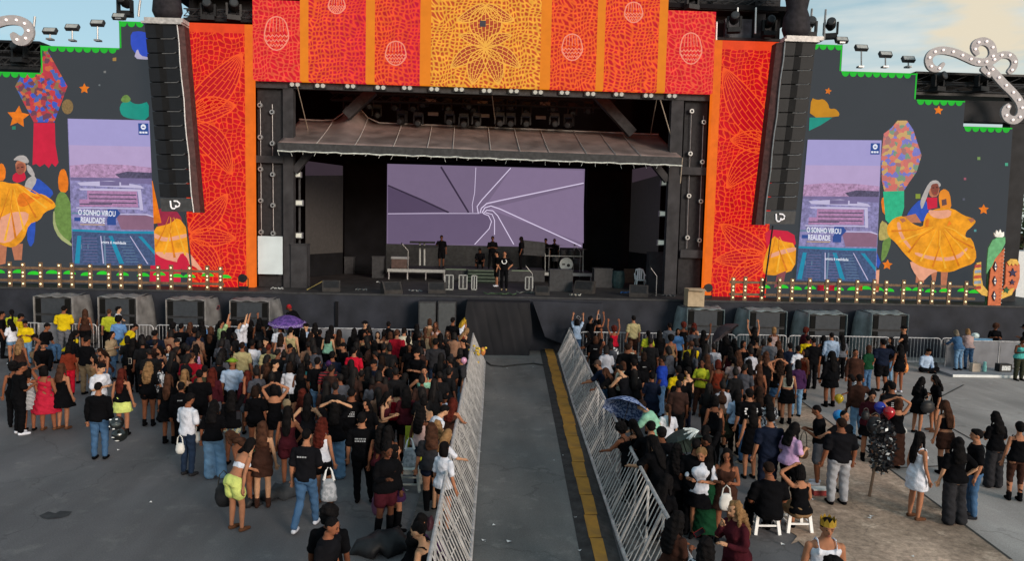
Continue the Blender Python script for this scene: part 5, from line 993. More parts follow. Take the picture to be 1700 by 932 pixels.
# ================================================================== crowd barriers along the lane
M_bar = mat('zinc_barrier', (.42, .41, .41), .5, metal=.3, noise=.25, nscale=6)
def lane_side(pts, off, sgn, grp, word):
    """pts: base line in plan from the stage to the camera; off: how far the top rail stands back from the base"""
    P = [Vector((x, y, 0)) for x, y in pts]; L_ = [0]
    for i in range(1, len(P)): L_.append(L_[-1]+(P[i]-P[i-1]).length)
    def at(s):
        for i in range(1, len(P)):
            if s <= L_[i] or i == len(P)-1: f = (s-L_[i-1])/(L_[i]-L_[i-1]); return P[i-1].lerp(P[i], f)
    N = int(L_[-1]/1.15); ordn = ['first', 'second', 'third', 'fourth', 'fifth', 'sixth', 'seventh', 'eighth', 'ninth', 'tenth', 'eleventh', 'twelfth', 'thirteenth', 'fourteenth', 'fifteenth', 'sixteenth', 'seventeenth', 'eighteenth', 'nineteenth', 'twentieth', 'twenty first', 'twenty second']
    for k in range(N):
        a, c = at(L_[-1]*k/N), at(L_[-1]*(k+1)/N); d = (c-a).normalized(); nn = Vector((-d.y, d.x, 0)); nn = nn if nn.x*sgn > 0 else -nn
        a = a+d*.015; c = c-d*.015; H_ = 1.12; O = nn*off
        t = thing('crowd_barrier', (a+c)/2, 'galvanised steel crowd barrier on the %s side of the lane, %s from the stage' % (word, ordn[k]), 'barrier', grp)
        b = MB(); Z = Vector((0, 0, H_)); b.tube([a+O+Z, c+O+Z], .032, 8); b.tube([a+Vector((0, 0, .05)), c+Vector((0, 0, .05))], .035, 8)
        for e in (a, c): b.bar(e+Vector((0, 0, .05)), e+O+Z, .035); b.bar(e+O+Vector((0, 0, .02)), e+O+Z, .035)
        obj('frame', b, M_bar, t)
        n = 6; b = MB()
        for i in range(1, n): q = a.lerp(c, i/n); b.tube([q+Vector((0, 0, .06)), q+O+Z], .010, 5, False)
        obj('lane_grille', b, M_bar, t)
        b = MB(); b.box((0, 0, 0), (0, 0, 0)) if False else None
        q0, q1 = a+nn*.08, c+nn*.08; b.add([p+Vector((0, 0, .03)) for p in (q0, q1, q1+nn*(off+.55), q0+nn*(off+.55))]+[p+Vector((0, 0, .045)) for p in (q0, q1, q1+nn*(off+.55), q0+nn*(off+.55))], [(0, 1, 2, 3), (7, 6, 5, 4), (0, 4, 5, 1), (1, 5, 6, 2), (2, 6, 7, 3), (3, 7, 4, 0)])
        obj('footplate', b, mat('checker_plate', (.085, .082, .082), .6, metal=.1, noise=.35, nscale=5), t)
        m = (a+c)/2
        for e in (m,): b = MB(); b.bar(e+nn*(off*.9)+Vector((0, 0, .06)), e+O*.45+Z*.5, .018); b.bar(e+Vector((0, 0, .05)), e+O*.92+Z*.42, .016); obj('brace', b, M_bar, t)
lane_side([(.10, 27.5), (.02, 20.5), (-.13, 11.3), (-.2, 6.5)], .47, -1, 'barriers along the left side of the lane', 'left')
lane_side([(3.12, 29.4), (2.72, 20.6), (2.40, 11.5), (2.3, 7.2)], .45, 1, 'barriers along the right side of the lane', 'right')
b = MB(); b.tube([PZ(u, v, .03) for u, v in ((806, 600), (815, 607), (835, 609), (860, 606), (885, 604), (905, 607))], .03, 6); solo('cable', b, M_blk, PZ(806, 600), 'black cable lying across the head of the lane', 'cable')
# ---- police style barriers across the front of the stage
def front_barrier(x, y, rz, w_, lab):
    t = thing('stage_barrier', (x, y, 0), lab, 'barrier', 'barred barriers in front of the stage'); M = Matrix.Translation((x, y, 0)) @ Matrix.Rotation(rz, 4, 'Z'); h = w_/2
    b = MB(); r = .12; b.tube([M @ Vector(q) for q in ((-h, 0, .12), (-h, 0, 1.0), (-h+r*.4, 0, 1.07), (-h+r, 0, 1.1), (h-r, 0, 1.1), (h-r*.4, 0, 1.07), (h, 0, 1.0), (h, 0, .12), (-h, 0, .12))], .022, 6); obj('frame', b, M_galv, t)
    b = MB(); n = int(w_/.13)
    for i in range(1, n): b.tube([M @ Vector((-h+w_*i/n, 0, .12)), M @ Vector((-h+w_*i/n, 0, 1.1))], .010, 4, False)
    obj('bar_infill', b, M_galv, t)
    for s in (-1, 1): b = MB(); b.bar(M @ Vector((s*(h-.25), -.3, .01)), M @ Vector((s*(h-.25), .3, .01)), .05, .02); b.bar(M @ Vector((s*(h-.25), 0, .01)), M @ Vector((s*(h-.25), 0, .13)), .03); obj('foot', b, M_galv, t)
xs = [-20.3+2.15*i for i in range(9)]; nm = ['first', 'second', 'third', 'fourth', 'fifth', 'sixth', 'seventh', 'eighth', 'ninth']
for i, x in enumerate(xs): front_barrier(x, 28.35+.05*math.sin(i*2), .02*math.sin(i), 2.08, 'barred steel barrier before the stage left of the lane, %s from the left edge' % nm[i])
for i in range(8): front_barrier(4.9+2.12*i, 28.5+.04*math.sin(i*3), .015*math.sin(i), 2.05, 'barred steel barrier before the stage right of the lane, %s counted from the lane' % nm[i])
# grey sheeted panels at the ends
def sheet_barrier(u0, u1, vt, y, lab, m=None, h=1.15):
    xa, xb = PY(u0, vt, y).x, PY(u1, vt, y).x; t = thing('sheeted_barrier', ((xa+xb)/2, y, 0), lab, 'barrier', 'grey sheeted barriers')
    b = MB(); b.box((xa+.03, y, .1), (xb-.03, y+.03, h-.03)); obj('sheet', b, m or mat('grey_sheet', (.15, .155, .175), .6, noise=.15, nscale=2), t)
    b = MB(); b.tube([(xa, y, 0), (xa, y, h), (xb, y, h), (xb, y, 0)], .03, 6); obj('frame', b, M_galv, t)
sheet_barrier(64, 96, 523, 28.0, 'grey sheeted barrier panel behind the man in the big yellow shirt'); sheet_barrier(527, 555, 540, 28.0, 'grey sheeted barrier panel at the crowd front right of the purple umbrella'); sheet_barrier(556, 602, 541, 28.0, 'grey sheeted barrier panel left of the masked person'); sheet_barrier(612, 645, 543, 28.0, 'grey sheeted barrier panel right of the masked person')
sheet_barrier(1572, 1612, 560, 27.6, 'grey sheeted barrier the two women in jeans lean on'); sheet_barrier(1613, 1660, 563, 27.6, 'grey sheeted barrier behind the woman in shorts'); sheet_barrier(1661, 1720, 563, 27.6, 'grey sheeted barrier at the right edge of the photo')
b = MB(); p, q = PZ(1581, 627), PZ(1720, 629); b.box((p.x, p.y, .0), (q.x, p.y+1.9, .10)); pf = solo('platform', b, mat('pale_platform', (.24, .24, .26), .6, noise=.1), (p.x, p.y, 0), 'low grey platform with a white edge under the women by the barrier', 'platform')
b = MB(); b.box((p.x, p.y-.03, .015), (q.x, p.y-.002, .112)); e = bpy.data.objects.new('edge_trim', b.mesh('edge_trim', [mat('white_trim', (.65, .67, .68), .5, noise=.05)], (p.x, p.y, 0))); COL.objects.link(e); e.parent = pf
# ================================================================== people
V3 = Vector
M_skin = objcol('skin', .72, .15, 30, .14, 9, .12); M_cloth = objcol('cloth', .95, .5, 26, .22, 7, .05); M_hair = objcol('hair', .75, .8, 45, .45, 9, .05); M_denim = objcol('denim', .85, .35, 40, .25, 5, .15); M_shoe = objcol('shoe', .6, .1, 40, .1, 8, .3)
RED, RBK = None, None
TOR = {'M': [(-.10, .150, .105, 0), (0, .162, .115, 0), (.12, .145, .10, 0), (.25, .158, .11, .005), (.36, .180, .12, .005), (.43, .172, .10, 0), (.475, .10, .075, -.005), (.50, .062, .062, 0), (.56, .055, .058, .005)],
       'F': [(-.10, .172, .118, -.01), (0, .178, .125, -.012), (.10, .140, .098, 0), (.16, .128, .092, 0), (.25, .145, .108, .012), (.33, .155, .120, .015), (.41, .150, .092, 0), (.455, .085, .065, -.005), (.49, .050, .052, 0), (.56, .045, .050, .005)]}
ARM = {'down': ((.225, -.015, .155), (.245, .05, -.085)), 'front': ((.225, .03, .16), (.09, .25, .22)), 'hip': ((.365, -.06, .19), (.19, .02, .02)), 'head': ((.30, .08, .58), (.08, .02, .76)), 'raise': ((.25, .10, .66), (.22, .17, .90)),
       'cross': ((.23, .06, .17), (-.06, .20, .19)), 'fwd': ((.23, .20, .28), (.18, .45, .26)), 'side': ((.42, .06, .36), (.64, .12, .34)), 'lap': ((.24, .06, .17), (.13, .28, .02)), 'chin': ((.21, .14, .20), (.07, .17, .46)), 'hang': ((.22, .16, .16), (.20, .26, -.05))}
LEG = {'stand': (0.95, ((.10, .025, .50), (.105, -.01, .085)), ((-.10, .025, .50), (-.105, -.01, .085))), 'shift': (.94, ((.13, .06, .50), (.17, .02, .085)), ((-.08, .02, .50), (-.07, -.02, .085))),
       'walk': (.93, ((.09, .15, .52), (.09, .22, .085)), ((-.09, .03, .50), (-.09, -.26, .12))), 'sit': (.53, ((.13, .42, .52), (.14, .40, .085)), ((-.13, .42, .52), (-.14, .38, .085))),
       'ground': (.13, ((.20, .36, .40), (.12, .58, .085)), ((-.20, .36, .40), (-.12, .60, .085))), 'crouch': (.36, ((.16, .36, .46), (.13, .06, .10)), ((-.16, .36, .46), (-.13, .06, .10))), 'cross': (.12, ((.36, .26, .14), (-.06, .34, .09)), ((-.36, .26, .14), (.06, .30, .09)))}
# pose: legs, lean deg, left arm, right arm, head pitch (deg, + = looking down)
POSE = {'idle': ('stand', 0, 'down', 'down', 5), 'idle2': ('shift', 2, 'down', 'down', 8), 'phone': ('stand', 3, 'front', 'front', 22), 'phone2': ('shift', 4, 'down', 'front', 18), 'hip': ('shift', 0, 'down', 'hip', 0), 'akimbo': ('stand', 0, 'hip', 'hip', 0),
        'heads': ('stand', -3, 'head', 'head', 0), 'head1': ('shift', -2, 'head', 'down', 4), 'raise': ('stand', 0, 'down', 'raise', -8), 'raise2': ('stand', 0, 'raise', 'raise', -8), 'cross': ('shift', 0, 'cross', 'cross', 3), 'walk': ('walk', 4, 'down', 'front', 6),
        'sit': ('sit', 8, 'lap', 'lap', 12), 'sithead': ('sit', 6, 'head', 'lap', 8), 'ground': ('ground', 12, 'hang', 'hang', 12), 'crossed': ('cross', 10, 'lap', 'lap', 18), 'crouch': ('crouch', 18, 'hang', 'hang', 20), 'bend': ('stand', 52, 'hang', 'hang', -10), 'bend2': ('shift', 30, 'fwd', 'down', 10), 'lean': ('shift', 20, 'fwd', 'fwd', 6),
        'reachR': ('stand', 4, 'down', 'side', 0), 'reachL': ('stand', 4, 'side', 'down', 0), 'chin': ('shift', 3, 'front', 'chin', 12), 'fwd': ('stand', 6, 'down', 'fwd', 6)}
def frame(pose, sex):
    lg, lean, al, ar, hp = POSE[pose]; pz, rl, ll = LEG[lg]
    T = Matrix.Translation((0, 0, pz)) @ Matrix.Rotation(R(-lean), 4, 'X')
    Hd = T @ Matrix.Translation((0, 0, .52)) @ Matrix.Rotation(R(-hp), 4, 'X') @ Matrix.Translation((0, 0, -.52))
    return T, Hd, pz, rl, ll, al, ar
def trings(sex, T, z0, z1, off=0.0, hem=0.0, n=3):
    t = TOR[sex]; out = []; zs = sorted(set([z0, z1]+[r[0] for r in t if z0 < r[0] < z1])); full = []
    for i, z in enumerate(zs):
        if i: full += [zs[i-1]+(z-zs[i-1])*k/n for k in range(1, n)]
        full.append(z)
    for z in full:
        zc = max(z, t[0][0])
        for i in range(len(t)-1):
            if t[i][0] <= zc <= t[i+1][0]:
                f = (zc-t[i][0])/(t[i+1][0]-t[i][0]); f = f*f*(3-2*f) if False else f; rx, ry, y = [t[i][k]+(t[i+1][k]-t[i][k])*f for k in (1, 2, 3)]
        o = off+hem*max(0, 1-(z-z0)/.25)
        out.append((T @ V3((0, y, z)), T.to_3x3() @ V3((rx+o, 0, 0)), T.to_3x3() @ V3((0, ry+o, 0))))
    return out
def limb(mb, pts, rs, n=10, sub=4):
    P = [V3(p) for p in pts]; o = []; r = []
    for i in range(len(P)-1):
        for k in range(sub): f = k/sub; o.append(P[i].lerp(P[i+1], f)); r.append(rs[i]+(rs[i+1]-rs[i])*f)
    o.append(P[-1]); r.append(rs[-1])
    # soften the joint
    q = [o[0]]+[(o[i-1]+o[i]*2+o[i+1])/4 for i in range(1, len(o)-1)]+[o[-1]]
    d0 = (q[0]-q[1]).normalized()*r[0]*.6; d1 = (q[-1]-q[-2]).normalized()*r[-1]*.6
    q = [q[0]+d0]+q+[q[-1]+d1]; r = [r[0]*.6]+r+[r[-1]*.6]
    mb.tube(q, r, n)
def arms(sex, T, al, ar):
    sx = .178 if sex == 'M' else .152; k = 1 if sex == 'M' else .95; out = []
    for s, a in ((-1, al), (1, ar)):
        e, w_ = ARM[a]; S = V3((s*sx, 0, .41)); E = V3((s*e[0]*k, e[1], e[2])); W = V3((s*w_[0], w_[1], w_[2]))
        E = S+(E-S).normalized()*.285; W = E+(W-E).normalized()*.25
        out.append((T @ S, T @ E, T @ W, s))
    return out
def legs(sex, T, pz, rl, ll):
    out = []
    for s, l_ in ((1, rl), (-1, ll)):
        out.append((T @ V3((s*.085, 0, -.04)), V3(l_[0]), V3(l_[1]), s))
    return out
DG = None
def remeshed(mb, name, vox, mats, smooth=4):
    me = mb.mesh(name+'_src', mats); o = bpy.data.objects.new('tmp', me); COL.objects.link(o)
    m = o.modifiers.new('r', 'REMESH'); m.mode = 'VOXEL'; m.voxel_size = vox; m.use_smooth_shade = True
    s = o.modifiers.new('s', 'SMOOTH'); s.iterations = smooth; s.factor = .5
    dg = bpy.context.evaluated_depsgraph_get(); ev = o.evaluated_get(dg); out = bpy.data.meshes.new_from_object(ev); out.name = name
    bpy.data.objects.remove(o); bpy.data.meshes.remove(me); out.materials.clear()
    for x in mats: out.materials.append(x)
    return out
def joinmesh(me, mb):
    """append loose builder geometry (fingers) to a mesh"""
    bm = bmesh.new(); bm.from_mesh(me); vs = [bm.verts.new(v) for v in mb.v]
    for f in mb.f:
        try: fa = bm.faces.new([vs[i] for i in f]); fa.smooth = True
        except ValueError: pass
    bm.to_mesh(me); bm.free(); return me
BC = {}
def wrinkle(me, amp=.006, k=1.0, seed=0):
    n = len(me.vertices)
    if not n: return
    co = np.empty(n*3); me.vertices.foreach_get('co', co); co = co.reshape(-1, 3); no = np.empty(n*3); me.vertex_normals.foreach_get('vector', no) if hasattr(me, 'vertex_normals') else None; no = no.reshape(-1, 3)
    x, y, z = co.T; ph = seed*1.7
    d = np.sin(x*31*k+z*17+ph)*np.cos(y*27*k-z*23+ph*2)+.6*np.sin(z*47*k+x*21+y*19+ph)
    co += no*(d*amp)[:, None]; me.vertices.foreach_set('co', co.ravel()); me.update()
def body(sex, pose):
    key = ('b', sex, pose)
    if key in BC: return BC[key]
    T, Hd, pz, rl, ll, al, ar = frame(pose, sex); b = MB(); b.rings(trings(sex, T, -.12, .56), 16)
    f = sex == 'F'
    # head: skull, jaw, nose, ears
    H3 = Hd.to_3x3()
    b.ell((0, 0, 0), (.074, .092, .098), 14, 10, M=Hd @ Matrix.Translation((0, .005, .665))); b.ell((0, 0, 0), (.056, .070, .085), 12, 8, M=Hd @ Matrix.Translation((0, .030, .625)))
    b.ell((0, 0, 0), (.014, .022, .024), 8, 6, M=Hd @ Matrix.Translation((0, .104, .640)))
    for s in (-1, 1): b.ell((0, 0, 0), (.012, .022, .030), 8, 6, M=Hd @ Matrix.Translation((s*.076, .0, .645)))
    if f:
        for s in (-1, 1): b.ell((0, 0, 0), (.062, .058, .060), 10, 8, M=T @ Matrix.Translation((s*.07, .085, .295)))
        for s in (-1, 1): b.ell((0, 0, 0), (.088, .078, .090), 10, 8, M=T @ Matrix.Translation((s*.078, -.05, -.055)))
    fin = MB()
    for S, E, W, s in arms(sex, T, al, ar):
        a = .044 if f else .052; limb(b, [S, S.lerp(E, .5), E, E.lerp(W, .3), W], [a*1.05, a*.92, a*.78, a*.80, a*.52])
        d = (W-E).normalized(); side = d.cross(V3((0, 0, 1)) if abs(d.z) < .8 else V3((0, 1, 0))).normalized()*s; nn = d.cross(side).normalized()
        Wp = W+d*.05; limb(b, [W-d*.01, W+d*.03, W+d*.085], [.026, .034, .030], 8, 2); 
        P = [W+d*.075+side*x for x in (-.027, -.009, .009, .026)]
        for q, L_ in zip(P, (.058, .072, .078, .066)):
            cu = nn*(.022 if nn.z < 0 else -.022); fin.tube([q-d*.02, q+d*L_*.45+cu*.35, q+d*L_*.8+cu*1.2], [.0095, .0090, .0065], 6)
        th = W+d*.03+side*.028; fin.tube([th-side*.01, th+side*.022+d*.025, th+side*.030+d*.055], [.011, .010, .007], 6)
    for Hp, K, A, s in legs(sex, T, pz, rl, ll):
        t = .096 if f else .090; limb(b, [Hp, Hp.lerp(K, .45), K, K.lerp(A, .3), K.lerp(A, .7), A], [t, t*.82, .056, .058, .044, .036])
        fd = V3((0, 1, 0)); limb(b, [A+V3((0, -.035, -.045)), A+V3((0, .06, -.05)), A+fd*.155+V3((0, 0, -.062))], [.034, .034, .022], 8, 2)
    me = remeshed(b, 'body', .0125, [M_skin], 3); joinmesh(me, fin); BC[key] = me; return me
def headtop(pose, sex):
    T, Hd, *_ = frame(pose, sex); return max([Hd @ V3((0, y, z)) for y, z in ((0, .765), (.06, .73), (-.07, .73), (-.09, .67))], key=lambda p: p.z)
HAIRSH = {}
def strands(me, Hd, amp=.007, k=26):
    n = len(me.vertices); co = np.empty(n*3); me.vertices.foreach_get('co', co); co = co.reshape(-1, 3); no = np.empty(n*3); me.vertex_normals.foreach_get('vector', no); no = no.reshape(-1, 3)
    c = np.array(Hd @ V3((0, 0, .66))); an = np.arctan2(co[:, 1]-c[1], co[:, 0]-c[0]); d = np.sin(an*k+np.sin(co[:, 2]*9)*1.5)+.5*np.sin(an*k*1.9+co[:, 2]*12)
    co += no*(d*amp)[:, None]; me.vertices.foreach_set('co', co.ravel()); me.update()
def hair(kind, sex, pose):
    key = ('h', kind, sex, pose)
    if key in BC: return BC[key]
    T, Hd, *_ = frame(pose, sex); b = MB(); dn = V3((0, 0, -1)); H3 = Hd.to_3x3()
    def E(c, r, n=14, m=10): b.ell((0, 0, 0), r, n, m, M=Hd @ Matrix.Translation(c))
    if kind in 'LWMPBNJ':
        E((0, -.016, .680), (.088, .100, .100)); E((0, -.035, .640), (.084, .078, .095))
    if kind in 'LWJ':   # long hair down the back (W: voluminous)
        w0 = .88 if kind == 'L' else 1.0 if kind == 'J' else 1.15; bot = .16 if kind == 'L' else .20
        cs = [((0, -.02, .70), .080, .085), ((0, -.035, .62), .092*w0, .082), ((0, -.055, .54), .098*w0, .070*w0), ((0, -.095, .44), .108*w0, .058*w0), ((0, -.125, .33), .108*w0, .048*w0), ((0, -.130, .24), .092*w0, .042*w0), ((0, -.130, bot), .052*w0, .030)]
        if kind == 'J': cs = cs[:5]+[((0, -.125, .29), .075, .040)]
        rs = []
        for i, (c, rx, ry) in enumerate(cs):
            M = Hd if i < 3 else T; rs.append((M @ V3(c), M.to_3x3() @ V3((rx, 0, 0)), M.to_3x3() @ V3((0, ry, 0))))
        b.rings(rs, 16)
        for s in (-1, 1): limb(b, [Hd @ V3((s*.078, .015, .69)), Hd @ V3((s*.088, .025, .60)), Hd @ V3((s*.095, .03, .50)), T @ V3((s*.100, .05, .40))], [.022, .026*w0, .026*w0, .014], 8, 3)
    if kind == 'M':
        b.rings([(Hd @ V3((0, -.02, z)), H3 @ V3((rx, 0, 0)), H3 @ V3((0, ry, 0))) for z, rx, ry in ((.70, .082, .088), (.62, .094, .085), (.55, .098, .076), (.49, .085, .06))], 16)
    if kind == 'P': limb(b, [Hd @ V3((0, -.10, .72)), Hd @ V3((0, -.155, .66)), Hd @ V3((0, -.155, .52)), T @ V3((0, -.16, .34)), T @ V3((0, -.15, .22))], [.030, .040, .040, .036, .014], 10, 4)
    if kind == 'B': E((0, -.045, .79), (.048, .048, .042))
    if kind == 'N': E((0, -.10, .60), (.050, .045, .048))
    if kind == 'C': E((0, -.012, .690), (.125, .125, .118)); E((0, -.045, .64), (.118, .098, .11))
    if kind == 'S': E((0, -.014, .688), (.084, .097, .092)); E((0, .03, .735), (.066, .06, .045)); E((0, -.045, .655), (.072, .060, .07))
    if kind == 'K': E((0, -.010, .690), (.078, .090, .082)); E((0, -.035, .66), (.070, .064, .07))
    if kind == 'H':   # cap with a brim
        E((0, -.012, .690), (.088, .100, .090)); E((0, .115, .690), (.058, .065, .010)); E((0, -.045, .64), (.072, .058, .07))
    if kind == 'U':   # bucket hat / sun hat
        E((0, 0, .71), (.095, .10, .075)); b.rings([(Hd @ V3((0, 0, z)), H3 @ V3((r, 0, 0)), H3 @ V3((0, r, 0))) for z, r in ((.735, .09), (.695, .15), (.69, .15), (.715, .09))], 20)
    me = remeshed(b, 'hair', .013 if kind not in 'HU' else .011, [M_hair], 2)
    if kind in 'LMPN': strands(me, Hd, .003, 22)
    if kind == 'J': wrinkle(me, .007, 1.1, 3)
    if kind == 'L': wrinkle(me, .003, .5, 2)
    if kind in 'WC': wrinkle(me, .009, 1.8, 1)
    BC[key] = me; return me
def garment(kind, sex, pose, side=0):
    key = ('g', kind, sex, pose, side)
    if key in BC: return BC[key]
    T, Hd, pz, rl, ll, al, ar = frame(pose, sex); b = MB(); f = sex == 'F'; lg = POSE[pose][0]; seated = lg in ('sit', 'ground', 'crouch', 'cross')
    vox = .017; wr = .0050
    def bust():
        if f:
            for s in (-1, 1): b.ell((0, 0, 0), (.066, .062, .064), 10, 8, M=T @ Matrix.Translation((s*.07, .088, .295)))
    def straps(s, r):
        limb(b, [T @ V3((s*x*(1 if not f else .88), y*(1 if not f else .87), z)) for x, y, z in ((.10, .128, .35), (.105, .112, .43), (.105, .05, .492 if not f else .468), (.105, -.05, .488 if not f else .466), (.105, -.105, .43), (.10, -.118, .35))], [r]*6, 8, 2)
    def seat(o=.012):
        for s in (-1, 1): b.ell((0, 0, 0), (.088+o, .076+o, .090+o), 10, 8, M=T @ Matrix.Translation((s*.078, -.046 if f else -.03, -.06)))
    a0 = .044 if f else .052
    if kind in ('tee', 'long', 'polo', 'hoodie', 'jacket'):
        lo = -.085; o = .018 if kind != 'tee' else .015
        if kind in ('hoodie', 'jacket'): o = .032
        b.rings(trings(sex, T, lo, .49, o, .030 if f else .018), 20); bust()
        for S, E, W, s in arms(sex, T, al, ar):
            if kind in ('tee', 'polo'): q = S.lerp(E, .80); limb(b, [S, S.lerp(q, .6), q], [a0+.020, a0+.018, a0+.022], 12, 3)
            else: limb(b, [S, E, W.lerp(E, .04)], [a0+.020, a0+.010, a0*.5+.016], 12, 4)
        if kind == 'hoodie': b.ell((0, 0, 0), (.10, .07, .06), 12, 8, M=T @ Matrix.Translation((0, -.07, .47)))
    elif kind in ('tank', 'top'):
        b.rings(trings(sex, T, -.07, .375 if f else .405, .010, .026), 20); bust()
        for s in (-1, 1): straps(s, .015 if not f else .013)
    elif kind == 'crop':
        b.rings(trings(sex, T, .12, .385, .010, .008), 20); bust()
        for s in (-1, 1): straps(s, .012)
    elif kind == 'croptee':
        b.rings(trings(sex, T, .10, .47, .014, .012), 20); bust()
        for S, E, W, s in arms(sex, T, al, ar): limb(b, [S, S.lerp(E, .6)], [a0+.028, a0+.026], 12, 4)
    elif kind == 'strapless':
        b.rings(trings(sex, T, -.02, .335, .010, .0), 20); bust()
    elif kind == 'bikini':
        b.rings(trings(sex, T, .20, .30, .008, .0), 20); bust()
    if kind == 'halter': b.rings(trings(sex, T, .12, .24, .009), 20); bust(); limb(b, [T @ V3((0, -.10, .20)), T @ V3((0, -.085, .42))], [.010, .010], 6, 3)
    L_ = legs(sex, T, pz, rl, ll)
    if kind in ('pants', 'wide', 'jeans', 'shorts', 'bermuda', 'leggings', 'hotpants') or (seated and kind in ('skirt', 'mini', 'midi')):
        k = kind if not (seated and kind in ('skirt', 'mini', 'midi')) else 'hotpants'
        o = {'pants': .014, 'jeans': .012, 'wide': .022, 'shorts': .022, 'bermuda': .024, 'leggings': .006, 'hotpants': .014}[k]
        b.rings(trings(sex, T, -.12, .06, o*.6), 20); seat(o*.7)
        for Hp, K, A, s in L_:
            t = .096 if f else .090
            if k in ('pants', 'jeans', 'leggings'):
                e = {'pants': .060, 'jeans': .056, 'leggings': .042}[k]; limb(b, [Hp, Hp.lerp(K, .45), K, K.lerp(A, .5), A+(K-A)*.02], [t+o, t*.84+o, .062+o, e+o*.8, e], 14, 4)
            elif k == 'wide': limb(b, [Hp, Hp.lerp(K, .45), K, K.lerp(A, .5), A+V3((0, .01, -.02))], [t+o, t*.90+o, .082+o, .082+o, .088+o], 14, 4)
            elif k == 'shorts': limb(b, [Hp, Hp.lerp(K, .62)], [t+o, t*.86+o+.012], 14, 4)
            elif k == 'bermuda': limb(b, [Hp, Hp.lerp(K, .92)], [t+o, t*.80+o+.008], 14, 4)
            elif k == 'hotpants': limb(b, [Hp, Hp.lerp(K, .34)], [t+o, t*.96+o], 14, 3)
    elif kind in ('skirt', 'mini', 'midi', 'maxi', 'flare', 'dress', 'frill'):
        zt = .08; R3 = T.to_3x3(); base = trings(sex, T, -.06, zt if kind not in ('dress', 'frill') else .36, .012); 
        if kind in ('dress', 'frill'):
            bust(); 
            for s in (-1, 1): straps(s, .015)
        zb = {'mini': .64, 'skirt': .62, 'flare': .60, 'midi': .45, 'maxi': .12, 'dress': .60, 'frill': .48}[kind]; fl = {'mini': .012, 'skirt': .05, 'flare': .12, 'midi': .03, 'maxi': .06, 'dress': .03, 'frill': .13}[kind]
        bs = trings(sex, T, -.06, -.05, .012)[0]; c0, ax, ay = bs; rs = []
        for i in range(7):
            t = i/6; z = zb+(c0.z-zb)*t; kx = (1-t)
            rs.append((V3((c0.x, c0.y*t+(.02)*(1-t), z)), V3((ax.length+.006+fl*kx+(.0 if kind != 'mini' else .0), 0, 0)), V3((0, ay.length+.030*t*0+.02+fl*kx, 0))))
        b.rings(rs+base, 24); seat(.012); wr = .007
    if kind in ('shoes', 'sandals'):
        for Hp, K, A, s in L_[side:side+1]: limb(b, [A+V3((0, -.035, -.040)), A+V3((0, .06, -.050)), A+V3((0, .165, -.060))], [.042, .044, .032], 10, 2)
        wr = 0
    if kind == 'boots' or kind == 'highboots':
        for Hp, K, A, s in L_[side:side+1]:
            limb(b, [A+V3((0, -.035, -.038)), A+V3((0, .06, -.050)), A+V3((0, .165, -.058))], [.046, .048, .034], 10, 2); limb(b, [A, A.lerp(K, .22 if kind == 'boots' else .78)], [.052, .056 if kind == 'boots' else .070], 10, 3)
        wr = 0
    me = remeshed(b, kind, vox if wr else .013, [M_cloth], 2)
    if wr: wrinkle(me, wr if kind != 'frill' else .012, 1.0, hash(kind) % 7 if False else len(kind))
    BC[key] = me; return me
COLS = dict(black=('#0c0c0f', 'black'), blk2=('#131317', 'black'), char=('#2a2a2e', 'charcoal'), navy=('#161c2c', 'navy'), white=('#c9ccd8', 'white'), cream=('#b8b2a0', 'cream'), yellow=('#c9ad17', 'yellow'), lime=('#a9ae2e', 'lime yellow'), paleyel=('#c2cc74', 'pale yellow'), red=('#8f1626', 'dark red'), bright=('#b5182e', 'bright red'), coral=('#a82238', 'coral red'),
    burg=('#401820', 'burgundy'), brown=('#38241e', 'brown'), beige=('#8c7a62', 'beige'), sand=('#a59a72', 'sandy'), olive=('#33352a', 'olive'), green=('#153a26', 'green'), lightblue=('#5f86b8', 'light blue'), royal=('#1c3690', 'royal blue'), grey=('#5c5e66', 'grey'), lgrey=('#8d8f96', 'light grey'), mint=('#7fae98', 'mint green'), pink=('#b592b8', 'pink'), turq=('#4fa8a4', 'turquoise'),
    denim=('#3c5a7c', 'blue denim'), ldenim=('#6384a4', 'light denim'), ddenim=('#1e2c42', 'dark denim'), khaki=('#6e5f4c', 'khaki'), palebl=('#9fb2cc', 'pale blue'), rose=('#a88f8c', 'dusty rose'), purple=('#3a2244', 'dark purple'), tan=('#7c6248', 'tan'), rust=('#6a2a1c', 'rust red'), sage=('#8fa878', 'sage green'))
HCOL = dict(k=('#121011', 'black'), n=('#211713', 'dark'), b=('#40291f', 'brown'), r=('#481c16', 'reddish'), l=('#7c5e40', 'blond'), g=('#6f6558', 'grey'))
SKIN = {'d': '#5c3828', 'm': '#80503a', 't': '#9e6c52', 'l': '#b68a6c'}
GWORD = dict(tee='tee', long='long sleeved top', polo='polo shirt', hoodie='hooded top', jacket='open jacket', tank='tank top', top='sleeveless top', crop='crop top', croptee='short tee', strapless='strapless top', bikini='bikini style top', halter='halter top', dress='dress', frill='frilled dress',
    pants='trousers', wide='wide trousers', jeans='jeans', shorts='shorts', bermuda='knee shorts', leggings='leggings', hotpants='short shorts', skirt='skirt', mini='tight skirt', midi='midi skirt', maxi='long skirt', flare='flared skirt')
HWORD = dict(L='long %s hair', W='thick wavy %s hair', M='shoulder length %s hair', P='a %s ponytail', B='a %s bun on top', N='a low %s bun', C='curly %s hair', S='short %s hair', K='cropped %s hair', H='a %s cap', U='a %s bucket hat')
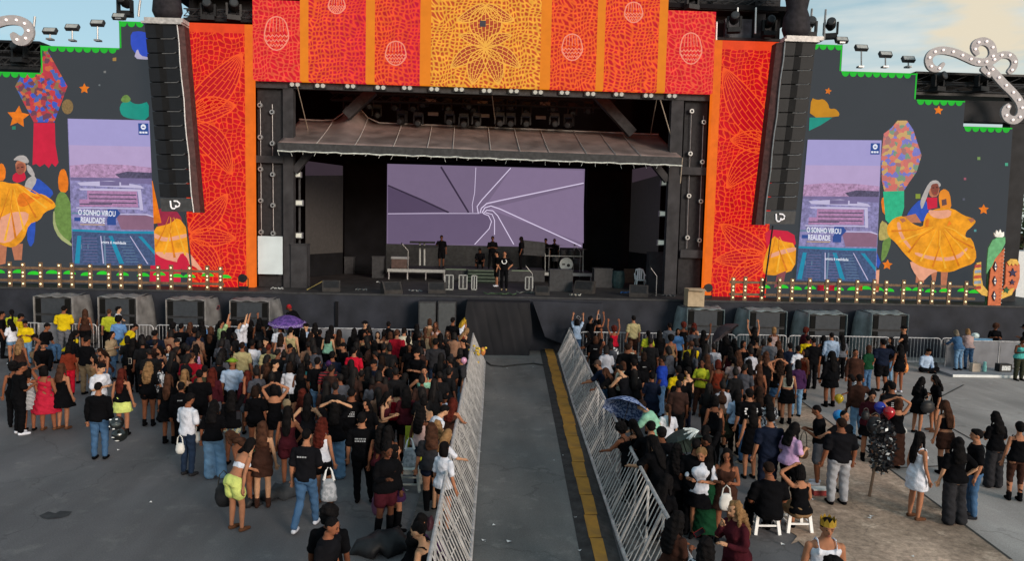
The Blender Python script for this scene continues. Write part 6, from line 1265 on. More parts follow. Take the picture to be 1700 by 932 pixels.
PWORD = {'idle': 'standing', 'idle2': 'standing', 'phone': 'holding a phone', 'phone2': 'looking down', 'hip': 'with one hand on the hip', 'akimbo': 'with hands on hips', 'heads': 'with both hands on the head', 'head1': 'with one hand on the head', 'raise': 'with one arm raised', 'raise2': 'with both arms raised', 'cross': 'with crossed arms', 'walk': 'walking', 'sit': 'seated', 'sithead': 'seated, arm over the head', 'ground': 'sitting on the ground', 'crossed': 'sitting cross-legged', 'crouch': 'crouching', 'bend': 'bending forward', 'bend2': 'leaning forward', 'lean': 'leaning on the barrier', 'reachR': 'reaching out to the right', 'reachL': 'reaching out to the left', 'chin': 'with a hand at the chin', 'fwd': 'reaching forward'}
PEOPLE = []
def rgba(h): return (*lin(h), 1)
stripe = {}
def person(u, v, sex, face, pose, hr, topk, botk, h=None, sk='m', w=1.0, shoe='shoes:black', base=0.0, lab=None, grp=None, cap=None, mats=None, yd=None, feet=None):
    H = h or (1.74 if sex == 'M' else 1.62); s = H/1.72
    ht = headtop(pose, sex); f = Matrix.Rotation(R(face), 3, 'Z')
    off = f @ V3((ht.x*s*w, ht.y*s*w, 0))
    p = PZ(u, v, base+(ht.z+.012)*s); loc = V3((p.x, p.y, base))-off
    if feet: loc = PZ(feet[0], feet[1], base)
    if yd: q = PY(u, v, yd); loc = V3((q.x-off.x, yd-off.y, base))
    loc.z = base
    r = bpy.data.objects.new('person', None); COL.objects.link(r); r.location = loc; r.rotation_euler = (0, 0, R(face)); r.scale = (s*w, s*w, s); r['category'] = 'person'; r.empty_display_size = .2
    def part(name, me, col, mt=None):
        if mt and me.materials[0] != mt: 
            k = (me.name, mt.name)
            if k not in stripe: m2 = me.copy(); m2.materials[0] = mt; stripe[k] = m2
            me = stripe[k]
        o = bpy.data.objects.new(name, me); COL.objects.link(o); o.parent = r; o.color = rgba(col) if isinstance(col, str) else (*col, 1); return o
    bo = part('body', body(sex, pose), SKIN[sk])
    hk, hc = hr[0], hr[1]
    hcol = cap or HCOL[hc][0]; part('hair' if hk not in 'HU' else 'hat', hair('J' if hk == 'L' and int(u+v) % 2 else hk, sex, pose), hcol)
    if hk in 'HU' and len(hr) > 2: part('hair', hair(hr[2], sex, pose), HCOL[hr[1]][0])
    one = topk.split(':')
    if one[0] in ('dress', 'frill'): part('dress', garment(one[0], sex, pose), COLS[one[1]][0], (mats or {}).get('top'))
    else: part({'tee': 'shirt', 'polo': 'shirt', 'long': 'shirt', 'hoodie': 'hoodie', 'jacket': 'jacket'}.get(one[0], 'top'), garment(one[0], sex, pose), COLS[one[1]][0], (mats or {}).get('top'))
    two = (botk or '').split(':')
    if botk: part({'jeans': 'jeans', 'pants': 'trousers', 'wide': 'trousers', 'leggings': 'trousers', 'shorts': 'shorts', 'hotpants': 'shorts', 'bermuda': 'shorts'}.get(two[0], 'skirt'), garment(two[0], sex, pose), COLS[two[1]][0], (mats or {}).get('bot') or (M_denim if 'denim' in two[1] else None))
    sh = shoe.split(':')
    if sh[0] != 'none':
        for k in (0, 1): part('shoe' if 'boots' not in sh[0] else 'boot', garment('shoes' if sh[0] == 'sandals' else sh[0], sex, pose, k), COLS[sh[1]][0] if sh[0] != 'sandals' else '#5a3c2c')
    # face, seen when the person does not look away from the camera
    fa = abs(((face+180) % 360)-180)
    if fa > 60 and not (p.y > 24 and base == 0 and fa < 120):
        T, Hd, *_ = frame(pose, sex); k = ('eyes', sex, pose)
        if k not in BC:
            e = MB()
            for q in (-1, 1): e.ell((0, 0, 0), (.013, .006, .007), 8, 5, M=Hd @ Matrix.Translation((q*.030, .092, .668))); e.ell((0, 0, 0), (.020, .006, .0045), 8, 5, M=Hd @ Matrix.Translation((q*.031, .091, .690)))
            m = MB(); m.ell((0, 0, 0), (.024, .007, .008), 8, 5, M=Hd @ Matrix.Translation((0, .101, .598)))
            BC[k] = (e.mesh('eyes', [mat('eye_dark', (.012, .008, .008), .4, noise=0)], smooth=True), m.mesh('mouth', [mat('lips', (.22, .07, .06), .5, noise=0)], smooth=True))
        part('eyes', BC[k][0], '#000000'); part('mouth', BC[k][1], '#000000')
    capw = None
    PEOPLE.append(dict(o=r, u=u, v=v, hk=hk, hc=hc, top=one, bot=two if botk else None, pose=pose, lab=lab, cap=hr[3:] if len(hr) > 3 else '', face=face, grp=grp, sex=sex))
    return r
# people as seen in the photo: head position in the photo, sex/build, heading, pose, hair, top, bottom
M_florr = patmat('red_white_print', '#8a1530', '#b08a8c', 'spot', 22); M_rb = patmat('red_black_stripes', '#8c1a22', '#101014', 'stripe', 4.2); M_bw = patmat('black_white_stripes', '#c0c4cc', '#14161c', 'stripe', 9); M_leo = patmat('spotted_print', '#20201e', '#8a8270', 'spot', 34); M_prt = patmat('white_print', '#b8bcc4', '#2a2c34', 'spot', 16); M_floral = patmat('floral_denim', '#55708c', '#b9b48c', 'spot', 30)
Pp = person
def Q(s, **k):
    """u v sex face pose hair top bottom"""
    a = s.split(); Pp(float(a[0]), float(a[1]), a[2], float(a[3]), a[4], a[5], a[6], None if a[7] == '-' else a[7], **k)
# ---- left edge, by the subwoofers
Q('3 517 M -60 idle Sk tee:black pants:black'); Q('15 530 F 70 phone Lk tee:white hotpants:ldenim', sk='t', shoe='shoes:white'); Q('19 514 F 40 idle Pk tee:lime jeans:denim'); Q('37 521 M -40 phone Hk tee:yellow bermuda:char'); Q('41 533 M 200 phone Sk tee:yellow jeans:ldenim', h=1.6)
Q('34 561 F 0 idle2 Wl top:brown pants:black', h=1.55, lab='person with long streaked blond hair in brown top, left of the seated man in black'); Q('80 537 M -95 sit Sk tee:black jeans:denim', h=1.9, lab='person in black tee sitting sideways on a low seat behind the man with the helmet'); Q('72 568 M 215 ground Sk tee:black pants:black', sk='t', h=1.85, lab='person in black tee and sunglasses sitting on the ground at the left')
Q('107 508 M 15 phone Sk tee:yellow pants:grey', h=1.9, w=1.1, lab='tall person in big bright yellow tee and grey trousers by the left speakers'); Q('127 549 F -20 bend2 Pk tee:yellow jeans:ddenim', lab='person bending down in yellow top right of the tall yellow shirt'); Q('141 513 F 20 idle Lb top:brown shorts:black', h=1.7, sk='m'); Q('121 553 F -15 idle2 Lk long:blk2 shorts:black', sk='t'); Q('146 558 M -10 phone2 Sk tee:black pants:khaki', h=1.78, w=1.05)
Q('113 573 F 30 idle Mk tee:rust pants:bright', h=1.5, lab='person in rust red trousers behind the woman with long dark hair'); Q('188 551 F -110 front Lk jacket:beige jeans:denim'.replace('front', 'phone'), sk='t'); Q('171 512 F 10 idle Lb top:olive hotpants:brown'); Q('181 513 M 20 idle Kb tee:lime pants:black', sk='t'); Q('197 509 M -60 reachR Sk tee:white jeans:denim', sk='l', lab='person in white tee stretching an arm along the barrier'); Q('197 524 M 5 idle Ck tee:lightblue jeans:denim')
Q('224 538 M -40 bend2 Kk tee:yellow jeans:ldenim', lab='person bending forward in bright yellow tee at the left barrier'); Q('221 561 F 5 idle Lk long:black pants:black', h=1.68); Q('236 555 F -10 idle2 Lk long:black pants:black', h=1.7); Q('257 548 M 5 idle Sk tee:navy pants:black', w=1.15); Q('280 572 F 195 idle Mr tee:white pants:black', sk='l', lab='smiling person in white tee with black print facing the camera, left crowd', mats=dict(top=M_prt)); Q('293 562 M 180 idle Hk hoodie:black pants:black', sk='t', cap='#1a1a1c')
Q('263 575 F 150 phone2 Lk top:navy pants:black', sk='t'); Q('155 590 F 140 idle Lk top:tan pants:black', sk='t', h=1.45); Q('167 578 F 160 crouch Wn top:brown jeans:denim', h=1.8, sk='t'); Q('59 555 F 100 crouch Sk top:char pants:khaki', h=1.8)
Q('287 536 F 5 idle Ck top:black pants:black'); Q('301 537 M 0 idle Sk tee:black pants:black'); Q('316 535 F -10 idle Lb top:brown pants:black'); Q('324 544 M 0 idle Sk tee:navy pants:black', w=1.12); Q('337 540 F 10 idle Lk tee:black pants:black'); Q('350 542 F 0 idle Lb hoodie:black pants:black'); Q('335 533 F 0 idle Lk tee:lightblue pants:black'); Q('366 532 M -50 raise Sk tee:sage pants:black', sk='t', lab='person raising a bright red phone above the left crowd')
Q('380 530 M -130 idle Sk tee:black pants:black', sk='t'); Q('395 533 M -50 raise Sk tee:white jeans:denim', sk='l', cap=None); Q('371 549 F 0 idle Lk hoodie:char pants:black'); Q('402 531 M -60 raise Sk tee:white jeans:denim', sk='t', h=1.7, lab='person in white tee raising one arm, just left of the striped umbrella crowd gap'); Q('416 531 F 0 raise Lk top:black pants:black'); Q('431 528 F 0 idle Lk top:char pants:black', h=1.7)
Q('252 603 F 5 phone Wl tee:black hotpants:black', h=1.68, sk='m', shoe='boots:black', feet=(247, 708)); Q('266 599 F -60 idle Lk tee:white pants:black', mats=dict(top=M_prt), sk='t', lab='person in white printed jersey behind the blond woman in black shorts'); Q('283 609 F 0 idle Lb tee:black flare:black', h=1.68, shoe='boots:black', feet=(281, 737)); Q('307 613 F -5 idle Ll strapless:black pants:black', sk='l'); Q('301 634 M 10 idle Hk hoodie:black pants:black', h=1.62, lab='person in black cap with a small white mark, left crowd front'); Q('318 585 M 0 idle Kb tee:red pants:black', w=1.2, sk='t', lab='broad person with cropped hair in dark red tee, left crowd'); Q('326 571 F 0 idle2 Lk top:pink pants:black')
Q('331 614 M 20 idle Sk tee:black pants:black'); Q('353 610 F 0 idle2 Lr long:burg shorts:grey', h=1.7); Q('340 606 M 20 idle Kk tee:olive pants:black', sk='t'); Q('370 578 F 0 idle Lk hoodie:black pants:black', w=1.15); Q('388 572 F 100 idle Lk top:black pants:black', sk='t'); Q('386 595 M 0 idle Uk tee:palebl pants:black', cap='#6f8a2a', w=1.1, lab='person in striped green bucket hat and pale tee, left crowd'); Q('383 648 F 0 raise Lk tee:black hotpants:ldenim', mats=dict(bot=M_floral), h=1.68, lab='person in black tee and floral denim shorts holding up a phone', feet=(386, 772))
Q('356 671 F 0 phone2 Lk tee:black wide:ldenim', h=1.66, w=1.05, lab='person in black shirt and light wide jeans with white bags', feet=(354, 795)); Q('318 661 M -25 phone Sk tee:white jeans:ddenim', h=1.75, sk='m', shoe='shoes:char', lab='person in white tee and dark jeans standing at the left crowd front', feet=(312, 790)); Q('376 743 F 75 crouch Wb bikini:black hotpants:black'.replace('376 743', '408 729').replace('crouch', 'bend'), h=1.62, sk='m', lab='person bending over the black coat on the ground', feet=(420, 838))
Q('386 734 F -35 bend2 Mk bikini:white shorts:paleyel', h=1.66, sk='t', shoe='sandals:brown', lab='person in white halter top and pale yellow shorts leaning right', feet=(390, 880))
Q('437 698 F 8 idle Lb top:brown mini:brown', h=1.66, sk='l', shoe='boots:brown', lab='person with very long straight brown hair in short brown dress', feet=(436, 843)); Q('479 689 F 0 hip Lk strapless:burg shorts:burg', h=1.68, sk='m', lab='person in burgundy strapless top and shorts with one hand on hip', feet=(478, 808))
Q('514 711 M -8 walk Kk tee:blk2 jeans:denim', h=1.82, sk='t', shoe='shoes:white', lab='person walking in black tee, blue jeans and white sneakers', feet=(507, 880)); Q('524 702 F -15 idle2 Wr top:white shorts:black', h=1.70, sk='t', shoe='sandals:brown', lab='person with curly auburn hair carrying a white shopping bag', feet=(533, 838)); Q('605 695 M 0 hip Sk tee:black jeans:black', h=1.78, w=1.06, sk='t', lab='person all in black with a hand on the hip, open ground', feet=(600, 835))
Q('558 673 F 0 heads Lk tee:black wide:ldenim', h=1.66, w=1.08, sk='l', lab='person in black tee and light jeans with both hands on the head', feet=(556, 795)); Q('584 644 M 0 idle Kk tee:black jeans:black', w=1.2, h=1.76); Q('655 757 F -150 phone2 Bk jacket:black shorts:burg', h=1.72, sk='d', shoe='highboots:black', mats=None, lab='person in black jacket, dark red shorts and knee boots', feet=(640, 895)); Q('637 775 F -70 hip Mk tee:black skirt:purple', h=1.55, sk='t', shoe='highboots:black', lab='person with purple bag partly behind the one in knee boots', feet=(655, 880))
Q('708 737 F 8 phone2 Lb tee:char hotpants:navy', h=1.70, w=1.12, sk='t', shoe='highboots:black', lab='person in black band tee and dark shorts at the barrier end', feet=(715, 850)); Q('739 733 F -40 idle Mk tee:white hotpants:black', h=1.62, sk='t'); Q('703 852 F -40 ground Lk long:black pants:purple', h=1.75, sk='t', lab='person with long black hair seated on the ground by the barrier, upper one'); Q('697 869 F 70 crossed Kk tank:black pants:black', h=1.95, w=1.0, sk='l', lab='person with short hair in black tank top seated by the barrier at the bottom')
Q('547 839 M 0 idle Ck tee:black pants:black', h=1.72, sk='d', lab='person with curly dark hair behind the young man at the bottom'); Q('556 860 M -110 phone2 Kk tee:blk2 pants:black', h=1.72, sk='m', lab='person in black tee with faded haircut looking down at the bottom edge')
# ---- groups at the left
Q('34 603 M -40 phone Kk tee:black pants:black', h=1.80, w=1.1, sk='m', shoe='shoes:white', lab='stocky person all in black at the left edge group', feet=(33, 722)); Q('53 621 F 10 idle Mk dress:grey -', mats=dict(top=M_bw), h=1.6, lab='person in grey striped dress half hidden in the left group', feet=(49, 716)); Q('22 601 F 30 idle Ck top:black pants:black', h=1.66); Q('78 612 F 5 head1 Mk frill:coral -', h=1.66, w=1.12, sk='m', shoe='sandals:brown', lab='person in bright coral red dress with one hand on the head', feet=(77, 715)); Q('108 599 F -10 idle Lb strapless:black flare:black', h=1.68, sk='t', shoe='sandals:brown', lab='person with long brown hair in black strapless top and skirt, left group', feet=(105, 713))
Q('171 604 M -110 phone Sk tee:white jeans:grey', h=1.74, w=1.05, sk='l', lab='bearded person in white shirt looking right, behind the helmet holder'); Q('164 634 M 5 idle Kk long:black jeans:denim', h=1.74, w=1.05, sk='t', lab='person in black long sleeves and jeans holding a motorcycle helmet', feet=(166, 763)); Q('208 612 F 0 idle Lr tank:black skirt:paleyel', h=1.68, sk='t', shoe='boots:black', lab='person with reddish hair, black tank top and pale yellow skirt', feet=(204, 724))
# ---- left crowd, middle rows
for s in ('402 568 M 5 idle Sn tee:sand pants:black', '419 564 M 0 idle Sk tee:white pants:black', '446 571 M 0 idle Kr tee:sand pants:black', '441 561 M 160 idle Sk tee:char pants:black', '481 571 M 190 idle Hk tee:char pants:black', '466 553 F 5 idle Ln top:rose pants:black', '465 538 M 10 idle Hk tee:white pants:black', '483 543 M 0 idle Hk tank:sand pants:black', '503 546 F 0 idle Lk hoodie:black pants:black', '508 537 M -30 idle Uk tee:palebl pants:black', '517 552 F -60 idle Wn top:brown pants:black', '531 547 F 0 idle Hk hoodie:black pants:black', '449 534 M -60 idle Sk tee:black pants:black',
          '523 536 F 0 idle Lk top:black pants:black', '550 540 F 0 idle Lk top:black pants:black', '545 548 F 0 idle Lk top:mint pants:black', '563 547 F 0 idle Ln crop:tan pants:black', '588 545 F 0 idle Lk long:black pants:black', '569 569 M 120 idle Hk tee:black pants:black', '593 561 F 0 idle Mk tee:black pants:black', '457 598 M -100 idle Sk tee:black pants:black', '445 602 F 0 idle Lb top:brown pants:black', '481 602 F -10 idle Mn tee:white shorts:black', '500 603 F 0 idle Lk top:black pants:black', '513 600 F -100 idle Mk tee:turq pants:black', '552 583 M 0 idle Hk tee:navy pants:black', '502 645 F 0 idle Lr top:burg pants:black', '411 615 F 0 idle Lr long:burg shorts:grey',
          '606 551 F 180 idle Mk top:tan pants:black', '627 551 F 185 idle Mn top:black pants:black', '638 549 F -20 idle Bk top:black pants:black', '648 551 F 5 idle Mb top:tan pants:black', '671 544 M 0 idle Hk tee:cream pants:black', '645 534 F 0 idle Hk hoodie:black pants:black', '678 559 M 0 idle Bk tee:black pants:black', '622 565 F 0 idle Lk top:olive pants:black', '692 538 F 0 idle Lk top:black pants:black', '706 544 F 0 idle Pb top:beige pants:black', '722 543 F 5 idle Nb top:tan pants:black', '713 529 F 20 idle Mb top:tan pants:black', '723 535 F 170 idle Wb top:rose pants:black', '700 565 F 90 idle Mk top:rose pants:black', '680 571 F 190 idle Lk tee:black pants:black', '743 550 F 180 idle Wb long:char pants:black', '731 553 F 0 idle Lk top:black pants:black', '742 571 F 0 idle Lk hoodie:char pants:black',
          '620 597 M 150 idle Hk tee:navy pants:black', '634 590 F 0 idle Ln top:brown pants:black', '607 664 F 160 phone2 Lk tee:black pants:black', '646 652 F -100 phone Lk crop:burg pants:black', '633 703 F 0 idle Wk top:burg pants:black', '645 706 F -10 idle Lk top:brown pants:black', '607 634 F 185 crouch Ck tee:navy jeans:denim', '658 640 F 20 idle Mk top:red pants:black', '429 640 F 5 idle Bk tee:black hotpants:black'):
    Q(s, sk=random.choice('dmtl'))
Q('480 506 M 60 bend2 Hk long:black pants:black', sk='d', cap='#8c2024', base=.45, lab='guard in black with a red cap bending over the barrier by the umbrella'.replace('guard', 'person')); Q('488 600 F 5 idle Mk tee:black pants:black'); Q('527 593 M 5 idle Sk tee:black jeans:ldenim', h=1.78, sk='t', feet=None); Q('546 598 M 5 idle Kk tee:red jeans:ddenim', mats=dict(top=M_rb), sk='t', cap='#3a2248', lab='person in red and black striped jersey, left crowd'); Q('573 606 F 0 idle Lk long:black pants:black', w=1.1, lab='person with long black hair in long black dress beside the striped jersey'); Q('588 576 M -10 idle Sk tee:bright jeans:denim', sk='t', lab='person in bright red tee in the middle of the left crowd')
Q('606 533 M 180 idle Uk hoodie:black pants:black', cap='#101012', sk='l', lab='person in black hood with a pale mask, at the front barrier'); Q('659 547 M 0 idle Sb tee:red pants:black', h=1.86, sk='t', lab='tall person in dark red tee, left crowd near the front speakers'); Q('752 527 M -20 idle Sk tee:black pants:black', h=1.82, sk='m'); Q('773 527 F -40 bend2 Wb top:white jeans:denim', cap='#a8842a', sk='t', lab='person with yellow flower crown leaning over the lane barrier'); Q('775 545 F -50 bend2 Ll top:rust pants:black', sk='l', lab='blond person in rust red top at the lane barrier')
Q('723 562 M 0 idle Sk polo:char jeans:ddenim', h=1.84, w=1.1, sk='m', lab='tall person in dark grey polo shirt, left crowd'); Q('692 580 M 150 cross Hk tee:black pants:black', h=1.74, w=1.12, sk='t', lab='person in black cap and lettered black tee with raised forearm, left crowd'); Q('769 563 M 110 idle Sk tee:black pants:black', sk='t'); Q('761 589 M 95 phone2 Hk tee:char jeans:ldenim', h=1.78, sk='t', lab='person in dark cap and grey tee standing at the lane barrier'); Q('633 605 M -15 idle Kk tee:burg jeans:navy', h=1.78, w=1.08, sk='t', lab='person in burgundy tee with black sleeves, left crowd'); Q('704 609 F 190 akimbo Bk tank:mint hotpants:black', h=1.70, w=1.15, sk='t', lab='person in mint green top facing the camera, left crowd')
Q('704 658 F 0 idle Bk halter:black pants:black', h=1.66, sk='l', lab='person with bare back, black halter top and bun near the barrier'); Q('675 642 F 5 phone Lk long:burg mini:black', h=1.70, sk='m', shoe='boots:black', lab='person with long dark hair, wine red leather top and short black skirt'); Q('753 661 F -20 lean Wr top:brown pants:black', sk='t'); Q('737 673 M -60 bend2 Sk tee:white pants:black', sk='l', lab='person with dark hair in white tee bending near the barrier'); Q('738 655 F 200 crouch Sk jacket:palebl pants:black', h=1.7, lab='person crouching in navy and white jacket by the barrier'); Q('726 697 F 5 idle Wl top:cream pants:black', sk='l', lab='person with long wavy blond hair near the barrier end'); Q('746 713 F -50 lean Ll tee:white hotpants:black', sk='l', h=1.6)
Q('455 637 F 0 heads Mk strapless:black mini:black', h=1.68, sk='t', lab='person in black strapless dress with hands at the head, left crowd'); Q('424 640 F 0 idle Mn tee:black hotpants:black', h=1.64, sk='m', lab='person in black tee with a beige shoulder bag, left crowd'); Q('511 653 F 0 akimbo Lk top:blk2 pants:black', h=1.66, sk='l'); Q('694 701 F 0 crouch Mk tee:lime pants:black', h=1.7, lab='person crouching in yellow green number ten jersey')
# ---- right crowd
Q('958 530 F -20 raise2 Mk tee:palebl jeans:denim', sk='t', lab='person in pale tee holding a phone high at the lane barrier end'); Q('980 525 M -60 raise Sk tee:black pants:black', sk='t'); Q('995 528 F 0 raise Mk top:black pants:black'); Q('1020 541 F 0 raise2 Cr top:bright pants:black', lab='person with curly dark red hair and bright red top, right crowd front'); Q('1052 524 M 5 idle Sk tee:sand pants:brown', h=1.84, sk='t', lab='tall person in sandy beige tee at the front of the right crowd'); Q('1076 549 F 0 idle Pk tee:lime pants:black', lab='person in yellow green tee right of the tall sandy shirt')
Q('974 552 F 70 lean Mk tee:black pants:black'); Q('989 558 F -5 raise Mb tee:black pants:black'); Q('996 552 F 0 idle Lb top:brown pants:black'); Q('1014 561 M 0 idle Sk tee:white pants:black', mats=dict(top=M_prt), lab='person in white jersey with black print, right crowd'); Q('1042 571 M 0 idle Sn tee:black pants:black', w=1.25); Q('1047 566 F -10 idle Nb top:cream pants:black'); Q('1112 536 M 0 idle Sk tee:grey pants:black'); Q('1095 548 F 0 idle Lk hoodie:black pants:black'); Q('1114 556 F 0 idle Ck top:tan pants:black', sk='m'); Q('1126 546 F 180 idle Mk tee:lightblue pants:black', sk='t')
Q('1099 590 M 60 idle Kk tee:royal jeans:denim', h=1.78, w=1.1, sk='d', lab='person in royal blue tee, right crowd'); Q('1053 596 M 0 idle Sk tee:black pants:black', h=1.80, w=1.05, sk='t'); Q('1069 584 F 0 idle Mn tee:black pants:black'); Q('1034 600 F 20 idle Mb tee:cream pants:black', sk='l'); Q('1027 606 M 40 lean Sk tank:blk2 pants:black', h=1.74, sk='l', lab='person in black tank top with an arm on the lane barrier'); Q('1003 611 F 60 lean Lb tee:black pants:black', sk='m'); Q('990 598 M 60 lean Hk tee:navy jeans:denim', sk='t', cap='#4a3a34')
Q('1083 617 F -10 phone Nk tee:navy skirt:navy', h=1.66, sk='m', lab='person with a low bun in navy tee, holding a phone, right crowd'); Q('1066 665 M 60 bend2 Sn tee:mint pants:black', h=1.72, w=1.1, sk='l', lab='person in pale mint tee bending over the lane barrier'); Q('1109 671 F 0 idle2 Pb tee:white pants:black', h=1.5, sk='l', lab='person with light brown ponytail in white tee, right crowd'); Q('1080 699 M 0 lean Hk tee:black pants:black', w=1.1, sk='t'); Q('1048 696 F 40 lean Lk top:black pants:black', sk='t'); Q('1028 702 F 40 lean Ck top:black pants:black', sk='m')
Q('1080 722 F 30 lean Lk tee:black pants:black', h=1.72, w=1.15, sk='l', lab='person with long black hair and black tee with pale print at the lane barrier'); Q('1098 708 M 10 idle Hk tee:blk2 pants:black', h=1.74, w=1.1, sk='m'); Q('1124 736 F 0 idle Wk long:black pants:black', h=1.6); Q('1157 728 M -30 idle Kk tee:black pants:black', h=1.76, w=1.05, sk='m', lab='person carrying a red patterned backpack with mint straps'); Q('1172 706 F -30 raise Pk jacket:black pants:black', h=1.7, sk='t', lab='person with silver white headdress, right crowd'); Q('1170 722 M 60 phone2 Kk tee:black pants:black', h=1.7, sk='d'); Q('1178 740 F -20 idle Lk tee:green maxi:green', h=1.66, sk='l', lab='person with dark hair in green and yellow outfit, right crowd')
Q('1163 767 F 150 phone Nl tee:white skirt:black', h=1.66, w=1.12, sk='t', shoe='shoes:black', lab='person in white tee with red print and black shorts, hair bow', feet=(1160, 893)); Q('1207 776 F 160 phone Lk top:brown skirt:brown', h=1.70, sk='m', lab='person in brown strappy dress carrying a white bag', feet=(1200, 900)); Q('1218 833 F 110 chin Wl long:burg wide:burg', h=1.70, w=1.08, sk='l', lab='person with long curly blond hair all in burgundy'); Q('1173 890 F -20 idle Wk tee:white pants:black', mats=dict(top=M_prt), h=1.66, lab='person with thick curly black hair in white printed top, bottom edge'); Q('1130 849 F -60 phone Wk long:brown pants:black', h=1.68, sk='m', lab='person with long dark hair looking at a red phone by the barrier'); Q('1107 788 F -40 crouch Lk long:black pants:black', h=1.9, sk='m', lab='person in black sitting low by the lane barrier')
Q('1375 862 M 172 idle2 Sk tank:white pants:grey', h=1.78, w=1.05, sk='t', lab='person in white tank top wearing a golden crown, bottom edge'); Q('1383 926 M 0 idle Ck tee:black pants:black', h=1.74, lab='top of a curly dark haired head at the bottom edge')
Q('1275 766 M 0 sit Kn tee:black pants:black', h=1.85, w=1.18, sk='m', lab='broad person in black tee seated on the left white stool'); Q('1326 770 F 10 sithead Mk tank:black shorts:tan', h=1.75, w=1.02, sk='t', lab='person in black top and tan shorts seated on the right white stool'); Q('1387 704 M 0 idle Kn tee:blk2 pants:lgrey', h=1.76, w=1.22, sk='m', shoe='shoes:black', lab='large person in black tee and pale grey trousers', feet=(1389, 838))
Q('1279 684 M 0 idle Sk tee:navy jeans:navy', h=1.78, w=1.1, sk='t'); Q('1252 697 F 5 idle Lk dress:black -', h=1.64, sk='t', lab='person with long black hair in short black slip dress', feet=(1243, 795)); Q('1323 702 F -70 phone2 Lk tee:pink pants:black', h=1.66, w=1.15, sk='l', lab='person in pink tee and black trousers with a brown bag'); Q('1354 681 M 60 phone Kk tee:black bermuda:grey', h=1.74, sk='m', shoe='shoes:white', lab='person in black tee and grey shorts facing left', feet=(1356, 805)); Q('1403 682 M 200 reachR Kk tee:black bermuda:lgrey', h=1.72, sk='t', lab='person in black reaching toward the shiny black bunting'); Q('1438 655 F 160 phone Bk long:burg skirt:black', h=1.72, w=1.05, sk='t', shoe='boots:black', lab='person in burgundy top and black skirt facing the camera, right', feet=(1440, 765))
Q('1494 668 F -10 heads Mb top:black maxi:brown', h=1.66, sk='t', lab='person in black top and long brown skirt with arms raised to the head', feet=(1483, 778)); Q('1481 634 M 0 idle Sk tee:blk2 pants:black', sk='m', w=1.05); Q('1474 634 F 0 idle Lk top:black pants:black'); Q('1427 621 M 5 hip Kk long:brown jeans:ldenim', h=1.76, sk='d', lab='person with cropped hair in brown top with a white strap, right'); Q('1413 622 F 70 bend2 Mk tee:white jeans:denim', mats=dict(top=M_bw), h=1.4, lab='child in black and white striped top with a pink sleeve'); Q('1390 588 F 10 idle Lk hoodie:black dress:black'.replace('dress:black', 'skirt:black'), h=1.74, w=1.15, sk='m', shoe='boots:black', lab='person in black hooded dress and boots near the yellow balloon', feet=(1376, 676))
Q('1421 580 M 170 idle Kn jacket:brown pants:brown', sk='m', lab='person in open brown jacket over white shirt facing the camera'); Q('1461 561 M 0 hip Sk tee:navy bermuda:black', h=1.80, w=1.2, sk='m', lab='large person in navy tee and black shorts, right crowd', feet=(1461, 650)); Q('1442 573 F 20 idle Mb tee:green jeans:denim', sk='m'); Q('1479 560 F 100 idle Mk tee:black jeans:ldenim', sk='t'); Q('1501 541 M 60 reachL Uk tee:black pants:black', h=1.86, sk='t', lab='tall person in black with arms stretched left, far right crowd'); Q('1494 577 F 0 idle Lk top:black hotpants:black', h=1.66, shoe='shoes:white', lab='person with long black hair carrying a small white box bag', feet=(1490, 652)); Q('1398 556 F 5 idle Lk tee:grey pants:black', sk='t'); Q('1381 552 M -10 idle Kk long:palebl pants:lgrey', h=1.76, sk='t', lab='person in pale blue long sleeved shirt, right crowd'); Q('1367 557 F 0 idle Lk top:black shorts:black', sk='m'); Q('1351 560 M 0 idle Kk tee:black pants:black', h=1.78); Q('1342 557 M -20 idle Sk tee:yellow pants:black'); Q('1339 544 F -60 idle Cr long:burg pants:black', lab='person with a maroon turban at the right barrier', sk='d'); Q('1336 580 F 100 idle Mk top:rust pants:black', sk='m'); Q('1312 569 M 0 idle Hk tee:navy pants:black', h=1.7); Q('1325 574 F 0 idle Hk tee:white pants:black')
Q('1285 592 F 5 heads Wn tank:black skirt:denim', h=1.68, sk='t', shoe='boots:black', lab='person in black tank top and short denim skirt, right crowd', feet=(1288, 692)); Q('1308 588 F -5 idle Lk crop:cream skirt:black', h=1.70, sk='t', shoe='boots:black', lab='person in cream top and short black skirt, right crowd', feet=(1304, 705)); Q('1325 597 F -5 idle Mk long:purple jeans:ldenim', h=1.68, sk='t'); Q('1218 592 F 0 idle Pk croptee:rose hotpants:ldenim', h=1.66, sk='l', lab='person with a dark ponytail, pale crop top and denim shorts'); Q('1243 596 F 0 idle Lk tee:black jeans:ldenim', h=1.68); Q('1260 604 F 0 idle Lb top:brown pants:black', h=1.66); Q('1192 597 F 0 idle Mr top:rust skirt:brown', h=1.68, sk='d'); Q('1174 588 F 0 idle Lb long:brown skirt:brown', h=1.68); Q('1166 596 F 150 cross Bk tee:lime pants:brown', h=1.66, sk='d', lab='person in bright yellow green tee with folded arms, right crowd')
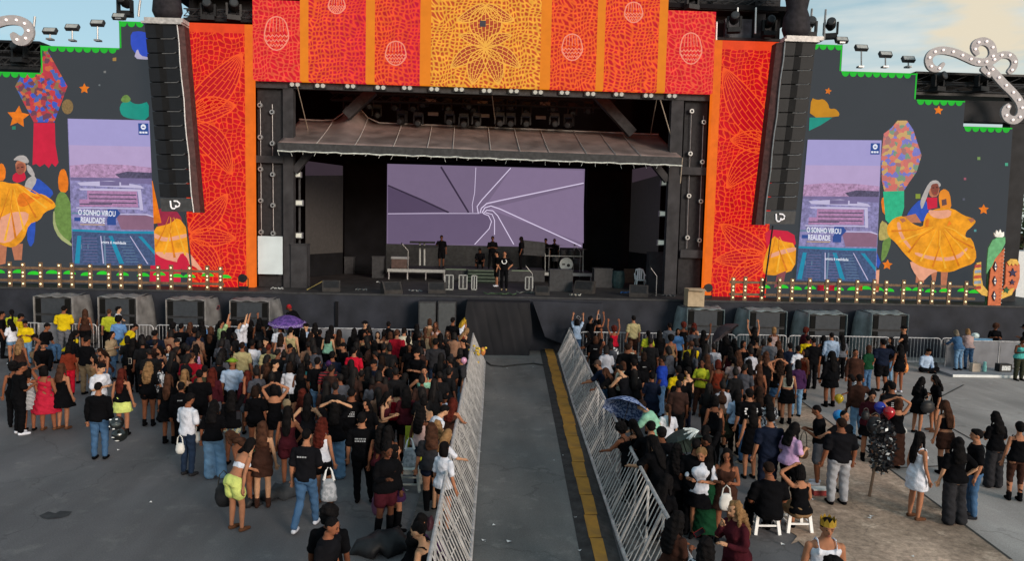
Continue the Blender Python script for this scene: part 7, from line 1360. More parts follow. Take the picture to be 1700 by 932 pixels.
Q('1148 566 M 0 idle Sb tee:yellow pants:black', sk='t', lab='person with brown hair in yellow top and black backpack, right crowd'); Q('1140 583 F 0 idle Lk long:black pants:black'); Q('1126 607 M 10 idle Hk tee:yellow pants:black', lab='person in dark cap and yellow tee, right crowd'); Q('1130 620 F 0 idle Hk long:black skirt:black', h=1.72, w=1.1, sk='t'); Q('1142 609 F 40 idle Hk top:black jeans:navy', h=1.72, sk='l'); Q('1198 655 F -5 sit Bb top:olive midi:olive', h=1.9, w=1.2, sk='t', lab='large person in olive strappy dress sitting, right crowd'); Q('1244 645 M 0 idle Hk tee:black jeans:denim', h=1.76, w=1.08, sk='t', lab='person in black tee with white lettering on the back, right crowd'); Q('1223 647 F 10 idle Lk tee:palebl pants:black', h=1.6); Q('1260 642 F 0 idle Ln top:olive pants:black'); Q('1274 655 F 0 phone Lk tee:white pants:black', mats=dict(top=M_prt), sk='t'); Q('1187 656 F 0 idle Mk top:black pants:black')
for s in ('1153 536 F -40 idle Wr top:brown pants:black', '1135 535 F 0 idle Cr top:black pants:black', '1253 542 F 0 raise2 Lk top:black pants:black', '1285 543 F 0 idle Ml top:rose pants:black', '1278 560 M 0 idle Kk tee:grey pants:black', '1292 565 F 0 idle Lb top:black pants:black', '1219 562 F 0 idle Lk long:black pants:black', '1235 566 F 200 idle Mk top:black pants:black', '1245 571 F 0 idle Ln tee:black pants:black', '1257 560 F 0 idle Hk top:black pants:black', '1212 575 F 0 idle Lk top:burg pants:black', '1225 582 F 10 idle Wb long:black pants:black', '1205 552 F 0 idle Lk hoodie:black pants:black', '1168 548 F -30 raise Lk top:black pants:black', '1295 580 F 5 idle Ln top:brown pants:black', '1272 583 F 0 idle Lb top:black pants:black'):
    Q(s, sk=random.choice('dmt'))
# ---- far right
Q('1526 633 F -70 phone Lk tee:black skirt:black', h=1.56, sk='t', lab='person in black top and skirt, left one of the two with a black handbag', feet=(1521, 720)); Q('1552 631 F 75 phone2 Lk tee:black hotpants:black', h=1.60, w=1.05, sk='t', shoe='sandals:brown', lab='person in black tee and short shorts, right one of the two with a handbag', feet=(1551, 718)); Q('1541 579 M 190 crossed Sk long:palebl pants:black', h=1.85, sk='t', lab='bearded person in pale blue shirt sitting on the ground by the barrier')
Q('1586 548 F 5 lean Mg jacket:denim jeans:ldenim', h=1.60, sk='l', base=.1, lab='grey haired person in denim jacket leaning on the right barrier'); Q('1606 546 F -15 lean Ml jacket:rose jeans:denim', h=1.62, sk='l', base=.1, lab='person in pale pink jacket and jeans leaning on the right barrier'); Q('1655 538 F 165 phone Cb tee:black hotpants:navy', h=1.70, sk='m', shoe='none:black', base=.1, lab='barefoot person with short curly hair, black tee and navy shorts'); Q('1691 557 F 180 phone Bk tank:turq pants:olive', h=1.64, w=1.15, sk='d', lab='person in turquoise tank top and olive trousers at the right edge', feet=(1690, 632)); Q('1700 538 M 60 phone Hk tee:black pants:black', h=1.75, base=.1, lab='person in black with a dark cap at the extreme right edge')
Q('1530 716 F -80 idle Lk dress:white -', h=1.70, sk='t', shoe='sandals:brown', lab='person in short white dress with long black hair and a black band', feet=(1517, 862)); Q('1582 682 F 5 front Lb crop:black shorts:brown'.replace('front', 'phone2'), h=1.70, sk='t', shoe='highboots:black', lab='person with very long brown hair, brown shorts and black boots, far right', feet=(1565, 788)); Q('1581 730 F -5 hip Lk tee:black wide:char', h=1.70, w=1.05, sk='l', lab='person with long dark hair, black tee and dark grey wide trousers', feet=(1580, 872)); Q('1620 722 M 70 idle Sk tee:black jeans:denim', h=1.74, w=1.05, sk='t', shoe='shoes:char', lab='person in black tee and blue jeans looking left, far right', feet=(1612, 860)); Q('1645 694 F 0 phone Lk tee:black wide:char', h=1.66, sk='t', lab='person with long black hair, black top and grey trousers behind the man in jeans', feet=(1648, 810)); Q('1692 710 F -15 idle Nk top:black leggings:brown', h=1.66, sk='t', shoe='boots:black', lab='person in black sleeveless shirt and brown leather trousers at the right edge', feet=(1683, 832))
# ---- on stage
for s, l_ in (('733 390 M 175 fwd Sk tee:black bermuda:black', 'stage hand in black beside the keyboards'), ('797 402 M 170 crouch Sk tee:black pants:black', 'stage hand crouching behind the stairs top'), ('818 391 M 180 cross Sk tee:black pants:black', 'stage hand with folded arms above the stairs'), ('865 391 M 90 idle Lk tee:black pants:black', 'stage hand standing before the screen left of the covered table'), ('906 396 M 150 idle Sk tee:black pants:black', 'stage hand behind the drum kit, left one'), ('921 387 M 180 idle Kk tee:black pants:black', 'stage hand behind the drum kit, right one')):
    a = s.split(); yy_, yb_ = {'733': (yr1+1.5, hr1), '797': (yu+.5, D+.6), '818': (yu+.5, D+.6), '865': (yu+.5, D+.6), '906': (yr2+1.6, hr2), '921': (yr2+1.6, hr2)}[a[0]]; Q(s, base=yb_, yd=yy_, sk='d', lab=l_.replace('stage hand', 'person'), h=1.75)
Q('838 411 M 175 akimbo Kr tee:black pants:black', base=D, yd=deckp(836, 482).y, h=1.78, sk='t', shoe='shoes:beige', lab='person in black tee with a white ring emblem standing at the stage front'); Q('825 413 M 100 idle Sk tee:black bermuda:black', base=D, yd=deckp(824, 476).y, h=1.70, sk='t', shoe='shoes:white', lab='person in black shorts half behind the one with the ring emblem')
# ---- the rest of the dense crowd, filling the gaps between those above
def inside(u, v, poly):
    c = False; n = len(poly)
    for i in range(n):
        (x1, y1), (x2, y2) = poly[i], poly[i-1]
        if (y1 > v) != (y2 > v) and u < (x2-x1)*(v-y1)/(y2-y1)+x1: c = not c
    return c
LP_ = [(205, 545), (275, 540), (430, 535), (560, 543), (690, 540), (768, 548), (765, 600), (742, 665), (722, 690), (700, 690), (640, 660), (560, 640), (470, 625), (330, 600), (250, 590), (205, 570)]
RP_ = [(985, 545), (1060, 545), (1140, 545), (1300, 548), (1330, 565), (1318, 590), (1240, 625), (1140, 655), (1090, 690), (1060, 675), (1040, 640), (1010, 590)]
rd = random.Random(11); pts = [(p['u'], p['v']) for p in PEOPLE]; fill = []
tops = ['tee:black']*5+['top:black', 'long:black', 'tee:char', 'tee:navy', 'hoodie:black', 'top:brown', 'top:burg', 'tee:blk2', 'top:rose', 'tee:olive', 'top:tan', 'tee:grey', 'crop:black', 'strapless:black', 'crop:black', 'tank:black', 'crop:rose']
for k in range(9000):
    P_ = LP_ if rd.random() < .58 else RP_; u, v = rd.uniform(200, 1335), rd.uniform(535, 700)
    if not inside(u, v, P_): continue
    s = 9.2*(v-363)/200+1.6
    if all(((u-a)/1.0)**2+((v-b)*1.45)**2 > s*s*1.0 for a, b in pts): pts.append((u, v)); fill.append((u, v))
    if len(PEOPLE)+len(fill) >= 300: break
for u, v in sorted(fill, key=lambda q: q[1]):
    sx = 'F' if rd.random() < .66 else 'M'; hr = rd.choice(['Lk', 'Lk', 'Ln', 'Lb', 'Wk', 'Pk', 'Mk', 'Bk', 'Wn', 'Lr']) if sx == 'F' else rd.choice(['Sk', 'Kk', 'Sk', 'Hk', 'Ck', 'Sn'])
    Q('%f %f %s %f %s %s %s %s' % (u, v, sx, rd.gauss(0, 40) if rd.random() < .78 else rd.choice([150, 180, -150, 90]), rd.choice(['idle', 'idle', 'idle2', 'idle', 'phone']), hr, rd.choice(tops), rd.choice(['pants:black', 'shorts:black', 'jeans:ddenim'])), sk=rd.choice('dmtt'), h=(1.74 if sx == 'M' else 1.63)+rd.uniform(-.07, .07))
# printed marks on the backs of some dark shirts
rp = random.Random(8); cand = [p for p in PEOPLE if p['top'][0] in ('tee', 'hoodie') and p['top'][1] in ('black', 'blk2', 'char', 'navy') and abs(p['face']) < 35 and POSE[p['pose']][1] < 10 and p['hk'] in 'SKHCBM']
for p in rp.sample(cand, min(14, len(cand))):
    b = MB(); w_ = rp.uniform(.05, .11); z = rp.uniform(1.22, 1.34)
    for r_ in range(rp.choice([1, 1, 2, 3])):
        x = -w_
        while x < w_: l_ = rp.uniform(.015, .035); b.box((x, -.150, z-r_*.045-.012), (min(x+l_, w_), -.146, z-r_*.045+.012)); x += l_+.010
    o = bpy.data.objects.new('shirt_print', b.mesh('shirt_print', [mat('print_pale', (.30, .31, .33), .8, noise=.3)])); COL.objects.link(o); o.parent = p['o']
# the remaining heads of the packed crowd, too many to count: one mass
def low(mb, name, vox):
    global M_tmp
    return remeshed(mb, name, vox, [M_skin], 1)
cm = [mat('crowd_skin', '#704431', .75, noise=.15), mat('crowd_hair', '#100c0c', .7, noise=.3), mat('crowd_black', '#0d0d10', .95, noise=.3), mat('crowd_brown', '#2c1c18', .95, noise=.3), mat('crowd_wine', '#3a141c', .95, noise=.3), mat('crowd_grey', '#3c3e46', .95, noise=.3), mat('crowd_pale', '#9a9ca6', .95), mat('crowd_tan', '#7a5a48', .95), mat('crowd_red', '#7c1824', .95)]
def coarse(me, ratio):
    o = bpy.data.objects.new('tmp', me); COL.objects.link(o); m = o.modifiers.new('d', 'DECIMATE'); m.ratio = ratio
    ev = o.evaluated_get(bpy.context.evaluated_depsgraph_get()); q = ev.to_mesh(); co = [v.co.copy() for v in q.vertices]; fs = [tuple(f.vertices) for f in q.polygons]; ev.to_mesh_clear(); bpy.data.objects.remove(o); return co, fs
var = {}
for sx, hk, pz_ in (('F', 'L', 'idle'), ('F', 'M', 'phone'), ('M', 'S', 'idle'), ('F', 'B', 'idle2')):
    var[(sx, hk, pz_)] = [(coarse(body(sx, pz_).copy(), .10), 0), (coarse(hair(hk, sx, pz_).copy(), .35), 1), (coarse(garment('tee', sx, pz_).copy(), .35), 2), (coarse(garment('pants', sx, pz_).copy(), .2), 2)]
CM = MB(); stuffp = []
for k in range(12000):
    P_ = LP_ if rd.random() < .6 else RP_; u, v = rd.uniform(200, 1335), rd.uniform(533, 700)
    if not inside(u, v, P_): continue
    if v > 648: continue
    s = 8.2*(v-363)/200+1.4
    if all((u-a)**2+((v-b)*1.4)**2 > s*s for a, b in pts): pts.append((u, v)); stuffp.append((u, v))
    if len(stuffp) >= 85: break
for u, v in stuffp:
    key_ = rd.choice(list(var)); sc_ = rd.uniform(.9, 1.02); q = PZ(u, v, 1.70*sc_); M = Matrix.Translation((q.x, q.y, 0)) @ Matrix.Rotation(rd.gauss(0, .6), 4, 'Z') @ Matrix.Scale(sc_, 4); tc_ = rd.choice([2, 2, 2, 2, 3, 5, 6, 7])
    for (co, fs), mi in var[key_]: CM.cur = tc_ if mi == 2 and co is var[key_][2][0][0] else mi; CM.add([M @ c for c in co], fs)
o = obj('crowd', CM, cm, smooth=True); tag(o, 'remaining heads and shoulders packed between the people near the stage', None, None, 'stuff')
print('stuff', len(stuffp))
print('PEOPLE', len(PEOPLE), 'fill', len(fill))
# labels that single each person out
LM = [('the tall sandy beige shirt', 1052, 524), ('the purple umbrella', 477, 535), ('the bright red tee', 588, 576), ('the broad dark red tee', 318, 585), ('the green bucket hat', 386, 595), ('the mint green top', 704, 609), ('the tall dark red tee', 659, 547), ('the striped jersey', 546, 598), ('the masked person', 606, 533), ('the dark grey polo', 723, 562), ('the lane barrier crown', 773, 527), ('the left yellow tee', 224, 538), ('the red phone', 366, 532), ('the coral dress', 78, 612), ('the tall yellow shirt', 107, 508), ('the helmet holder', 164, 634), ('the burgundy tee', 633, 605), ('the hands on head person', 558, 673), ('the royal blue tee', 1099, 590), ('the white black jersey', 1014, 561), ('the yellow folded arms', 1166, 596), ('the black umbrella', 1185, 545), ('the denim shorts ponytail', 1218, 592), ('the cream top', 1308, 588), ('the blue umbrella', 1040, 668), ('the red backpack', 1157, 728), ('the olive dress', 1198, 655), ('the maroon turban', 1339, 544), ('the pale blue shirt', 1381, 552), ('the brown jacket', 1421, 580), ('the large navy tee', 1461, 561), ('the lettered black back', 1244, 645), ('the pink tee', 1323, 702), ('the tall yellow bib', 1148, 566), ('the big pale trousers', 1387, 704), ('the long blond hair', 726, 697), ('the white tee at the crowd front', 318, 661)]
def look(p, full=True):
    hw = HWORD[p['hk']] % ('dark' if p['hk'] in 'HU' else HCOL[p['hc']][1]); tw = COLS[p['top'][1]][1]+' '+GWORD[p['top'][0]]
    return 'person with %s in %s' % (hw, tw)
seen = {}
for p in PEOPLE:
    if p['lab']: seen[p['lab']] = 1
for p in PEOPLE:
    if p['lab']: continue
    c = []
    for n, a, b_ in LM:
        dx, dy = a-p['u'], b_-p['v']; d = math.hypot(dx, dy)
        if d < 6: continue
        w_ = ('behind' if dy > 0 else 'in front of') if abs(dy)*1.6 > abs(dx) else ('left of' if dx > 0 else 'right of')
        c.append((d, w_, n))
    c.sort(); base = look(p); lab = None
    for d, w_, n in c[:4]:
        for pre in ('', 'farther ', 'well '):
            t = '%s, %s%s %s' % (base, 'just ' if not pre and d < 28 else pre, w_, n)
            if t not in seen and len(t.split()) <= 16: lab = t; break
        if lab: break
    if not lab:
        for (d, w_, n), (d2, w2, n2) in [(c[i], c[j]) for i in range(5) for j in range(5) if i != j]:
            t = 'person in %s %s between %s and %s' % (COLS[p['top'][1]][1], GWORD[p['top'][0]], n, n2)
            if t not in seen and len(t.split()) <= 16: lab = t; break
    seen[lab] = 1; p['lab'] = lab
for p in PEOPLE:
    p['o']['label'] = p['lab']; u, v = p['u'], p['v']
    p['o']['group'] = 'people on the stage' if 'stage' in p['lab'] and v < 420 else 'people standing in the crowd left of the lane' if u < 800 else 'people in the crowd right of the lane'
# ================================================================== things people carry and leave about
def bag(name, u, v, z, size, m, lab, cat, strap=.25, rz=0, shape='box'):
    """soft bag at photo point u, v at height z above the ground"""
    p = PZ(u, v, z); w_, d_, h_ = size; M = Matrix.Translation(p) @ Matrix.Rotation(rz, 4, 'Z')
    t = thing(name, p, lab, cat); b = MB(); n = 9
    rs = []
    for i in range(n):
        f = i/(n-1); k = (1-abs(2*f-1)**3.2)**.5 if 0 < f < 1 else .55; k *= 1-.18*f+.04*math.sin(i*2.3); rs.append((M @ Vector((0, 0, (f-.5)*h_)), M.to_3x3() @ Vector((w_/2*k, 0, 0)), M.to_3x3() @ Vector((0, d_/2*k, 0))))
    b.rings(rs, 14); obj('bag_body', b, m, t, smooth=True)
    if strap: b = MB(); b.tube([M @ Vector(q) for q in ((-w_*.3, 0, h_*.35), (-w_*.22, 0, h_*.35+strap*.7), (0, 0, h_*.35+strap), (w_*.22, 0, h_*.35+strap*.7), (w_*.3, 0, h_*.35))], .012, 5); obj('strap', b, mat('strap_dark', (.05, .045, .04), .6) if m is not MC.get('bag_white') else m, t)
    return t
mW = mat('bag_white', (.55, .54, .52), .5, noise=.12); mT = mat('bag_tan', (.30, .22, .13), .6, noise=.2); mK = mat('bag_black', (.015, .015, .017), .45, noise=.3); mBr = mat('bag_brown', (.12, .07, .045), .6); mPu = mat('bag_purple', (.09, .035, .07), .6, noise=.2)
bag('shoulder_bag', 426, 694, .85, (.40, .16, .34), mT, 'beige slouchy shoulder bag on the person in black tee, left crowd', 'bag', .45)
bag('handbag', 476, 670, .95, (.22, .1, .2), mT, 'small tan bag under the arm of the strapless dress', 'bag', .3)
bag('handbag', 333, 727, .80, (.34, .14, .24), mW, 'cream handbag between the white tee and the light jeans', 'bag', .3)
bag('handbag', 347, 721, .95, (.20, .1, .18), mW, 'small white round bag on the hip above light jeans', 'bag', .2)
bag('handbag', 299, 745, .75, (.20, .14, .22), mW, 'small white bag hanging left of the dark jeans', 'bag', .2)
bag('handbag', 453, 769-40, 0.9, (.01, .01, .01), mK, 'tiny dark key pouch by the brown dress', 'pouch', 0) if False else None
bag('backpack', 372, 822, .48, (.36, .2, .42), mK, 'black handbag held low by the person in pale yellow shorts', 'bag', .3)
bag('handbag', 628, 838, .52, (.26, .16, .38), mPu, 'purple handbag hanging beside the person in knee boots', 'bag', .35)
bag('backpack', 694, 758, .35, (.36, .22, .42), mPu, 'wine purple backpack on the ground near the white shopping bag', 'backpack', .1)
bag('handbag', 1190-2, 861, .95, (.01, .01, .01), mK, '', '', 0) if False else None
bag('tote_bag', 1205, 834, 1.0, (.24, .10, .28), mW, 'white tote bag of the person in brown strappy dress', 'bag', .18)
bag('handbag', 1333, 752, .72, (.26, .12, .26), mBr, 'brown handbag carried by the person in pink tee', 'bag', .4)
bag('handbag', 1540, 676, .80, (.42, .18, .32), mK, 'black handbag held between the two people in black', 'bag', .22)
bag('handbag', 1496, 716, .85, (.32, .1, .17), mW, 'long white clutch bag beside the long brown skirt', 'bag', 0)
bag('box_bag', 1490, 615, .75, (.28, .12, .2), mW, 'small white box bag of the long haired person, right crowd', 'bag', .2)
bag('backpack', 1133, 778, 1.12, (.36, .22, .50), patmat('red_print', '#8c2030', '#b8a8a8', 'spot', 22), 'red and white patterned backpack with mint straps', 'backpack', .1, .2)
bag('pumpkin_bag', 1502, 611, .80, (.26, .24, .34), mat('orange_bag', (.55, .2, .05), .5), 'orange pumpkin shaped bag at the right crowd edge', 'bag', .25)
bag('waist_bag', 1437, 690, 1.25, (.2, .14, .2), mK, 'dark pouch held by the person in burgundy top', 'bag', .1)
for u, v, lab in ((1386, 800, 'red and white shoe box on the earth behind the pale trousers'),):
    p = PZ(1360, 822); b = MB(); b.box((p.x-.16, p.y-.1, .012), (p.x+.16, p.y+.1, .12)); t = thing('carton', p, lab, 'box'); obj('box', b, mat('box_red', (.25, .04, .04), .6), t); b = MB(); b.box((p.x-.165, p.y-.105, .122), (p.x+.165, p.y+.105, .145)); obj('lid', b, mat('paper_white', (.7, .7, .68), .6), t)
# motorcycle helmet
p = PZ(194, 703, .95); t = thing('helmet', p, 'glossy black motorcycle helmet with white marks carried at the hip', 'helmet')
b = MB(); b.ell(p, (.14, .17, .15), 18, 12); obj('shell', b, mat('gloss_black', (.012, .014, .014), .12, noise=0, spec=.7), t, smooth=True)
b = MB(); b.ell(p+Vector((.03, -.09, .0)), (.10, .10, .055), 14, 8); obj('visor', b, mat('visor', (.05, .06, .06), .05, noise=0, spec=.8), t, smooth=True)
b = MB(); [b.ell(p+Vector(q), (.03, .03, .014), 8, 5) for q in ((-.08, -.10, .10), (.05, -.11, .115), (.0, -.14, -.09), (-.10, -.09, -.05))]; obj('white_marks', b, M_white, t)
p = PZ(199, 722, .62); b = MB(); b.ell(p, (.16, .18, .16), 18, 12); t = thing('helmet', p, 'second glossy black helmet hanging just under the first', 'helmet'); obj('shell', b, MC['gloss_black'], t, smooth=True); b = MB(); [b.ell(p+Vector(q), (.05, .03, .012), 8, 5) for q in ((-.06, -.15, -.02), (.06, -.14, .05), (.0, -.13, -.1))]; obj('white_marks', b, M_white, t)
# shopping bags
def shopbag(u, v, z, lab, s=1.0):
    p = PZ(u, v, z); t = thing('shopping_bag', p, lab, 'bag'); b = MB(); h = .40*s; rs = []
    for i in range(8): f = i/7; rs.append((p+Vector((.01*math.sin(i*2), 0, f*h)), Vector((.15*s*(1-.35*f*f)+.008*math.sin(i*3), 0, 0)), Vector((0, .09*s*(1-.6*f), 0))))
    b.rings(rs, 12); obj('bag_body', b, patmat('printed_plastic', '#b9bcc4', '#9aa0a8', 'spot', 14), t, smooth=True)
    b = MB(); [b.tube([p+Vector((x*s, 0, h-.02)), p+Vector((x*.6*s, 0, h+.16*s)), p+Vector((x*.2*s, 0, h+.22*s))], [.03, .016, .012], 6) for x in (-.09, .09)]; obj('handle', b, M_white, t)
shopbag(546, 831, .25, 'white printed plastic shopping bag carried by the curly auburn person', 1.0)
# stool with bag on the left side
def stool(u, v, lab, m, s=1.0, h=.46):
    p = PZ(u, v); t = thing('plastic_stool', p, lab, 'stool', 'white plastic stools'); w_ = .17*s
    b = MB(); b.prism([p+Vector((x*w_, y*w_, h-.045)) for x, y in ((-.9, -1), (.9, -1), (1, -.9), (1, .9), (.9, 1), (-.9, 1), (-1, .9), (-1, -.9))], (0, 0, .045)); b.box((p.x-w_*.97, p.y-w_*.97, h-.10), (p.x+w_*.97, p.y-w_*.90, h-.046)); b.box((p.x-w_*.97, p.y+w_*.90, h-.10), (p.x+w_*.97, p.y+w_*.97, h-.046)); obj('seat', b, m, t)
    for sx in (-1, 1):
        for sy in (-1, 1): b = MB(); b.bar(p+Vector((sx*w_*.88, sy*w_*.88, h-.047)), p+Vector((sx*w_*1.15, sy*w_*1.15, 0)), .055); obj('leg', b, m, t)
    b = MB(); z = .16
    for a, c in (((-1, -1), (1, -1)), ((1, -1), (1, 1)), ((1, 1), (-1, 1)), ((-1, 1), (-1, -1))): b.bar(p+Vector((a[0]*w_*1.04, a[1]*w_*1.04, z)), p+Vector((c[0]*w_*1.04, c[1]*w_*1.04, z)), .03)
    obj('stretcher', b, m, t); return p
for u, v, lab, m in ((1266, 880, 'white plastic stool under the broad person in black tee', M_white), (1319, 877, 'white plastic stool under the person in tan shorts', M_white), (680, 812, 'pale plastic stool with a white plastic bag on it, by the barrier', mat('pale_plastic', (.5, .5, .47), .5, noise=.1))): stool(u, v, lab, m, 1.12)
shopbag(680, 775, .46, 'white plastic bag standing on the pale stool by the barrier', .95)
# umbrellas
def umbrella(u, v, z, r, tilt, az, mats_, lab, depth=.32):
    p = PZ(u, v, z); M = Matrix.Translation(p) @ Matrix.Rotation(az, 4, 'Z') @ Matrix.Rotation(tilt, 4, 'X'); t = thing('umbrella', p, lab, 'umbrella')
    b = MB(); n = 8; rings_ = 6; vs = [M @ Vector((0, 0, 0))]
    for j in range(1, rings_+1):
        f = j/rings_
        for k in range(n*4):
            a = 2*math.pi*k/(n*4); sc = 1-.10*f*abs(math.sin(a*n/2)); vs.append(M @ Vector((r*f*sc*math.cos(a), r*f*sc*math.sin(a), -depth*(f**1.8)-.02*f*(1-abs(math.sin(a*n/2))))))
    m = n*4; fs = [(0, 1+k, 1+(k+1) % m) for k in range(m)]; b.cur = 0; b.add(vs, fs+[(1+(j-1)*m+k, 1+j*m+k, 1+j*m+(k+1) % m, 1+(j-1)*m+(k+1) % m) for j in range(1, rings_) for k in range(m)])
    o = obj('canopy', b, mats_[0], t); md = o.modifiers.new('s', 'SOLIDIFY'); md.thickness = .008
    if len(mats_) > 1:
        b = MB()
        for k in range(m): a, c = 2*math.pi*k/m, 2*math.pi*(k+1)/m; b.add([M @ Vector((rr*math.cos(x), rr*math.sin(x), -depth*((rr/r)**1.8)+.006)) for rr, x in ((r*.86, a), (r*.97, a), (r*.97, c), (r*.86, c))], [(0, 1, 2, 3)])
        obj('border_band', b, mats_[1], t)
    b = MB(); b.tube([M @ Vector((0, 0, .06)), M @ Vector((0, 0, -.85))], .010, 6); obj('shaft', b, M_dk, t)
    b = MB(); b.tube([M @ Vector((0, 0, -.85)), M @ Vector((0, 0, -.93)), M @ Vector((.04, 0, -.96)), M @ Vector((.07, 0, -.91))], .014, 6); obj('handle', b, M_dk, t)
    for k in range(8): a = math.pi/4*k; b = MB(); b.tube([M @ Vector((0, 0, -.012)), M @ Vector((r*.5*math.cos(a), r*.5*math.sin(a), -depth*.29-.014)), M @ Vector((r*.96*math.cos(a), r*.96*math.sin(a), -depth*.93-.014))], .005, 4); obj('rib', b, M_dk, t)
umbrella(477, 524, 2.0, .66, R(8), .3, [patmat('purple_print', '#3a2468', '#5a3a86', 'spot', 9), patmat('purple_band', '#8a78a8', '#4a3070', 'spot', 30)], 'purple patterned umbrella open over the left crowd', .30)
umbrella(1194, 543, 1.95, .62, R(42), R(-125), [mat('umbrella_black', (.035, .03, .035), .6, noise=.15)], 'black and brown open umbrella tilted over the right crowd', .32)
umbrella(1046, 662, 1.55, .58, R(40), R(-210), [patmat('blue_print', '#2c4474', '#7f8fb4', 'spot', 20)], 'blue and white patterned open umbrella at the right lane barrier', .30)
umbrella(1128, 715, 1.45, .62, R(35), R(200), [mat('umbrella_green', (.028, .045, .042), .6, noise=.15)], 'dark green open umbrella in the right crowd', .32)
# balloons
for u, v, z, c, lab in ((1393, 662, .55, '#b09a12', 'yellow balloon near the black hooded dress'), (1476, 685, 1.35, '#9c1420', 'red balloon left of the long brown skirt'), (1461, 677, 1.4, '#1c2c90', 'dark blue balloon beside the red balloon'), (1393, 691, 1.5, '#1878b8', 'light blue balloon behind the capped head'), (770, 599, 1.6, '#c08aa8', 'small pink balloon at the left lane barrier')):
    p = PZ(u, v, z); b = MB(); r = .13 if u != 770 else .09; b.rings([(p+Vector((0, 0, r*q)), (r*w_, 0, 0), (0, r*w_, 0)) for q, w_ in ((-1.35, .08), (-1.2, .10), (-.9, .5), (-.4, .88), (.1, 1), (.6, .82), (.9, .48), (1.02, .1))], 18)
    solo('balloon', b, mat('rubber'+c, c, .2, noise=0, spec=.6), p, lab, 'balloon', smooth=True)
# wooden post with shiny black bunting
p = PZ(1443, 826); top = p+Vector((.12, .0, 1.05)); t = thing('wooden_post', p, 'slanting wooden post hung with shiny black and white bunting', 'post')
b = MB(); b.tube([p, top], .028, 6); obj('post', b, mat('raw_wood', (.20, .13, .09), .85), t)
b = MB(); rq = random.Random(5); c = top+Vector((.08, 0, .10))
for k in range(420):
    z = rq.uniform(-.62, .45); rr = .26*math.sqrt(max(0, 1-((z+.08)/.60)**2))+.03; a = rq.uniform(0, 6.3); q = c+Vector((rr*math.cos(a)*rq.uniform(.3, 1), rr*math.sin(a)*rq.uniform(.3, 1), z)); d = Vector((rq.gauss(0, 1), rq.gauss(0, 1), rq.gauss(0, 1))).normalized()*.05; e = d.cross(Vector((rq.random(), 1, .3))).normalized()*.03
    b.cur = 0 if rq.random() < .94 else 1; b.add([q-d, q+e, q+d, q-e], [(0, 1, 2, 3)])
bo = bpy.data.objects.new('bunting', b.mesh('bunting', [mat('shiny_black', (.012, .013, .017), .45, noise=.3, spec=.35), M_white], (0, 0, 0))); me = bo.data
for vtx in me.vertices: vtx.co -= p
COL.objects.link(bo); bo.parent = t
for u, v, z, lab in ((1452, 706, 1.3, 'dark bag hung at the top of the bunting post'),): bag('hanging_bag', u, v, z, (.36, .24, .34), mK, lab, 'bag', .15)
# cloths, bags and coats on the ground
def heap(u, v, s, m, lab, name='coat', cat='coat', rz=0.0):
    p = PZ(u, v); b = MB(); rs = []
    for i in range(11): f = i/10; x = (f-.5)*s[0]; k = math.sin(math.pi*f)**.6 if 0 < f < 1 else .08; rs.append((p+Matrix.Rotation(rz, 3, 'Z') @ Vector((x, .04*math.sin(i*1.9), s[2]*.32*k*(1+.3*math.sin(i*2.1)))), Matrix.Rotation(rz, 3, 'Z') @ Vector((0, s[1]*.5*k*(1+.18*math.sin(i*2.7)), 0)), Vector((0, 0, s[2]*.5*k*(1+.2*math.sin(i*1.3)))))) 
    b.rings(rs, 14); me = b.mesh(name, [m], p, True); wrinkle(me, .018, .6, 2); o = bpy.data.objects.new(name, me); COL.objects.link(o); o.location = p; return tag(o, lab, cat)
heap(468, 826, (.95, .38, .34), mat('grey_coat', (.03, .033, .038), .6, noise=.5, nscale=4), 'black and grey coat lying in a heap between the people, left', 'coat', 'coat', .45)
heap(412, 838, (.55, .35, .22), mK, 'black cloth bag on the asphalt beside the coat', 'cloth_bag', 'bag', .1)
heap(640, 915, (1.15, .6, .42), mK, 'large black bag and clothes at the bottom by the seated pair', 'travel_bag', 'bag', .25)
heap(712, 880, (.30, .25, .30), mat('maroon_bag', (.06, .02, .03), .5), 'small maroon bag behind the seated pair', 'bag', 'bag')
heap(1550, 612, (.40, .3, .30), mK, 'black backpack beside the person sitting on the ground right', 'backpack', 'backpack')
heap(22, 605, (.4, .3, .4), mK, 'black backpack on the ground at the left edge', 'backpack', 'backpack')
p = PZ(1618, 617, .1); b = MB(); b.box((p.x-.16, p.y-.1, .102), (p.x+.16, p.y+.1, .42)); b.tube([(p.x-.08, p.y, .42), (p.x, p.y, .52), (p.x+.08, p.y, .42)], .01, 5); solo('paper_bag', b, mat('kraft', (.40, .33, .27), .85, noise=.1), p, 'brown paper bag on the low platform by the barrier', 'bag')
p = PZ(1634, 617, .1); b = MB(); b.lathe((p.x, p.y, .102), [(.07, 0), (.07, .2), (.05, .26), (.06, .36), (.02, .38)], 12); solo('thermos', b, mat('teal_plastic', (.25, .55, .52), .3, noise=.05), p, 'teal and white bottle on the low platform', 'bottle')
p = PZ(1665, 617, .1); b = MB(); b.box((p.x-.24, p.y-.14, .102), (p.x+.24, p.y+.14, .40)); t = thing('cooler', p, 'dark and silver bag on the low platform beside the bare feet', 'bag'); obj('body', b, mat('bag_black'), t); b = MB(); b.box((p.x-.16, p.y-.15, .16), (p.x+.18, p.y-.142, .34)); obj('front_pocket', b, mat('silver_cloth', (.45, .47, .48), .3, noise=.4, nscale=20), t)
p = PZ(1608, 549, 1.1); 
b = MB(); b.ell(PZ(1619, 558, 1.2), (.17, .14, .13), 12, 8); b.ell(PZ(1619, 556, 1.32), (.09, .09, .04), 10, 6); solo('plastic_bag', b, mat('bag_bluewhite', (.55, .65, .65), .4, noise=.15), PZ(1619, 562, 1.1), 'pale plastic bag resting on the right barrier top', 'bag', smooth=True)
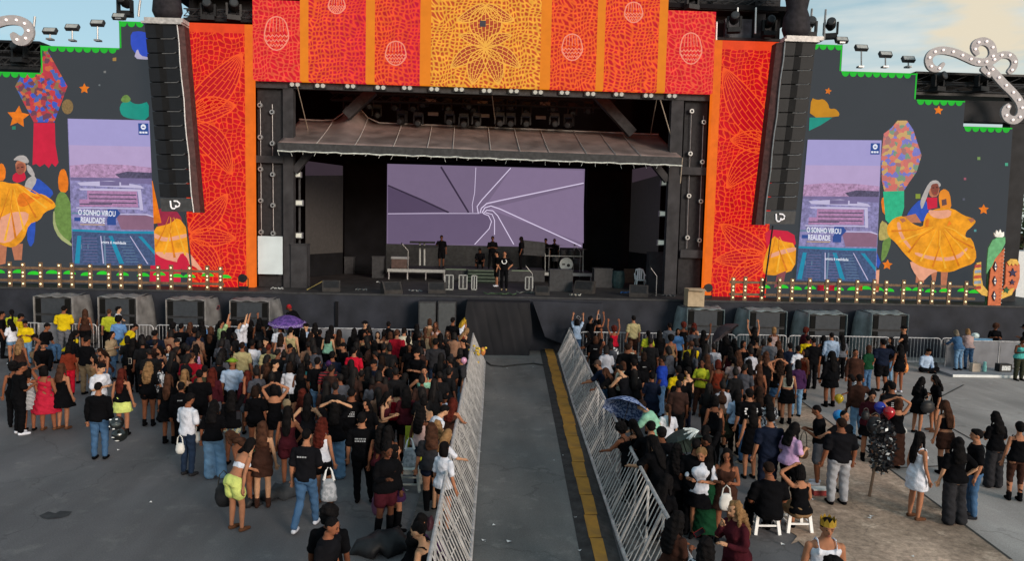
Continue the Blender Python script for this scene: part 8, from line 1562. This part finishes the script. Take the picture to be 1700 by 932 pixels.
b = MB(); q = PZ(1629, 563, 1.15); b.box((q.x-.45, q.y-.04, 1.02), (q.x+.45, q.y, 1.17)); solo('towel', b, mat('blue_towel', (.10, .22, .36), .9), (q.x, q.y, 1.02), 'blue towel laid along the right barrier top', 'towel')
# bouquet on the left lane barrier
p = PZ(795, 580, 1.05); t = thing('bouquet', p, 'bunch of yellow flowers tied to the left lane barrier', 'flowers'); b = MB(); rq = random.Random(2)
for k in range(16): b.ell(p+Vector((rq.gauss(0, .10), rq.gauss(0, .08), rq.gauss(0, .13))), (.05, .05, .04), 8, 5)
obj('flower_bunch', b, mat('flower_yellow', (.55, .38, .05), .6, noise=.3, nscale=10), t); b = MB(); b.ell(p+Vector((.14, 0, -.08)), (.09, .08, .15), 10, 7); obj('wrapping', b, mat('orange_wrap', (.5, .19, .06), .4), t)
# phones held up
def phone(u, v, z, c, lab, rz=0.0):
    p = PZ(u, v, z); b = MB(); M = Matrix.Translation(p) @ Matrix.Rotation(rz, 4, 'Y'); b.box((-.04, -.006, -.08), (.04, .006, .08), M=M); t = thing('phone', p, lab, 'phone'); obj('case', b, mat('case'+c, c, .3, noise=0), t); b = MB(); b.box((-.036, -.0085, -.074), (.036, -.0065, .074), M=M); obj('screen', b, mat('phone_screen', (.02, .02, .025), .1, noise=0), t)
for a in ((362, 511, 2.15, '#9c1826', 'bright red phone held above the left crowd', .4), (961, 528, 2.1, '#c8c8cc', 'pale phone held up at the end of the right barrier', -1.0), (994, 526, 2.1, '#c8c8cc', 'white phone raised in the right crowd front'), (396, 690, 1.7, '#101014', 'black phone held up by the person in floral shorts'), (1161, 885, 1.05, '#8c1826', 'red phone in the hands of the long haired person by the barrier', 1.0), (216, 600, 1.4, '#c0b8a8', 'pale phone held in the left crowd')): phone(*a)
# green drink cup, crown, headdress, hair ribbon
p = PZ(421, 744, 1.05); b = MB(); b.lathe(p, [(.035, -.1), (.045, .1), (.046, .105), (.0461, .11)], 12); b.tube([p+Vector((0, 0, .1)), p+Vector((.02, 0, .19))], .006, 5); solo('drink_cup', b, mat('green_drink', (.03, .33, .12), .3, noise=.1), p, 'green drink cup in the hand of the person with very long brown hair', 'cup')
b = MB(); c = PZ(1375, 866, 1.76); n = 10
for k in range(n): a0_, a1_ = 2*math.pi*k/n, 2*math.pi*(k+1)/n; am = (a0_+a1_)/2; b.add([c+Vector((.098*math.cos(x), .105*math.sin(x), z)) for x, z in ((a0_, -.05), (a1_, -.05), (a1_, .01), (am, .06), (a0_, .01))], [(0, 1, 2, 3, 4)])
solo('crown', b, mat('gold_foil', (.65, .42, .06), .25, metal=.7, noise=.1), c, 'golden party crown on the head of the person in white tank top', 'crown')
b = MB(); rq = random.Random(4); c = PZ(1160, 716, 1.62)
for k in range(26): a = rq.uniform(2.2, 4.2); L_ = rq.uniform(.15, .34); b.tube([c, c+Vector((L_*math.cos(a)*.6, -.05, L_*.2*math.sin(k))), c+Vector((L_*math.cos(a), -.06+.04*rq.random(), -.05+L_*.4*math.sin(k)))], .012, 4)
solo('pompom', b, mat('silver_foil', (.50, .56, .58), .3, noise=.2), c, 'silver white streamer pompom in the right crowd', 'pompom')
b = MB(); c = PZ(693, 727, .62); b.box((c.x-.26, c.y-.1, c.z-.25), (c.x+.26, c.y-.06, c.z+.28)); jy = solo('jersey', b, mat('jersey_yellow', (.42, .45, .04), .7, noise=.2), c, 'yellow green jersey showing the number 10', 'jersey')
b = MB(); addtext(b, '10', .34, c+Vector((0, -.106, -.03))); o = bpy.data.objects.new('number', b.mesh('number', [mat('print_green', (.02, .08, .03), .7)], c)); COL.objects.link(o); o.parent = jy
# writing on shirts: printed sheets a few millimetres off the cloth, following the body they are on
def shirt_print(label_part, lines, size, z, front=False, col=(.6, .6, .62), dy=.165):
    for p in PEOPLE:
        if label_part in (p['lab'] or ''):
            b = MB()
            for i, ws in enumerate(lines):
                x = -sum(ws)/2-.008*len(ws)
                for q in ws: b.box((x, -dy, z-i*.055-.018), (x+q, -dy+.004, z-i*.055+.018)); x += q+.018
            me = b.mesh('shirt_print', [mat('print_%g' % col[0], col, .7, noise=.1)]); o = bpy.data.objects.new('shirt_print', me); COL.objects.link(o); o.parent = p['o']; return
shirt_print('white lettering', [(.06, .03, .07, .05), (.04, .08, .05, .06), (.07, .04, .06, .03), (.05, .06)], .07, 1.30)
def ring_print():
    for p in PEOPLE:
        if 'white ring emblem standing' in p['lab']:
            b = MB(); b.tube([Vector((.10*math.cos(a), .148, 1.28+.10*math.sin(a))) for a in [2.2+4.6*k/16 for k in range(17)]], .020, 5); o = bpy.data.objects.new('shirt_print', b.mesh('shirt_print', [M_white])); COL.objects.link(o); o.parent = p['o']
ring_print()
